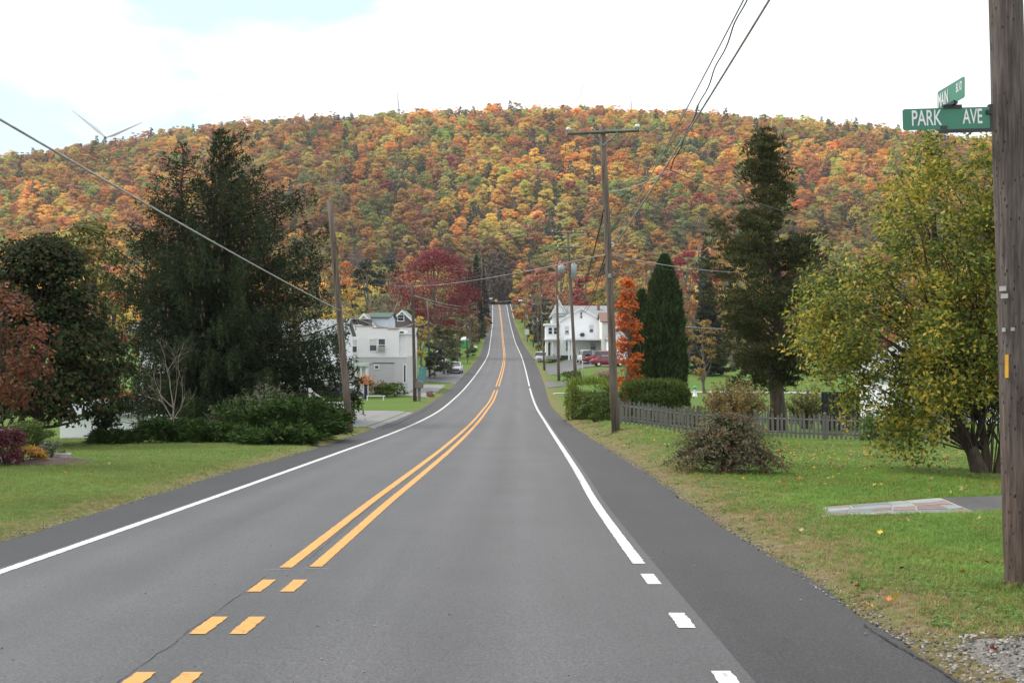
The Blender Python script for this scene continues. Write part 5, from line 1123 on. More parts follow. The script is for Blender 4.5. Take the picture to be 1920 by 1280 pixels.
def white_house():
    d = 190.0; s_ = d/F; X = lambda px: (px-960)*s_; Zp = lambda py: -(py-640)*s_
    o = thing('white_house', 'white clapboard house with carport beyond the tall poles on the right', 'house', (0, d, 0)); zb = Zp(670)
    gable_house(o, X(1051), X(1129), 0, 11, zb, Zp(600), Zp(578), M_WSID, M_SHING, True, 0.35, 0.12, M_DFOUND)
    # side wing with enclosed upper porch
    MB().bx(X(1024), X(1050.6), 1.0, 8, Zp(637), Zp(610)).build('upper_porch', M_WSID, o); MB().bx(X(1025), X(1050.6), 3.4, 8, zb, Zp(637)-0.02).build('porch_wall', M_WSID, o)
    MB().bx(X(1021), X(1052), 0.5, 8.4, Zp(637)-0.02, Zp(637)+0.16).build('porch_roof', M_WHITE, o); MB().bx(X(1021), X(1053), 0.6, 8.4, Zp(610)+0.01, Zp(606)).build('porch_cornice', M_WHITE, o)
    MB().bx(X(1023), X(1052), 0.9, 8, zb-0.3, zb+0.25).build('porch_floor', M_CONC, o)
    for px in (1027, 1036, 1048): MB().bx(X(px)-0.09, X(px)+0.09, 0.95, 1.13, zb+0.25, Zp(638)).build('porch_post', M_WHITE, o)
    dr = MB().bx(X(1029), X(1033), 3.34, 3.42, zb+0.25, Zp(642)).build('door', mat('dark_door', (0.05, 0.045, 0.045), None, 0.5, 3), o); MB().bx(X(1032.3), X(1032.6), 3.29, 3.33, zb+1.2, zb+1.3).build('handle', M_METAL, dr)
    for px in (1029, 1039): win(o, X(px), Zp(626), 0.55, 1.05, 0.99)
    w1 = win(o, X(1060), Zp(626), 0.55, 1.25, -0.01, blind=0.55); MB().bx(X(1060.5), X(1065), -0.45, -0.03, Zp(626), Zp(623)).build('air_conditioner', M_CONC, w1)
    win(o, X(1105.5), Zp(623), 0.58, 1.2, -0.01, blind=0.5); win(o, X(1088), Zp(596.5), 0.32, 1.0, -0.01); win(o, X(1061.5), Zp(657.5), 0.2, 1.35, -0.01); win(o, X(1107.5), Zp(655), 0.8, 1.15, -0.01)
    ds = MB(); ds.ell((X(1091.5), -0.5, Zp(627.5)), (0.42, 0.10, 0.33), 16, 8); ds.cyl((X(1091.5), -0.45, Zp(627.5)), (X(1091.5), 0.0, Zp(629)), 0.03); ds.build('satellite_dish', M_DMETAL, o, True)
    # carport
    MB().bx(X(1058), X(1137), -5.4, -0.03, Zp(637.5), Zp(634.5)).build('carport_roof', M_WHITE, o)
    for px, y in ((1064, -5.0), (1069, -5.0), (1134, -5.0)): MB().bx(X(px)-0.12, X(px)+0.12, y-0.12, y+0.12, gz(X(px), d+y)-0.1, Zp(637.6)).build('carport_post', M_WHITE, o)
    MB().bx(X(1050.6)-0.05, X(1050.6)+0.05, -0.09, -0.02, zb, Zp(608)).build('downspout', M_WHITE, o)
    # rear, larger roof and chimney
    o2 = thing('rear_house', 'grey-roofed white house with brick chimney behind the white one', 'house', (0, 216, 0)); s2 = 216/F; X2 = lambda px: (px-960)*s2; Z2 = lambda py: -(py-640)*s2
    gable_house(o2, X2(1044), X2(1146), 0, 10, gz(10, 216), Z2(592), Z2(573), M_WSID, M_SHING, False); MB().bx(X2(1122), X2(1126.5), 2.5, 3.2, Z2(600), Z2(571)).build('chimney', M_BRICK, o2)
    gable_house(o2, X2(1036), X2(1062), 1, 12, gz(10, 216), Z2(588), Z2(563), M_WSID, M_SHING, True)
    o3 = thing('cream_house', 'cream house with brown roof half hidden by the tall pole', 'house', (0, 183, 0)); s3 = 183/F; X3 = lambda px: (px-960)*s3; Z3 = lambda py: -(py-640)*s3
    gable_house(o3, X3(1129), X3(1162), 0, 8, Z3(678), Z3(603), Z3(586), M_CREAM, M_BSHING, False, 0.3)
    gable_house(o3, X3(1137), X3(1172), -3.5, 0.2, Z3(682), Z3(634), Z3(618), M_WSID, M_SHING, True, 0.3); win(o3, X3(1158), Z3(656), 0.9, 1.1, -3.51)
white_house()

def flat_building():
    d = 108.0; s_ = d/F; X = lambda px: (px-960)*s_; Zp = lambda py: -(py-640)*s_
    o = thing('flat_roofed_building', 'pale grey two-storey flat-roofed building left of the road', 'building', (0, d, 0)); zb = gz(X(700), d)-0.3
    xl, xr = X(622), X(748)
    steps = [(622, 671, 608.4), (671, 699.5, 612), (699.5, 727.5, 615), (727.5, 748, 617.5)]
    for a, b, y in steps:
        MB().bx(X(a), X(b), 0, 9, Zp(669), Zp(y)).build('wall', M_GSID, o); MB().bx(X(a)-0.04, X(b)+0.04, -0.07, 0.28, Zp(y)+0.003, Zp(y)+0.09).build('coping', mat('copper_coping', (0.42, 0.22, 0.15), (0.28, 0.15, 0.11), 0.6, 4), o)
    lw = MB(); lw.add([[X(622), -0.10, zb], [X(766), -0.10, zb], [X(762), -0.10, Zp(669)], [X(622), -0.10, Zp(669)], [X(622), 9, zb], [X(766), 9, zb], [X(762), 9, Zp(669)], [X(622), 9, Zp(669)]], [[0, 1, 2, 3], [1, 5, 6, 2], [3, 2, 6, 7], [4, 0, 3, 7]]); lw.build('ground_floor_wall', M_VSID, o)
    MB().bx(X(622), X(763), -0.16, -0.08, Zp(669.5), Zp(667.5)).build('belt_board', M_WHITE, o)
    MB().bx(X(748)+0.005, X(760), 0.6, 8.8, Zp(669)+0.01, Zp(627)).build('side_bay', M_GSID, o); MB().bx(X(748)+0.005, X(762.5), 0.3, 9, Zp(627)+0.01, Zp(624)).build('eave', M_WHITE, o); MB().bx(X(749), X(756.5), 0.25, 0.29, Zp(624), Zp(621)).build('vent', M_DMETAL, o)
    gd = MB(); gd.bx(X(690), X(739), -0.17, -0.11, zb+0.2, Zp(681.5)); gd.build('garage_panel', siding('garage_panel', (0.44, 0.44, 0.435), 0.16, True), o)
    MB().bx(X(689), X(740), -0.20, -0.11, Zp(681.2), Zp(679.8)).build('lintel', M_DMETAL, o)
    win(o, X(658), Zp(660), 0.55, 1.15, -0.005, blind=0.5); win(o, X(693.5), Zp(657.5), 0.62, 1.1, -0.005, blind=0.45); w = win(o, X(710), Zp(657.5), 0.6, 1.1, -0.005); MB().bx(X(710), X(722), -0.42, -0.05, Zp(658), Zp(649.5)).build('air_conditioner', M_CONC, w)
    win(o, X(703.5), Zp(690.3), 0.33, 0.24, -0.175, mull=False); win(o, X(757.5), Zp(716), 0.16, 1.6, -0.105, mull=False)
    MB().bx(X(648), X(681), 4, 7, Zp(611), Zp(597)).build('roof_shed', M_DMETAL, o); MB().bx(X(633), X(683), 3.9, 7.1, Zp(597)+0.01, Zp(595.5)).build('roof_shed_cap', M_CONC, o)
    sp = MB(); sp.tube([(X(692), -2.2, zb), (X(692), -2.2, zb+2.6)], 0.03, 6); sp.ell((X(691), -2.35, zb+2.3), (0.26, 0.08, 0.26), 14, 8); sp.build('satellite_dish', M_DMETAL, o)
    # old gabled house with porch, mostly behind the spruce
    d2 = 99.0; s2 = d2/F; X2 = lambda px: (px-960)*s2; Z2 = lambda py: -(py-640)*s2
    h = thing('porch_house', 'white house with grey roof and columned porch behind the spruce boughs', 'house', (0, d2, 0)); zb2 = gz(X2(650), d2)-0.2
    gable_house(h, X2(560), X2(640), 0.4, 7, zb2, Z2(628), Z2(600), M_WSID, M_SHING, False, 0.3); win(h, X2(622), Z2(664), 0.7, 1.3, 0.39)
    MB().bx(X2(600), X2(698), -2.6, 0.3, Z2(684), Z2(680)).build('porch_roof', M_SHING, h); MB().bx(X2(600), X2(699), -2.75, -2.61, Z2(685), Z2(680.5)).build('porch_fascia', mat('mint_paint', (0.5, 0.62, 0.58), None, 0.6, 3), h)
    for px in (650, 664, 674, 684, 694): MB().bx(X2(px)-0.07, X2(px)+0.07, -2.5, -2.36, zb2, Z2(685)-0.01).build('porch_post', M_WHITE, h)
    MB().bx(X2(640), X2(690), 0.0, 0.3, zb2, Z2(684)-0.01).build('porch_wall', M_WSID, h); MB().bx(X2(648), X2(684), -2.42, -2.30, zb2, Z2(722)).build('porch_parapet', M_WSID, h)
    # green-roofed house behind
    d3 = 128.0; s3 = d3/F; X3 = lambda px: (px-960)*s3; Z3 = lambda py: -(py-640)*s3
    g = thing('green_roofed_house', 'pale blue house with green roof peeking over the flat roof', 'house', (0, d3, 0))
    gable_house(g, X3(690), X3(729), 0, 7, gz(X3(710), d3), Z3(596), Z3(587), siding('pale_blue_siding', (0.55, 0.62, 0.70), 0.2), M_GSHING, False, 0.25); gable_house(g, X3(668), X3(708), -2.5, 3.0, gz(X3(700), d3), Z3(612), Z3(590), M_CREAM, M_SHING, True, 0.3); win(g, X3(692), Z3(611), 0.35, 0.8, -2.51)
    MB().bx(X3(680), X3(685), 5, 5.6, Z3(600), Z3(576)).build('chimney', M_BRICK, g)
    d4 = 140.0; s4 = d4/F; X4 = lambda px: (px-960)*s4; Z4 = lambda py: -(py-640)*s4
    b = thing('brown_house', 'small brown shingled house beside the red maple', 'house', (0, d4, 0)); gable_house(b, X4(738), X4(770), 0, 6, gz(X4(750), d4), Z4(598), Z4(583), mat('brown_wall', (0.16, 0.13, 0.12), (0.11, 0.09, 0.08), 0.9, 5), M_SHING, True, 0.3); win(b, X4(746), Z4(601), 0.7, 0.7, -0.01)
    # white house with awnings right of the flat building
    d5 = 134.0; s5 = d5/F; X5 = lambda px: (px-960)*s5; Z5 = lambda py: -(py-640)*s5
    e = thing('awning_house', 'narrow white house behind the second left pole', 'house', (0, d5, 0)); gable_house(e, X5(742), X5(774), 0, 6, gz(X5(760), d5), Z5(632), Z5(616), M_WSID, M_SHING, False, 0.3); MB().bx(X5(758), X5(774), -1.6, -0.05, Z5(655), Z5(652)).build('porch_roof', M_WHITE, e)
    for px in (759, 765, 772): MB().bx(X5(px)-0.07, X5(px)+0.07, -1.5, -1.36, gz(X5(px), d5-1.5)-0.05, Z5(655)-0.01).build('porch_post', M_WHITE, e)
flat_building()

def spruce_house():
    d = 61.5; s_ = d/F; X = lambda px: (px-960)*s_; Zp = lambda py: -(py-640)*s_
    o = thing('white_gabled_house', 'white gabled house hidden behind the great spruce', 'house', (0, d, 0)); zb = gz(X(300), d)-0.4
    gable_house(o, X(262), X(480), 0, 9, zb, Zp(610), Zp(528), M_WSID, M_SHING, True, 0.5); gable_house(o, X(118), X(261.5), -0.4, 7, zb, Zp(778), Zp(760), M_WSID, M_SHING, False, 0.3)
    win(o, X(320), Zp(660), 0.8, 1.4, -0.01); win(o, X(430), Zp(660), 0.8, 1.4, -0.01); win(o, X(300), Zp(770), 0.8, 1.3, -0.01); win(o, X(360), Zp(580), 0.5, 0.9, -0.01)
    # porch steps with white railing by the leaning pole
    x0, d0, z0 = gp(604, 800, 20); r = thing('stair_railing', 'white wooden stair railing between spruce and leaning pole', 'railing', (x0, 53, gz(x0, 53)))
    n = 9
    for k in range(n): MB().bx(-0.85+k*0.17-0.025, -0.85+k*0.17+0.025, -0.03, 0.03, 0.12+max(0, (5-k)*0.12), 1.0+max(0, (5-k)*0.12)).build('baluster', M_WHITE, r)
    MB().tube([(-0.95, 0, 1.6), (-0.1, 0, 1.02), (0.62, 0, 1.0)], 0.045, 6).build('handrail', M_WHITE, r); MB().tube([(-0.95, 0, 0.72), (-0.1, 0, 0.15), (0.62, 0, 0.12)], 0.035, 6).build('bottom_rail', M_WHITE, r)
    for xx in (-0.95, 0.62): MB().bx(xx-0.06, xx+0.06, -0.06, 0.06, -0.05, 1.1 if xx > 0 else 1.7).build('newel_post', M_WHITE, r)
spruce_house()
def yard_building():
    d = 63.0; s_ = d/F; X = lambda px: (px-960)*s_; Zp = lambda py: -(py-640)*s_
    o = thing('white_garage', 'white garage glimpsed through the yellowing tree', 'building', (0, d, 0)); zb = gz(X(1760), d)
    gable_house(o, X(1688), X(1900), 0, 8, zb-0.2, Zp(700), Zp(640), siding('garage_white', (0.70, 0.72, 0.76), 0.2), M_SHING, True, 0.4)
    MB().bx(X(1735), X(1830), -0.08, -0.02, zb, Zp(728)).build('garage_door', mat('grey_door', (0.26, 0.25, 0.25), None, 0.7, 3), o); MB().bx(X(1728), X(1734), -0.3, -0.02, zb, Zp(722)).build('corner_post', M_BRICK, o)
    win(o, X(1700), Zp(745), 0.8, 1.0, -0.01)
yard_building()

# ------------------------------------------------------------------ utility poles
M_INS = mat('white_porcelain', (0.7, 0.72, 0.74), (0.55, 0.58, 0.62), 0.25, 3)
POLES = {}
def pole(key, base, top, r0, r1, label, d=None, material=M_POLE, extra=None):
    if d is None: x, d, z = gp(*base)
    else: x = PX(base[0], d); z = gz(x, d)
    T = np.array(P(top[0], top[1], d)); B = np.array([x, d, z]); ax = T-B
    o = thing('utility_pole', label, 'utility pole', tuple(B), group='wooden utility poles')
    n = 7; t = np.linspace(0, 1, n)[:, None]; rng = np.random.default_rng(abs(hash(key)) % 1000 if False else sum(map(ord, key)))
    w = rng.normal(size=(n, 3))*0.012*np.array([1, 1, 0]); w[0] = 0
    pts = ax*t+w; pts[0] -= ax/np.linalg.norm(ax)*0.4
    MB().tube(pts, np.linspace(r0, r1, n), 14).build('post', material, o, True)
    at = lambda py: ax*((-(py-640)/F*d-B[2])/ax[2])                    # point on the axis at photograph row py, local
    POLES[key] = (o, B, at, d); return o, at
def crossarm(o, at, py, L, tilt=0.0, ins=(), brace=True, yaw=0.0, m=None):
    c = at(py); u = np.array([math.cos(yaw), math.sin(yaw), tilt]); u /= np.linalg.norm(u); y = np.array([0, -0.14, 0])
    a = MB(); a.tube([c+y-u*L/2, c+y+u*L/2], 0.068, 4); arm = a.build('crossarm', m or mat('arm_wood', (0.15, 0.155, 0.13), (0.08, 0.085, 0.07), 0.9, 5, (0.3, 2, 2)), o)
    for s_ in ins:
        p = c+y+u*L*s_; q = MB(); q.cyl(p+[0, 0, 0.05], p+[0, 0, 0.10], 0.02, sides=8); q.tube([p+[0, 0, 0.10], p+[0, 0, 0.13], p+[0, 0, 0.16], p+[0, 0, 0.21], p+[0, 0, 0.23]], [0.05, 0.085, 0.085, 0.06, 0.02], 12); q.build('insulator', M_INS, o, True)
    if brace:
        for s_ in (-1, 1): MB().tube([c+y*1.1+u*L*0.2*s_+[0, -0.03, -0.03], c+np.array([0, -0.13, -0.45*L/2.44])], 0.017, 5).build('brace', M_METAL, o)
def transformer(o, at, py, side, r=0.24, h=0.75, m=None):
    c = at(py)+np.array([side, -0.05, 0]); a = MB(); a.tube([c+[0, 0, -h/2], c+[0, 0, -h/2+0.03], c+[0, 0, h/2-0.05], c+[0, 0, h/2], c+[0, 0, h/2+0.05]], [r*0.9, r, r, r*0.95, r*0.3], 18)
    t = a.build('transformer', m or M_METAL, o, True)
    for dx in (-0.1, 0.1): MB().tube([c+[dx, 0, h/2+0.03], c+[dx, 0, h/2+0.13], c+[dx, 0, h/2+0.2]], [0.035, 0.05, 0.02], 8).build('bushing', M_INS, t, True)
    MB().tube([at(py), c], 0.05, 4).build('bracket', M_DMETAL, t)
pole('L1', (656, 809), (618, 375), 0.15, 0.11, 'leaning wooden pole at the left lawn edge')
pole('L2', (778, 752), (773, 530), 0.15, 0.10, 'dark wooden pole beside the brown mailbox', material=M_POLE2)
pole('L3', (806, 707), (802, 563), 0.15, 0.11, 'grey wooden pole left of the white sedan')
pole('L4', (858, 683), (856, 592), 0.15, 0.11, 'wooden pole just behind the white sedan', material=M_POLE2)
pole('L5', (876, 660), (874, 572), 0.15, 0.11, 'wooden pole in front of the green portable toilet', material=M_POLE2)
pole('L6', (896, 645), (894, 565), 0.15, 0.11, 'wooden pole beyond the portable toilet on the left')
pole('L7', (906, 620), (905, 556), 0.15, 0.11, 'farthest wooden pole on the left side below the crest')
o, at = pole('P', (1155, 810), (1130, 238), 0.155, 0.105, 'tall wooden pole with crossarm in front of the hedge')
crossarm(o, at, 249, 2.55, 0.045, (-0.485, 0.475))
MB().box(at(517)+np.array([0, -0.165, 0]), (0.10, 0.015, 0.14)).build('number_plate', M_CONC, o)
for py, dx in ((457, 0.16), (463, 0.19)): c = at(py); MB().tube([c+[0.1, -0.05, 0], c+[dx, -0.1, 0.02], c+[dx+0.05, -0.1, 0.02]], [0.02, 0.045, 0.03], 8).build('spool_insulator', M_INS, o, True)
pole('A', (1048, 714), (1043, 492), 0.17, 0.12, 'wooden pole with ivy at its foot beside the curved apron')
o, at = pole('B', (1080, 706), (1064, 433), 0.19, 0.14, 'tall pole with two crossarms and grey transformers', d=122)
crossarm(o, at, 436, 3.6, -0.02, (-0.45, 0.16, 0.42)); crossarm(o, at, 464, 2.6, 0.03, (-0.45, 0.2), yaw=0.3)
transformer(o, at, 505, -0.85, 0.40, 0.75); transformer(o, at, 509, 0.42, 0.34, 1.5)
pole('C', (1021, 694), (1013, 544), 0.17, 0.12, 'wooden pole beside the silver minivan')
o, at = pole('D', (1011, 677), (1005, 552), 0.17, 0.12, 'dark pole with transformer left of the minivan', material=M_POLE2); transformer(o, at, 578, -0.5, 0.33, 1.3, M_DMETAL); crossarm(o, at, 556, 2.2, 0, (-0.45, 0.45))
o, at = pole('E', (1000, 651), (998, 558), 0.17, 0.12, 'grey wooden pole near the yellow sign')
o, at = pole('F', (989, 641), (987, 556), 0.17, 0.12, 'pole carrying a street lamp on the right roadside')
def lamp_arm(o, at, py, dx, dz=0.3, s_=1.0):
    c = at(py); a = MB(); a.tube([c, c+np.array([dx*0.5, 0, dz])*s_, c+np.array([dx, 0, dz*1.1])*s_], 0.05, 6); h = a.build('lamp_arm', M_METAL, o)
    e = c+np.array([dx, 0, dz*1.1])*s_; l_ = MB(); sg = 1 if dx > 0 else -1; l_.tube([e, e+np.array([0.25*sg, 0, 0.02])*s_, e+np.array([0.75*sg, 0, -0.02])*s_, e+np.array([0.9*sg, 0, -0.06])*s_], np.array([0.07, 0.16, 0.2, 0.08])*s_, 10); l_.build('lamp_head', M_INS, h, True)
lamp_arm(o, at, 566, -0.8, 0.25, 1.3)
o, at = pole('G', (984, 610), (983, 540), 0.17, 0.12, 'farthest thin pole on the right below the crest')
o, at = pole('H', (909, 583), (909, 556), 0.17, 0.12, 'crest pole with street lamp left of the road'); lamp_arm(o, at, 562, 1.2, 0.3, 1.6)
# the near pole at the right edge of the picture
def near_pole():
    zb = gz(4.46, 10.0); B = np.array([4.462, 10.0, zb]); o = thing('utility_pole', 'huge weathered wooden pole at the right edge with the street signs', 'utility pole', tuple(B), group='wooden utility poles')
    H = 11.0; ux = -0.0305; n = 120; sides = 40
    t = np.linspace(-0.3, H, n); th = np.linspace(0, 2*math.pi, sides, endpoint=False)
    R = np.interp(t, [-0.3, 0, 5, H], [0.168, 0.165, 0.147, 0.12]); rng = np.random.default_rng(2)
    # drying checks: grooves that run with the grain
    g = vnoise(np.repeat(th[None]*9, n, 0), np.repeat(t[:, None]*0.5, sides, 1), 1.0, 6)*0.012+vnoise(np.repeat(th[None]*22, n, 0), np.repeat(t[:, None]*1.7, sides, 1), 1.0, 8)*0.006
    RR = R[:, None]-g
    V = np.stack([RR*np.cos(th)[None]+ux*t[:, None], RR*np.sin(th)[None], np.repeat(t[:, None], sides, 1)], -1).reshape(-1, 3)
    i = np.arange(n-1)[:, None]; j = np.arange(sides)[None]; k = (j+1) % sides
    q = np.stack([i*sides+j, i*sides+k, (i+1)*sides+k, (i+1)*sides+j], -1).reshape(-1, 4)
    m, nt, nn, l, b = nodes('near_pole_wood'); b.inputs['Roughness'].default_value = 0.95
    tcn = nn.new('ShaderNodeTexCoord'); mpn = nn.new('ShaderNodeMapping'); mpn.inputs['Scale'].default_value = (1, 1, 0.06); l.new(tcn.outputs['Object'], mpn.inputs[0])
    a = nn.new('ShaderNodeTexNoise'); a.inputs['Scale'].default_value = 38; a.inputs['Detail'].default_value = 8; a.inputs['Roughness'].default_value = 0.7; l.new(mpn.outputs[0], a.inputs[0])
    r = nn.new('ShaderNodeValToRGB'); e = r.color_ramp.elements; e[0].position = 0.30; e[0].color = (0.026, 0.021, 0.019, 1); e[1].position = 0.72; e[1].color = (0.17, 0.147, 0.135, 1); e.new(0.5).color = (0.082, 0.067, 0.06, 1); l.new(a.outputs[0], r.inputs[0])
    # dark climbing-spike gouges
    vo = nn.new('ShaderNodeTexVoronoi'); mp2 = nn.new('ShaderNodeMapping'); mp2.inputs['Scale'].default_value = (1, 1, 0.45); l.new(tcn.outputs['Object'], mp2.inputs[0]); l.new(mp2.outputs[0], vo.inputs['Vector']); vo.inputs['Scale'].default_value = 26
    lt = nn.new('ShaderNodeMath'); lt.operation = 'LESS_THAN'; lt.inputs[1].default_value = 0.20; l.new(vo.outputs['Distance'], lt.inputs[0])
    n2 = nn.new('ShaderNodeTexNoise'); n2.inputs['Scale'].default_value = 3; l.new(tcn.outputs['Object'], n2.inputs[0]); gt = nn.new('ShaderNodeMath'); gt.operation = 'GREATER_THAN'; gt.inputs[1].default_value = 0.47; l.new(n2.outputs[0], gt.inputs[0])
    ml = nn.new('ShaderNodeMath'); ml.operation = 'MULTIPLY'; l.new(lt.outputs[0], ml.inputs[0]); l.new(gt.outputs[0], ml.inputs[1])
    mxn = nn.new('ShaderNodeMix'); mxn.data_type = 'RGBA'; l.new(ml.outputs[0], mxn.inputs[0]); l.new(r.outputs[0], mxn.inputs[6]); mxn.inputs[7].default_value = (0.022, 0.018, 0.017, 1)
    # redder wood low down
    sp = nn.new('ShaderNodeSeparateXYZ'); l.new(tcn.outputs['Object'], sp.inputs[0]); mr = nn.new('ShaderNodeMapRange'); mr.inputs[1].default_value = 0.2; mr.inputs[2].default_value = 2.2; mr.inputs[3].default_value = 0.65; mr.inputs[4].default_value = 0.0; l.new(sp.outputs[2], mr.inputs[0])
    mx2 = nn.new('ShaderNodeMix'); mx2.data_type = 'RGBA'; mx2.blend_type = 'MULTIPLY'; l.new(mr.outputs[0], mx2.inputs[0]); l.new(mxn.outputs[2], mx2.inputs[6]); mx2.inputs[7].default_value = (0.95, 0.68, 0.55, 1); l.new(mx2.outputs[2], b.inputs['Base Color'])
    bp = nn.new('ShaderNodeBump'); bp.inputs['Strength'].default_value = 0.9; bp.inputs['Distance'].default_value = 0.012; l.new(a.outputs[0], bp.inputs['Height']); l.new(bp.outputs[0], b.inputs['Normal'])
    MB().add(V, q).build('post', m, o, True)
    # tags: photograph pixel -> on the pole's face toward the camera
    def onface(px, py):
        x, y, z = P(px, py, 9.93); z -= zb; xc = ux*z; x -= B[0]; rr = float(np.interp(z, [0, 5, H], [0.165, 0.147, 0.12])); dx = np.clip(x-xc, -rr*0.985, rr*0.985); a_ = math.asin(dx/rr); return np.array([xc+dx, -math.sqrt(rr*rr-dx*dx), z]), a_
    for nm, px, py, w, h, mm in (('number_tag', 1880, 541, 0.062, 0.042, M_CONC), ('number_tag', 1882, 555, 0.062, 0.042, M_CONC), ('small_tag', 1882, 618, 0.03, 0.035, M_CONC), ('round_tag', 1893, 617, 0.03, 0.03, M_CONC), ('warning_strip', 1886, 686, 0.03, 0.20, mat('yellow_tag', (0.65, 0.36, 0.03), (0.5, 0.25, 0.02), 0.5, 4))):
        p, a_ = onface(px, py); e_ = link(nm, MB().box((0, -0.006, 0), (w, 0.008, h)).mesh(nm), o, tuple(p)); e_.data.materials.append(mm); e_.rotation_euler = (0, 0, a_*0.85)
    POLES['R'] = (o, B, lambda py: np.array([ux*((-(py-640)/F*10)-zb), 0, (-(py-640)/F*10)-zb]), 10.0)
near_pole()

# ------------------------------------------------------------------ street signs on the near pole
M_SGREEN = mat('sign_green', (0.012, 0.17, 0.095), (0.010, 0.145, 0.08), 0.32, 3, spec=0.6); M_SWHITE = mat('sign_white', (0.72, 0.74, 0.76), (0.66, 0.68, 0.70), 0.4, 3)
def lettering(text, parent, x, z, h, w, y=-0.006, name='lettering'):
    cu = bpy.data.curves.new('t', 'FONT'); cu.body = text; cu.size = 1.0; cu.extrude = 0.0; cu.offset = 0.012; cu.resolution_u = 4
    t = bpy.data.objects.new('t', cu); COL.objects.link(t); dg = bpy.context.evaluated_depsgraph_get(); me = bpy.data.meshes.new_from_object(t.evaluated_get(dg)); bpy.data.objects.remove(t)
    v = np.array([p.co[:] for p in me.vertices]); lo, hi = v.min(0), v.max(0)
    for p in me.vertices: p.co = (x+(p.co.x-lo[0])/(hi[0]-lo[0])*w, y, z+(p.co.y-lo[1])/(hi[1]-lo[1])*h)
    me.materials.append(M_SWHITE); return link(name, me, parent)
def blade(parent, w, h, name='sign_blade'):
    r = 0.02; pts = []
    for cx, cz, a0 in ((w-r, r, -90), (w-r, h-r, 0), (r, h-r, 90), (r, r, 180)):
        for a in range(0, 91, 30): pts.append((cx+r*math.cos(math.radians(a0+a)), cz+r*math.sin(math.radians(a0+a))))
    n = len(pts); V = [[x, -0.003, z] for x, z in pts]+[[x, 0.003, z] for x, z in pts]+[[w/2, -0.003, h/2], [w/2, 0.003, h/2]]
    return MB().add(V, [[k, (k+1) % n, n+(k+1) % n, n+k] for k in range(n)], [[2*n, k, (k+1) % n] for k in range(n)]+[[2*n+1, n+(k+1) % n, n+k] for k in range(n)]).build(name, M_SGREEN, parent)
def street_signs():
    d = 9.9; s_ = d/F; a = P(1693, 245, d); w = (1857-1693)*s_; h = (245-205)*s_
    o = thing('street_sign', 'green PARK AVE street sign fixed to the near pole', 'street sign', (a[0], d, a[2])); o.rotation_euler = (0, math.radians(-1.6), 0)
    blade(o, w, h)
    lettering('PARK', o, 17*s_, 8*s_, 29*s_, 56*s_); lettering('AVE', o, 112*s_, 9*s_, 28*s_, 37*s_)
    MB().box((w*0.72, 0.0, -0.016), (w*0.62, 0.03, 0.028)).build('support_arm', M_DMETAL, o); MB().box((77*s_, -0.004, 0.012), (0.05, 0.02, 0.035)).build('lower_clip', M_DMETAL, o)
    MB().box((w+0.012, 0.02, h*0.5), (0.03, 0.05, h*1.25)).build('pole_bracket', M_DMETAL, o); MB().box((w-0.01, -0.012, h*0.74), (0.045, 0.03, 0.035)).build('bracket_clip', M_DMETAL, o)
    # second blade turned nearly edge-on above it
    c = MB(); c.box((0, 0, 0.008), (0.16, 0.035, 0.03)); o2 = thing('street_sign', 'green MAIN street sign seen at a sharp angle above PARK AVE', 'street sign', (PX(1785, d), d+0.0, P(0, 202, d)[2]))
    c.build('upper_clamp', M_DMETAL, o2); ang = math.radians(-90.5)
    W2 = 0.62; H2 = 0.178; hd = bpy.data.objects.new('sign_face', None)
    b = blade(o2, W2, H2); b.rotation_euler = (0, 0, ang); b.location = (-0.34*math.cos(ang), -0.34*math.sin(ang), 0.03)
    for tx, x, z, hh, ww in (('MAIN', 0.025, 0.03, 0.12, 0.235), ('BLVD', 0.45, 0.075, 0.075, 0.13)):
        lettering(tx, b, x, z, hh, ww)
    MB().box((0, 0, 0.032), (0.035, 0.17, 0.03)).build('cross_clamp', M_DMETAL, o2)
street_signs()

# ------------------------------------------------------------------ cables
def cable(a, b, sag, r, label, m=M_CABLE, n=22, name='overhead_cable', wob=0.0):
    a, b = np.array(a, float), np.array(b, float); t = np.linspace(0, 1, n)[:, None]
    p = a*(1-t)+b*t-np.array([0, 0, 1])*sag*4*t*(1-t)
    if wob: p[:, 2] += np.sin(np.linspace(0, 60, n))*wob; p[:, 0] += np.cos(np.linspace(0, 60, n))*wob
    o = MB().tube(p-a, r, 6).build(name, m, None, True, tuple(a)); return tag(o, label, 'cable', 'overhead cables')
def on(key, py, dx=0.0, dy=-0.1): o, B, at, d = POLES[key]; return B+at(py)+np.array([dx, dy, 0])
R_ = POLES['R'][1]
cable((-6.5, -4, 4.15), on('L1', 582, 0.05, -0.16), 0.18, 0.017, 'thick cable sweeping from upper left to the leaning pole', M_CABLEG, 40)
cable(on('L1', 582, 0.05), on('L2', 607), 0.5, 0.02, 'cable between the leaning pole and the mailbox pole', M_CABLEG); cable(on('L2', 607), on('L3', 602), 0.25, 0.02, 'cable from the mailbox pole to the next left pole', M_CABLEG)
cable(on('L3', 602), on('L4', 612), 0.7, 0.025, 'sagging cable over the bushy roadside tree', M_CABLEG); cable(on('L4', 612), on('L5', 605), 0.6, 0.025, 'cable sagging toward the portable toilet pole', M_CABLEG); cable(on('L5', 605), on('L6', 595), 1.2, 0.03, 'deeply sagging cable loop between far left poles', M_CABLEG)
cable(on('L2', 553), on('L5', 574), 0.3, 0.025, 'upper wire along the left poles', M_CABLEG, 30); cable(on('L3', 567), on('L6', 583), 0.3, 0.025, 'second wire along the left poles', M_CABLEG, 30)
cable(on('L1', 455), on('P', 374), 0.9, 0.012, 'thin wire crossing the road from leaning pole to tall pole', M_CABLE, 40)
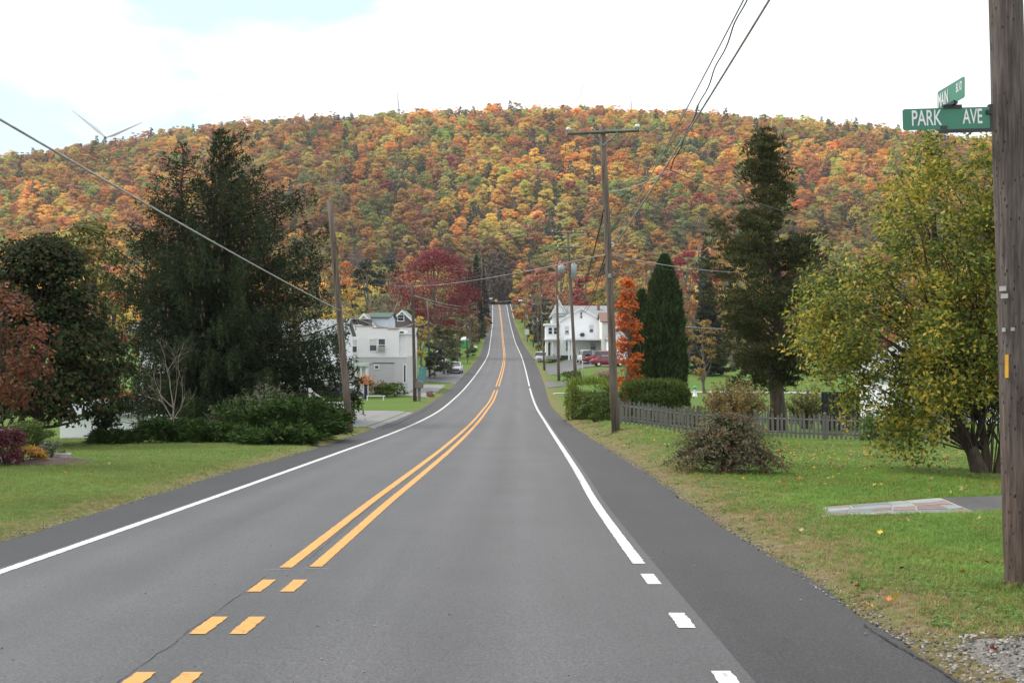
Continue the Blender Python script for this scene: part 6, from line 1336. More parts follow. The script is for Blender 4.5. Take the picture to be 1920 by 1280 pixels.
cable(P(700, 533, 120), on('P', 468), 0.5, 0.013, 'upper of two wires crossing to houses on the left', M_CABLE, 40); cable(P(740, 536, 115), on('P', 476), 0.4, 0.013, 'lower of two wires crossing to houses on the left', M_CABLEG, 40)
r_on = lambda z, dx=0.0: (R_[0]-0.0305*(z-R_[2])+dx, R_[1]-0.0, z)
cable(on('P', 463, 0.2, -0.1), r_on(5.95, -0.17), 0.12, 0.022, 'thickest cable from the tall pole toward the near pole', M_CABLEG, 40); cable(on('P', 455, 0.18, -0.1), r_on(6.9, -0.17), 0.18, 0.016, 'middle cable from the tall pole toward the near pole', M_CABLEG, 40)
tap = P(1256, 319, 31.0)
cable(tap, r_on(7.45, -0.17), 0.05, 0.015, 'twisted cable running up from the mid-span splice', M_CABLE, 160, wob=0.02); cable(on('P', 360, 0.12), tap, 0.12, 0.012, 'short pale cable from the tall pole to the splice', M_CABLEG); cable(tap, P(1560, 418, 44), 0.15, 0.012, 'dark service cable from the splice past the cedar', M_CABLE, 30)
po, pB, pat, pd = POLES['P']; arm = pB+pat(249)
cable(arm+np.array([-1.24, -0.14, 0.16]), (R_[0]-1.6, R_[1], 9.3), 0.25, 0.005, 'thin wire from the left insulator of the tall pole', M_CABLE, 40); cable(arm+np.array([1.2, -0.14, 0.27]), (R_[0]+0.4, R_[1], 9.6), 0.25, 0.005, 'thin wire from the right insulator of the tall pole', M_CABLE, 40)
cable(arm+np.array([-1.24, -0.1, 0.16]), on('B', 434, -1.6), 0.5, 0.008, 'thin wire linking left insulators of the two tall poles', M_CABLE, 30); cable(arm+np.array([1.2, -0.1, 0.27]), on('B', 434, 1.5), 0.5, 0.008, 'thin wire linking right insulators of the two tall poles', M_CABLE, 30)
cable(on('P', 395, -0.1), on('B', 541, 0.2), 1.6, 0.03, 'black cable drooping from the tall pole to the transformer pole', M_CABLE, 30); cable(on('P', 480, -0.12), P(1086, 577, 189), 1.2, 0.022, 'left service wire to the white house gable', M_CABLE, 30); cable(on('P', 486, -0.08), P(1090, 578, 189), 1.2, 0.022, 'right service wire to the white house gable', M_CABLE, 30)
cable(on('P', 478, 0.12), P(1500, 505, 58), 0.35, 0.014, 'upper pale service wire running right behind the cedar', M_CABLEG, 30); cable(on('P', 486, 0.12), P(1560, 524, 62), 0.35, 0.010, 'lower thin service wire running right', M_CABLE, 30); cable(P(1180, 605, 66), P(1400, 618, 90), 0.05, 0.02, 'short pale wire low behind the arborvitae', M_CABLEG, 16)
cable(on('A', 520, -0.1), on('B', 541), 1.3, 0.03, 'black loop between the ivy pole and transformer pole', M_CABLE); cable(on('B', 545), on('A', 553), 1.6, 0.03, 'sagging pale loop between ivy pole and transformer pole', M_CABLEG); cable(on('A', 553), on('C', 585), 1.0, 0.03, 'cable from the ivy pole toward the minivan pole', M_CABLEG); cable(on('B', 548), P(1053, 596, 188), 1.2, 0.02, 'service wire to the left roof of the white house', M_CABLEG)
cable(on('C', 585), on('D', 595), 1.0, 0.035, 'cable between the minivan pole and dark pole', M_CABLEG); cable(on('D', 595), on('E', 600), 1.2, 0.04, 'cable loop between dark pole and grey pole', M_CABLEG); cable(on('E', 600), on('F', 590), 1.4, 0.04, 'cable loop to the lamp pole', M_CABLEG); cable(on('F', 590), on('G', 575), 1.6, 0.04, 'cable from the lamp pole to the far pole', M_CABLEG)
cable(on('B', 436, -1.5), on('D', 556, -0.9), 0.8, 0.02, 'upper wire from the transformer pole down the right side', M_CABLE); cable(on('G', 556), on('H', 560), 1.5, 0.05, 'wire crossing the road at the crest', M_CABLEG)
cable(on('L7', 572), on('F', 577), 1.5, 0.03, 'wire crossing the road below the crest', M_CABLE)

# ------------------------------------------------------------------ vehicles
def car(name, label, cat, x, d, heading, colr, kind='sedan', z=None, spare=False, dirt=None, group=None):
    L, Wd, H, belt, gb, gr, zt = {'sedan': (4.7, 1.8, 1.42, 0.93, (-1.75, 1.2), (-0.95, 0.35), [(-2.35, 0.72), (-2.2, 0.98), (-1.6, 1.0), (1.2, 0.95), (2.05, 0.82), (2.35, 0.62)]),
        'suv': (4.5, 1.85, 1.78, 1.08, (-2.15, 1.0), (-2.0, 0.35), [(-2.25, 0.9), (-2.15, 1.1), (-1.6, 1.12), (1.0, 1.1), (1.95, 0.98), (2.25, 0.75)]),
        'van': (4.8, 1.9, 1.75, 1.05, (-2.3, 1.6), (-2.15, 0.55), [(-2.4, 0.9), (-2.3, 1.06), (-1.6, 1.08), (1.4, 1.02), (2.15, 0.86), (2.4, 0.66)])}[kind]
    o = thing(name, label, cat, (x, d, gz(x, d)+0.04 if z is None else z), heading, group); hw = Wd/2
    pm = mat('car_paint_%s' % name+label[:12], colr, tuple(c*0.93 for c in colr), 0.25, 1.5, spec=0.6)
    b = MB(); rings = []
    xs = np.linspace(-L/2, L/2, 17)
    for xx in xs:
        e = abs(xx)/(L/2); w = hw*(1-0.16*max(0, e-0.72)/0.28); zz = np.interp(xx, [p[0] for p in zt], [p[1] for p in zt]); zb = 0.24+0.12*max(0, e-0.8)/0.2
        rings.append([(xx, -w*0.9, zb), (xx, -w, zb+0.16), (xx, -w, zz-0.2), (xx, -w*0.95, zz-0.03), (xx, -w*0.8, zz), (xx, w*0.8, zz), (xx, w*0.95, zz-0.03), (xx, w, zz-0.2), (xx, w, zb+0.16), (xx, w*0.9, zb)])
    V = np.array(rings).reshape(-1, 3); m_ = 10
    q = [[i*m_+j, i*m_+(j+1) % m_, (i+1)*m_+(j+1) % m_, (i+1)*m_+j] for i in range(16) for j in range(m_)]
    q += [[0, 1, 2, 9], [9, 2, 3, 8], [8, 3, 4, 7], [7, 4, 5, 6]]; e0 = 16*m_; q += [[e0+a for a in r][::-1] for r in ([0, 1, 2, 9], [9, 2, 3, 8], [8, 3, 4, 7], [7, 4, 5, 6])]
    body = b.add(V, q).build('body', pm, o, True)
    (a0, a1), (r0, r1) = gb, gr; y0, y1 = hw*0.90, hw*0.76; zb_ = belt-0.02; zt_ = H-0.05
    c8 = np.array([[a0, -y0, zb_], [a1, -y0, zb_], [a1, y0, zb_], [a0, y0, zb_], [r0, -y1, zt_], [r1, -y1, zt_], [r1, y1, zt_], [r0, y1, zt_]])
    MB().add(c8, [[0, 1, 5, 4], [1, 2, 6, 5], [2, 3, 7, 6], [3, 0, 4, 7]]).build('windows', M_GLASS, o)
    rf = MB(); rx = np.linspace(r0-0.06, r1+0.06, 6); VV = []
    for xx in rx:
        cr_ = 0.05*(1-((xx-(r0+r1)/2)/((r1-r0)/2+0.06))**2); VV += [(xx, -y1-0.03, zt_-0.02), (xx, -y1*0.7, zt_+0.04+cr_), (xx, 0, zt_+0.05+cr_), (xx, y1*0.7, zt_+0.04+cr_), (xx, y1+0.03, zt_-0.02)]
    rf.add(VV, [[i*5+j, i*5+5+j, i*5+6+j, i*5+1+j] for i in range(5) for j in range(4)]); rf.build('roof', pm, o, True)
    for i, j in ((0, 4), (1, 5), (2, 6), (3, 7)): MB().tube([c8[i]*1.005, c8[j]*1.005], 0.05, 5).build('pillar', pm, o)
    for s_ in (-1, 1):
        MB().tube([((a0+a1)/2-0.1, s_*y0, zb_), ((r0+r1)/2, s_*y1, zt_)], 0.045, 5).build('pillar', pm, o)
        for xx in (-L*0.29, L*0.31):
            t = MB(); t.tube([(xx, s_*(hw-0.20), 0.32), (xx, s_*(hw-0.17), 0.32), (xx, s_*(hw-0.02), 0.32), (xx, s_*(hw+0.012), 0.32)], [0.27, 0.32, 0.32, 0.28], 18); w_ = t.build('wheel', M_RUBBER, o, True)
            MB().tube([(xx, s_*(hw-0.02), 0.32), (xx, s_*(hw+0.022), 0.32)], [0.20, 0.18], 14).build('rim', M_INS if 'sedan' == kind else M_METAL, w_)
        MB().box((L/2-0.09, s_*hw*0.66, zt[-1][1]-0.02), (0.12, 0.34, 0.13)).build('headlight', M_INS, o); MB().box((-L/2+0.06, s_*hw*0.72, zt[0][1]-0.02), (0.10, 0.26, 0.16)).build('taillight', mat('tail_red', (0.35, 0.015, 0.015), None, 0.3, 3), o)
        MB().box((a1-0.25, s_*(hw+0.09), belt+0.06), (0.1, 0.16, 0.12)).build('wing_mirror', pm, o)
    for s_ in (-1, 1): MB().box((s_*(L/2-0.02), 0, 0.44), (0.12, Wd*0.86, 0.16)).build('bumper', M_DMETAL if kind != 'sedan' else mat('bumper_grey', (0.07, 0.08, 0.11), None, 0.5, 3), o)
    if spare:
        t = MB(); t.tube([(-L/2-0.02, 0, 0.95), (-L/2-0.08, 0, 0.95), (-L/2-0.22, 0, 0.95), (-L/2-0.25, 0, 0.95)], [0.30, 0.36, 0.36, 0.28], 18); t.build('spare_wheel', M_RUBBER, o, True)
    return o
x, d, z = gp(852, 701); car('parked_sedan', 'pale silver-blue sedan parked on the left roadside', 'car', x, d+2.2, math.radians(-93), (0.64, 0.67, 0.72))
x, d, z = gp(660, 751, 60); car('parked_sedan', 'dark green car nosing out behind the leaning pole', 'car', x-1.7, d+0.9, math.radians(-8), (0.018, 0.035, 0.028))
x, d, z = gp(1030, 680); car('parked_minivan', 'silver minivan parked beside the road before the white house', 'minivan', x+0.0, d+2, math.radians(-22), (0.55, 0.57, 0.57), 'van')
x, d, z = gp(1098, 681); car('parked_suv', 'white off-roader with rear spare wheel under the carport', 'car', x, d+1.5, math.radians(96), (0.62, 0.63, 0.64), 'suv', spare=True)
x, d, z = gp(1140, 684); car('parked_wagon', 'red sport utility car behind the red sedan', 'car', x-0.7, d+4.2, math.radians(172), (0.22, 0.018, 0.028), 'suv')
x, d, z = gp(1136, 688); car('parked_sedan', 'dark red sedan in front of the other red car', 'car', x+0.4, d+1.2, math.radians(4), (0.20, 0.015, 0.03))

# ------------------------------------------------------------------ small things along the street
def box_post(px, py, label, cat, name, w, h, dp, ph, m, pm, post_w=0.1, d=None, rz=0.0, arch=True):
    x, d, z = gp(px, py) if d is None else (PX(px, d), d, gz(PX(px, d), d)); o = thing(name, label, cat, (x, d, z), rz)
    MB().bx(-post_w/2, post_w/2, -post_w/2, post_w/2, -0.1, ph).build('post', pm, o); b = MB()
    n = 9; pr = [(-w/2, 0), (w/2, 0)]+[(w/2*math.cos(a), h*0.55+h*0.45*math.sin(a)) for a in np.linspace(0, math.pi, n)]
    k = len(pr); V = [[p, -dp/2, ph+q] for p, q in pr]+[[p, dp/2, ph+q] for p, q in pr]+[[0, -dp/2, ph+h/2], [0, dp/2, ph+h/2]]
    b.add(V, [[i, (i+1) % k, k+(i+1) % k, k+i] for i in range(k)], [[2*k, i, (i+1) % k] for i in range(k)]+[[2*k+1, k+(i+1) % k, k+i] for i in range(k)]); bo = b.build('box', m, o)
    MB().bx(-w*0.4, w*0.4, -dp/2-0.02, -dp/2-0.003, ph+0.03, ph+h*0.7).build('door', m, bo); MB().bx(w/2+0.01, w/2+0.04, -dp*0.3, 0, ph+h*0.3, ph+h*0.75).build('flag', m, bo)
    return o
box_post(786, 752, 'large brown mailbox on a thick post beside the dark pole', 'mailbox', 'mailbox', 0.62, 0.55, 0.7, 1.05, mat('brown_plastic', (0.20, 0.17, 0.15), None, 0.6, 4), mat('brown_plastic', (0.2, 0.17, 0.15)), 0.24)
box_post(877, 681, 'black mailbox on a post near the topiary on the left', 'mailbox', 'mailbox', 0.55, 0.5, 0.6, 1.0, M_DMETAL, M_DMETAL, 0.12)
box_post(640, 790, 'dark mailbox half hidden behind the leaning pole', 'mailbox', 'mailbox', 0.9, 0.32, 0.4, 0.35, mat('dark_brown_box', (0.05, 0.04, 0.035), None, 0.6, 4), M_GREYWOOD, 0.1, d=52)
box_post(1006, 664, 'small red mailbox beside the dark pole on the right', 'mailbox', 'mailbox', 0.6, 0.5, 0.6, 1.1, mat('red_box', (0.35, 0.03, 0.02), None, 0.5, 4), M_GREYWOOD, 0.1)
def planter():
    x, d, z = gp(807, 744); o = thing('brick_planter', 'red brick planter on the small lawn by the drive', 'planter', (x, d, z)); k = 0
    me = MB().box((0, 0, 0), (0.20, 0.095, 0.062)).mesh('brick'); me.materials.append(M_BRICK)
    for row in range(6):
        for sx in (-0.27, 0.0, 0.27)[:3 if row < 4 else 1]:
            for sy in (-0.2, 0.2): link('brick', me, o, (sx*0.8+(0.1 if row % 2 else 0)-0.05, sy, 0.03+row*0.068))
    mb = MB(); rng = np.random.default_rng(1); C = rng.normal(size=(160, 3))*[0.25, 0.15, 0.08]+[0, 0, 0.42]; mb.cards(C, rng.normal(size=(160, 3)), 0.05, 0.5, rng); mb.build('plants', L_HEDGE, o)
planter()
def stoop():
    x, d, z = gp(832, 700); o = thing('white_steps', 'white front steps with railings left of the white sedan', 'steps', (x, d+4, gz(x, d+4)))
    for k in range(4): MB().bx(-0.9, 1.3-0.35*k, -0.6, 0.8, -0.1+0.25*k, 0.15+0.25*k).build('step', M_CONC, o)
    MB().bx(-1.4, -0.1, 0.85, 1.0, 0, 3.0).build('tall_panel', M_WHITE, o)
    for sy in (-0.65, 0.82):
        MB().tube([(1.2, sy, 0.95), (-0.2, sy, 1.9), (-0.9, sy, 1.9)], 0.05, 5).build('handrail', M_WHITE, o)
        for xx in (1.2, 0.75, 0.3, -0.15, -0.6): MB().bx(xx-0.04, xx+0.04, sy-0.04, sy+0.04, 0.1, 1.0+0.68*np.clip((1.2-xx)/1.4, 0, 1)).build('baluster', M_WHITE, o)
stoop()
def toilet():
    x, d, z = gp(873, 653); o = thing('portable_toilet', 'green portable toilet with white roof far left of the road', 'portable toilet', (x-0.2, d, gz(x, d))); G = mat('toilet_green', (0.05, 0.30, 0.09), None, 0.5, 3)
    MB().box((0, 0, 0.95), (1.9, 1.6, 1.9)).build('cabin', G, o); MB().box((0, -0.82, 1.0), (0.9, 0.04, 1.7)).build('door', mat('toilet_door', (0.07, 0.36, 0.12), None, 0.5, 3), o); mb = MB(); mb.ell((0, 0, 1.95), (0.98, 0.84, 0.75), 16, 10); mb.build('roof', M_WHITE, o, True)
    x2, d2, z2 = gp(884, 654); b = MB(); b.tube([(0, 0, 0), (0, 0, 1.0)], [0.38, 0.45], 12); b.tube([(0, 0, 1.0), (0, 0, 1.08)], [0.48, 0.4], 12); o2 = thing('rubbish_bin', 'black rubbish bin beside the portable toilet', 'bin', (x2, d2, z2)); b.build('bin', M_DMETAL, o2, True); MB().tube([(-0.4, -0.3, 0.12), (0.4, -0.3, 0.12)], 0.1, 8).build('wheels', M_RUBBER, o2)
    rng = np.random.default_rng(4); s_ = MB(); s_.ell((0, 0, 0.3), (0.42, 0.35, 0.34), 12, 8, 0.25, rng); s_.tube([(0, 0, 0.55), (0.03, 0, 0.7)], [0.1, 0.04], 6); tag(s_.build('rubbish_bag', M_WHITE, None, True, (x2+1.0, d2-0.5, gz(x2+1, d2-0.5))), 'white rubbish bag on the ground beside the black bin', 'bag')
toilet()
blob_shrub(884, 222, 2.2, 1.9, 301, 'clipped small tree beside the black mailbox', L_HEDGE, 24, 40, 0.16, 'topiary_tree')
blob_shrub(722, 100, 1.9, 1.0, 302, 'rounded olive hedge bush before the flat-roofed building', L_HEDGE, 30, 50, 0.09); blob_shrub(706, 104, 2.6, 1.3, 303, 'brownish low hedge against the flat-roofed building', L_BROWNY, 30, 50, 0.09); blob_shrub(742, 99, 1.8, 1.2, 304, 'second rounded bush at the building corner', L_HEDGE, 26, 50, 0.09)
blob_shrub(640, 62, 1.0, 1.3, 305, 'green shrub right of the white stair railing', L_HEDGE, 24, 50, 0.06)
def scarecrow():
    d = 95; x = PX(686, d); o = thing('harvest_figure', 'orange harvest decoration on a post by the porch', 'decoration', (x, d, gz(x, d))); rng = np.random.default_rng(9)
    MB().tube([(0, 0, 0), (0, 0, 1.2)], [0.16, 0.13], 8).build('base', mat('blue_cloth', (0.03, 0.03, 0.07), None, 0.9, 5), o); C = rng.normal(size=(260, 3))*[0.28, 0.2, 0.28]+[-0.05, 0, 1.5]; MB().cards(C, rng.normal(size=C.shape), 0.10, 0.5, rng).build('corn_leaves', leafmat('harvest_orange', [(0.45, 0.16, 0.05), (0.6, 0.25, 0.06), (0.4, 0.08, 0.04)], 0.3), o)
    r = thing('low_rail', 'low white wooden rail on the small lawn', 'rail', (PX(705, 92), 92, gz(PX(705, 92), 92))); MB().bx(-0.75, 0.75, -0.03, 0.03, 0.32, 0.40).build('rail', M_WHITE, r)
    for xx in (-0.7, 0.6): MB().bx(xx-0.04, xx+0.04, -0.032, 0.032, -0.1, 0.32).build('post', M_WHITE, r)
scarecrow()
def tarp():
    x, d, z = gp(790, 712); d = 128; x = PX(792, d); o = thing('teal_cover', 'teal cloth hung over a frame by the left pole', 'cover', (x, d, gz(x, d))); n = 10
    V = [[-0.4+0.09*i, 0.06*math.sin(i*1.9), z_] for z_ in (0.1, 0.8, 1.7) for i in range(n)]
    MB().add(V, [[r*n+i, r*n+i+1, (r+1)*n+i+1, (r+1)*n+i] for r in range(2) for i in range(n-1)]).build('cloth', mat('teal_cloth', (0.12, 0.32, 0.33), None, 0.8, 3), o, True); MB().tube([(-0.5, 0, 1.72), (0.5, 0, 1.72)], 0.03, 5).build('bar', M_METAL, o)
    for xx in (-0.48, 0.48): MB().tube([(xx, 0, -0.1), (xx, 0, 1.72)], 0.03, 5).build('leg', M_METAL, o)
tarp()
def road_sign(px, py, d, w, h, col, label, shape='square', ph=2.2, name='road_sign', m=None):
    x = PX(px, d); z = gz(x, d); o = thing(name, label, 'road sign', (x, d, z)); zc = -(py-640)/F*d-z
    MB().tube([(0, 0.05, -0.2), (0, 0.05, zc+h*0.4)], 0.045, 6).build('post', M_METAL, o); b = MB()
    pts = [(-w/2, -h/2), (w/2, -h/2), (w/2, h/2), (-w/2, h/2)] if shape == 'square' else [(0, -h*0.68), (w*0.68, 0), (0, h*0.68), (-w*0.68, 0)]
    V = [[p, 0, zc+q] for p, q in pts]+[[p, 0.02, zc+q] for p, q in pts]; b.add(V, [[0, 1, 2, 3], [7, 6, 5, 4], [0, 4, 5, 1], [1, 5, 6, 2], [2, 6, 7, 3], [3, 7, 4, 0]]); b.build('panel', m or mat('sign_'+label[:8], col, None, 0.5, 3), o); return o
road_sign(930, 563, 540, 1.2, 1.2, (0.75, 0.36, 0.02), 'orange-yellow warning sign at the crest of the road', 'diamond')
road_sign(988, 622, 288, 1.1, 1.3, (0.62, 0.62, 0.62), 'white rectangular sign on the right verge'); road_sign(997, 631, 262, 0.9, 0.9, (0.7, 0.42, 0.03), 'yellow warning sign behind the right-hand poles', 'diamond')
road_sign(1092, 684, 112, 0.12, 0.85, (0.6, 0.6, 0.6), 'thin pale sign seen edge-on above the hedge')
def guide_rail():
    o = thing('guide_rail', 'white guide rail along the right side near the crest', 'guard rail', (0, 0, 0)); ds = np.arange(455, 535, 6.0); R_pts = []
    for dd in ds: x = float(fER(dd))+0.6; z = gz(x, dd); R_pts.append((x, dd, z+0.65)); MB().bx(x-0.08, x+0.08, dd-0.08, dd+0.08, z-0.2, z+0.75).build('post', M_GREYWOOD, o)
    a = np.array(R_pts); MB().add(np.vstack([a+[-0.1, 0, -0.2], a+[-0.18, 0, 0], a+[-0.1, 0, 0.2]]), [[i, i+1, len(a)+i+1, len(a)+i] for i in range(len(a)-1)]+[[len(a)+i, len(a)+i+1, 2*len(a)+i+1, 2*len(a)+i] for i in range(len(a)-1)]).build('rail', M_WHITE, o)
guide_rail()
def globe_stand():
    d = 100; x = PX(1303, d); o = thing('gazing_globe', 'green glass globe on a white pedestal on the far lawn', 'garden ornament', (x, d, gz(x, d))); MB().tube([(0, 0, 0), (0, 0, 0.1), (0, 0, 0.55), (0, 0, 0.62)], [0.26, 0.2, 0.09, 0.14], 12).build('pedestal', M_WHITE, o, True); b = MB(); b.ell((0, 0, 0.78), (0.18,)*3, 14, 10); b.build('globe', mat('green_glass', (0.03, 0.35, 0.16), None, 0.1, 3, spec=0.8), o, True)
globe_stand()

# ------------------------------------------------------------------ grass, dead stems, gravel stones, fallen leaves
M_BLADE = leafmat('grass_blades', [(0.62, 0.66, 0.62), (0.95, 1.0, 0.9), (1.35, 1.28, 1.1)], trans=0.25, tint=True, spec=0.2, rough=0.5)
def tuft(seed, n, h, spread, w, bend):
    rng = np.random.default_rng(seed); mb = MB()
    for k in range(n):
        a = rng.random()*6.283; r = spread*math.sqrt(rng.random()); b = rng.random()*6.283; hh = h*(0.45+0.75*rng.random()); be = bend*hh*(0.3+rng.random())
        p = np.array([math.cos(a)*r, math.sin(a)*r, -0.01]); o = np.array([math.cos(b), math.sin(b), 0]); s_ = np.array([-math.sin(b), math.cos(b), 0])*w*(0.7+0.6*rng.random())
        m1 = p+o*be*0.3+[0, 0, hh*0.6]; e = p+o*be+[0, 0, hh*(1-0.25*bend)]
        mb.add([p-s_, p+s_, m1+s_*0.75, e, m1-s_*0.75], [[0, 1, 2, 4]], [[4, 2, 3]])
    return mb
def grass():
    protos = []
    for k, (n, h, sp, w, be) in enumerate([(16, 0.055, 0.055, 0.0022, 0.6), (16, 0.070, 0.06, 0.0022, 0.9), (12, 0.10, 0.05, 0.0022, 0.8), (10, 0.05, 0.08, 0.0016, 2.2), (14, 0.04, 0.07, 0.012, 1.2)]):
        me = tuft(600+k, n, h, sp, w, be).mesh('tuft_%d' % k); me.materials.append(M_BLADE); protos.append(bpy.data.objects.new('tuft_%d' % k, me))
    rng = np.random.default_rng(13); A = []
    def fill(x0, x1, d0, d1, sp):
        nx, nd = int((x1-x0)/sp), int((d1-d0)/sp); gx, gd = np.meshgrid(np.arange(nx), np.arange(nd)); X = x0+(gx.ravel()+rng.random(nx*nd))*sp; D = d0+(gd.ravel()+rng.random(nx*nd))*sp
        ok = np.abs(X) < 0.455*D+0.6; A.append(np.column_stack([X[ok], D[ok], np.full(ok.sum(), sp)]))
    fill(2.6, 8, 7.0, 13, 0.042); fill(2.6, 10, 13, 19, 0.060); fill(2.6, 13, 19, 28, 0.095); fill(2.6, 20, 28, 44, 0.17); fill(-9.5, -5.9, 12, 19, 0.06); fill(-14, -5.9, 19, 28, 0.095); fill(-18, -5.9, 28, 48, 0.17)
    fill(2.6, 5.6, 44, 62, 0.17)
    A = np.vstack(A); X, D, S = A.T
    ur = X-fER(D); ul = fEL(D)-X; u = np.where(X > 0, ur, ul)
    nz1 = vnoise(X, D, 0.55, 21); nz2 = vnoise(X, D, 2.2, 22); nz3 = vnoise(X, D, 0.18, 23)
    cover = np.where(X > 0, sstep(-0.02, 0.9, u+0.9*(nz1-0.5)), sstep(-0.05, 0.35, u+0.4*(nz1-0.5)))
    ok = (u > 0.03) & (rng.random(len(X)) < 0.22+0.85*cover)
    # keep off gravel, path, walk, pole
    ok &= ~((X > 0) & (D < 7.72+0.25*(nz1-0.5)-0.03*(X-3)))
    fp = [np.array(g2(*p)) for p in ((1540, 951), (1761, 934), (1905, 928), (1905, 955), (1829, 962), (1556, 969))]
    def inpoly(X, D, poly):
        c = np.zeros(len(X), bool); n = len(poly)
        for i in range(n):
            (x1, y1), (x2, y2) = poly[i], poly[(i+1) % n]
            with np.errstate(divide='ignore', invalid='ignore'): c ^= ((y1 > D) != (y2 > D)) & (X < (x2-x1)*(D-y1)/(y2-y1+1e-12)+x1)
        return c
    ok &= ~inpoly(X, D, fp); ok &= ~((X < 0) & (((X+12.6)/1.25)**2+((D-27.6)/1.5)**2 < 1))
    dead = np.clip(np.where(X > 0, 1-sstep(0.3, 2.2, u+1.4*(nz1-0.5)+0.8*(nz2-0.5)), 0.8*(1-sstep(0.1, 1.0, u+0.6*(nz1-0.5)))), 0, 1)
    dead = np.maximum(dead, (X > 0)*(1-sstep(7.9, 9.2, D+1.0*(nz1-0.5)))*0.9)
    X, D, S, u, dead, nz1, nz2, nz3 = [v[ok] for v in (X, D, S, u, dead, nz1, nz2, nz3)]; n = len(X)
    isd = rng.random(n) < dead*0.85
    g = np.array([0.136, 0.228, 0.048])[None]*(0.75+0.5*nz2)[:, None]*(0.8+0.4*nz3)[:, None]; g = g*np.where(X < 0, 0.92, 1.0)[:, None]; g[X < 0] = g[X < 0]*np.array([1.15, 0.92, 1.25])  # left lawn paler and duller: its haze and shade put into the blade tint
    yel = np.array([0.19, 0.19, 0.055]); g = g*(1-0.5*(nz1[:, None] > 0.66)) + yel*0.5*(nz1[:, None] > 0.66)
    tn = np.array([0.30, 0.22, 0.125])[None]*(0.6+0.7*rng.random(n))[:, None]
    col_ = np.where(isd[:, None], tn, g)
    idx = np.where(isd, np.where(rng.random(n) < 0.6, 3, 0), np.where(rng.random(n) < 0.12, 2, rng.integers(0, 2, n)))
    weed = (~isd) & (X > 0) & (u < 1.2) & (nz1 > 0.62) & (rng.random(n) < 0.35); idx[weed] = 4; col_[weed] = np.array([0.10, 0.21, 0.05])
    # longer unmown tufts round the feet of the poles and bushes
    ex = []
    for bx_, bd_, r0_, r1_, k_ in ((R_[0], R_[1], 0.17, 0.42, 170), (POLES['P'][1][0], POLES['P'][1][1], 0.15, 0.5, 120), (POLES['L1'][1][0], POLES['L1'][1][1], 0.15, 0.5, 90), (4.65, 24.9, 0.7, 1.25, 260), (10.0, 24.6, 0.2, 0.7, 160)):
        a_ = rng.random(k_)*6.283; rr_ = r0_+(r1_-r0_)*rng.random(k_)**1.5; ex.append(np.column_stack([bx_+np.cos(a_)*rr_, bd_+np.sin(a_)*rr_]))
    ex = np.vstack(ex); m_ = len(ex); X = np.concatenate([X, ex[:, 0]]); D = np.concatenate([D, ex[:, 1]]); S = np.concatenate([S, np.full(m_, 0.06)]); idx = np.concatenate([idx, np.full(m_, 2)]); col_ = np.vstack([col_, np.where(rng.random((m_, 1)) < 0.25, [[0.26, 0.21, 0.11]], [[0.10, 0.175, 0.04]])*(0.7+0.6*rng.random((m_, 1)))]); n = len(X)
    Z = ground(X, D)
    sc = (0.75+0.5*rng.random(n))*np.interp(S, [0.04, 0.06, 0.1, 0.17], [0.85, 1.0, 1.35, 1.9]); sc = np.where(X < 0, sc*0.72, sc)
    s3 = np.column_stack([sc, sc, np.minimum(sc, 1.15)*np.where(D > 26, 0.8, 1)])
    scatter('lawn_grass', proto_collection('grass_protos', protos), np.column_stack([X, D, Z]), s3, rng.random(n)*6.283, idx, col_, 'green lawn grass with dry tan blades along the road edge', 'grass')
grass()
def gravel_stones():
    protos = []
    for k in range(4):
        rng = np.random.default_rng(70+k); mb = MB(); mb.ell((0, 0, 0.3), (1, 0.8, 0.6), 7, 5, 0.5, rng); me = mb.mesh('stone_%d' % k); me.materials.append(leafmat('gravel_stone', [(0.6, 0.6, 0.6), (1.2, 1.2, 1.2)], 0.0, 0.9, True)); protos.append(bpy.data.objects.new('stone_%d' % k, me))
    rng = np.random.default_rng(15); n = 5200; X = rng.uniform(2.7, 5.6, n); D = rng.uniform(6.3, 8.6, n); u = X-fER(D); ok = (u > -0.12) & (D < 7.8+0.3*(vnoise(X, D, 0.4, 3)-0.3))
    # crumbs of stone and asphalt along the pavement edge
    m = 3800; D2 = 8+rng.random(m)**1.3*30; X2 = fER(D2)+np.abs(rng.normal(size=m))*0.14-0.03; m3 = 1500; D3 = 12+rng.random(m3)*30; X3 = fEL(D3)-np.abs(rng.normal(size=m3))*0.10+0.03
    Xa = np.concatenate([X[ok], X2, X3]); Da = np.concatenate([D[ok], D2, D3]); n = len(Xa); sc = 0.005+0.011*rng.random(n)**2.5; sc[:ok.sum()] *= 1.25
    Z = np.maximum(ground(Xa, Da)+np.where(Da < 7.9, 0.032, 0.004), np.where(Xa < fER(Da), zr(Da)-0.004, -99)*1.0)
    base = np.array([(0.25, 0.235, 0.22), (0.16, 0.15, 0.14), (0.33, 0.31, 0.29), (0.08, 0.075, 0.07)]); scatter('gravel_stones', proto_collection('gravel_protos', protos), np.column_stack([Xa, Da, Z]), sc, rng.random(n)*6.283, rng.integers(0, 4, n), base[rng.integers(0, 4, n)], 'loose gravel at the side-road mouth and pavement edges', 'gravel')
gravel_stones()
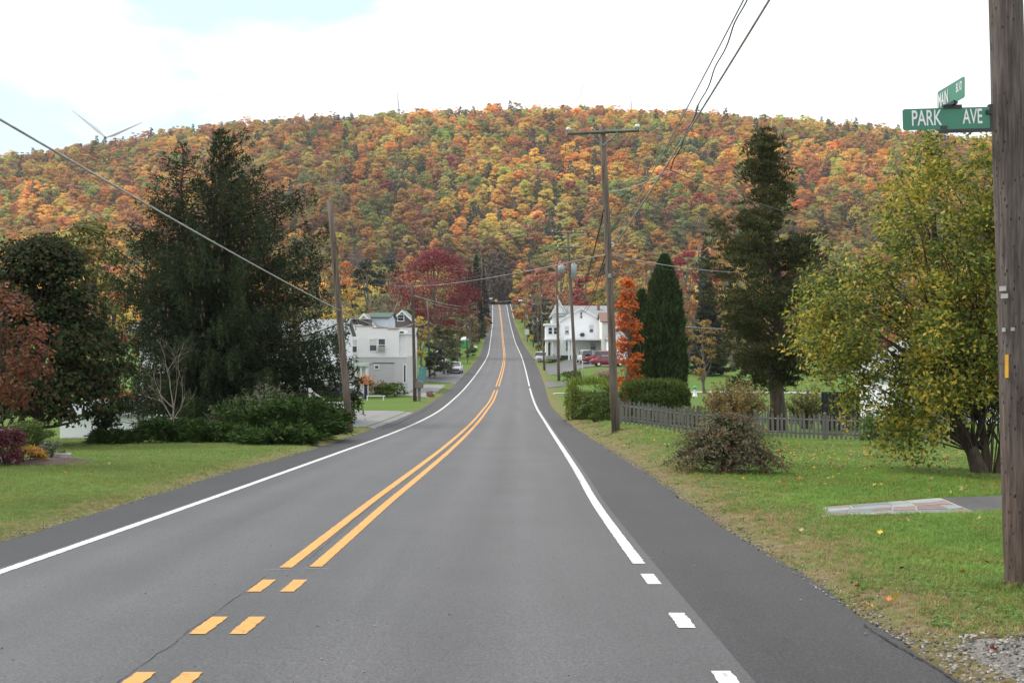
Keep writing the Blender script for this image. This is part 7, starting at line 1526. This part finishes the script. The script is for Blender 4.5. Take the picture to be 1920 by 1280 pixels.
def maple_leaf_mesh(seed):
    rng = np.random.default_rng(seed); lob = [(0, 1.0), (0.18, 0.45), (0.62, 0.62), (0.48, 0.22), (0.78, -0.05), (0.34, -0.22), (0.12, -0.55), (0, -0.35)]
    pts = lob+[(-x, y) for x, y in lob[1:-1]][::-1]; cu = rng.uniform(0.2, 0.55)
    V = [[x, y, cu*(abs(x)**1.6)+0.12*y*y+rng.normal()*0.04] for x, y in pts]; n = len(V); V.append([0, 0, 0.0])
    mb = MB().add(V, None, [[n, (k+1) % n, k] for k in range(n)]); mb.tube([(0, -0.35, 0.02), (0.05, -0.95, 0.1)], 0.025, 3); return mb.mesh('fallen_leaf')
def fallen_leaves():
    rng = np.random.default_rng(17); shapes = [maple_leaf_mesh(k) for k in range(4)]
    pal = {'orange': (0.55, 0.20, 0.03), 'yellow': (0.62, 0.42, 0.05), 'brown': (0.12, 0.055, 0.035), 'tan': (0.42, 0.30, 0.18), 'red': (0.45, 0.06, 0.04)}
    protos = []
    for k, s_ in enumerate(shapes):
        s2 = s_.copy(); s2.materials.append(M_BLADE); protos.append(bpy.data.objects.new('leaf_%d' % k, s2))
    big = [(1903, 1100, 'orange'), (1608, 1132, 'brown'), (1668, 1133, 'orange'), (1680, 1133, 'yellow'), (1632, 1150, 'yellow'), (1503, 1001, 'tan'), (1703, 981, 'tan'), (1726, 993, 'brown'), (1694, 1001, 'brown'), (1690, 1075, 'brown'), (1805, 1080, 'orange'), (1850, 1063, 'brown'), (1606, 1111, 'red'), (1545, 1072, 'red'), (1500, 903, 'brown'), (1420, 928, 'orange'), (1840, 1040, 'orange'), (1559, 913, 'yellow'), (1782, 927, 'yellow'), (1815, 1245, 'tan'), (1862, 1235, 'red'), (1780, 1128, 'brown'), (1650, 1005, 'yellow'), (1836, 977, 'tan'), (95, 884, 'orange'), (205, 872, 'tan'), (155, 914, 'tan'), (122, 888, 'orange'), (243, 870, 'tan'), (1088, 918, 'tan'), (1265, 868, 'orange')]
    words = ['near the gravel', 'on the verge', 'on the lawn', 'by the pole']
    for i, (px, py, c) in enumerate(big):
        x, d, z = gp(px, py); me = shapes[i % 4].copy(); me.materials.append(mat('leaf_'+c, pal[c], tuple(v*0.7 for v in pal[c]), 0.7, 30))
        near = 'on the road' if px == 1088 else ('on the left lawn' if px < 900 else ('on the gravel' if py > 1200 else ('at the foot of the near pole' if px > 1880 else ('on the verge edge' if py > 1100 else ('on the right lawn' if py < 960 else 'on the grass below the flagstones')))))
        o = link('fallen_leaf', me, None, (x, d, max(z, float(zr(d)) if px == 1088 else z)+0.045)); s_ = rng.uniform(0.036, 0.055); o.scale = (s_,)*3; o.rotation_euler = (rng.normal()*0.5+0.25, rng.normal()*0.4, rng.random()*6.28)
        tag(o, '%s fallen maple leaf %s' % (c, near), 'leaf', '%s leaves %s' % (c, near))
    n = 900; X = rng.uniform(2.9, 16, n); D = 8.5+rng.random(n)**0.7*33; ok = (np.abs(X) < 0.45*D) & (X > fER(D)+0.05); X, D = X[ok], D[ok]
    m = 260; X2 = -6.1-rng.random(m)*9; D2 = 13+rng.random(m)*23; ok = np.abs(X2) < 0.45*D2; X = np.concatenate([X, X2[ok]]); D = np.concatenate([D, D2[ok]])
    # extra under the yellowing tree
    k = 900; X = np.concatenate([X, 9+rng.normal(size=k)*3.2]); D = np.concatenate([D, 33+rng.normal(size=k)*5]); ok = (D > 20) & (D < 42) & (X > fER(D)+0.3); X, D = X[ok], D[ok]; n = len(X)
    cols = np.array(list(pal.values())); scatter('leaf_litter', proto_collection('litter_protos', protos), np.column_stack([X, D, ground(X, D)+0.035]), 0.032+0.03*rng.random(n), rng.random(n)*6.283, rng.integers(0, 4, n), cols[rng.choice(5, n, p=[0.25, 0.2, 0.2, 0.25, 0.1])]*0.85, 'scattered small autumn leaves over the lawns', 'leaf litter', tilt=rng.normal(size=(n, 2))*0.4)
fallen_leaves()

# ------------------------------------------------------------------ road wear: cracks, scrape marks, grit
M_CRACK = mat('crack_tar', (0.032, 0.032, 0.033), (0.02, 0.02, 0.02), 0.9, 20); M_SCRAPE = mat('scraped_paint', (0.30, 0.30, 0.30), (0.16, 0.16, 0.16), 0.8, 40)
def crack(pts, w, label, seed, mt=M_CRACK, name='road_crack'):
    rng = np.random.default_rng(seed); pts = np.array(pts, float); L = np.concatenate([[0], np.cumsum(np.linalg.norm(np.diff(pts, axis=0), axis=1))]); n = max(6, int(L[-1]/0.06)); t = np.linspace(0, L[-1], n)
    x = np.interp(t, L, pts[:, 0]); d = np.interp(t, L, pts[:, 1]); T = np.stack([np.gradient(x), np.gradient(d)], 1); T /= np.linalg.norm(T, axis=1)[:, None]; N = np.stack([-T[:, 1], T[:, 0]], 1)
    j = np.cumsum(rng.normal(size=n))*0.006; j -= np.linspace(j[0], j[-1], n); ww = w*(0.25+0.9*rng.random(n)); c = np.stack([x, d], 1)+N*j[:, None]
    a, b = c-N*ww[:, None]/2, c+N*ww[:, None]/2; V = np.vstack([np.column_stack([a, zr(a[:, 1])+0.0035]), np.column_stack([b, zr(b[:, 1])+0.0035])])
    o = MB().add(V, [[i, i+1, n+i+1, n+i] for i in range(n-1)]).build(name, mt); struct(o); tag(o, label, None)
crack([(float(fXY(d_))-0.22, d_) for d_ in np.linspace(6.2, 10.9, 8)], 0.007, 'dark crack beside the yellow dashes', 1)
crack([(float(fXY(d_))-0.02, d_) for d_ in np.linspace(12, 30, 12)], 0.006, 'fine crack between the yellow lines', 2)
crack([(float(fER(d_))-0.10, d_) for d_ in np.linspace(6.2, 8.6, 8)], 0.02, 'ragged crack at the right pavement edge', 3)
crack([(float(fEL(d_))+0.35, d_) for d_ in np.linspace(50, 84, 14)], 0.09, 'rough broken seam at the mouth of the left forecourt', 5)
crack([(-2.45, 11.3), (-1.80, 11.36)], 0.03, 'pale scrape across the end of the yellow lines', 6, M_SCRAPE, 'road_scrape'); crack([(1.15, 12.15), (1.5, 12.1)], 0.025, 'pale scrape at the end of the right edge line', 7, M_SCRAPE, 'road_scrape'); crack([(-3.4, 62), (-2.5, 62.1)], 0.07, 'pale scuff in the left lane', 8, M_SCRAPE, 'road_scrape')
def grit():
    rng = np.random.default_rng(77); mb = MB()
    for _ in range(170):
        d_ = 6.5+rng.random()**1.6*26; x = rng.uniform(float(fEL(d_))+0.1, float(fER(d_))-0.1); r = 0.004+0.008*rng.random(); mb.ell((x, d_, float(zr(d_))+r*0.5), (r, r*0.8, r*0.7), 5, 4, 0.3, rng)
    o = mb.build('road_grit', mat('pale_grit', (0.36, 0.34, 0.31), (0.10, 0.09, 0.085), 0.9, 30)); tag(o, 'scattered grit on the road surface', 'grit', kind='stuff')
grit()
# ------------------------------------------------------------------ thin autumn haze
def haze():
    mb = MB().bx(-1700, 1700, -60, 2750, -30, 430); m = bpy.data.materials.new('haze_air'); m.use_nodes = True; nt = m.node_tree; nt.nodes.clear(); o_ = nt.nodes.new('ShaderNodeOutputMaterial'); v = nt.nodes.new('ShaderNodeVolumePrincipled')
    v.inputs['Color'].default_value = (0.86, 0.91, 1.0, 1); v.inputs['Density'].default_value = 0.00008; v.inputs['Anisotropy'].default_value = 0.2; nt.links.new(v.outputs[0], o_.inputs['Volume'])
    o = mb.build('haze', m); tag(o, 'thin pale haze over the valley', 'haze', kind='stuff')
haze()
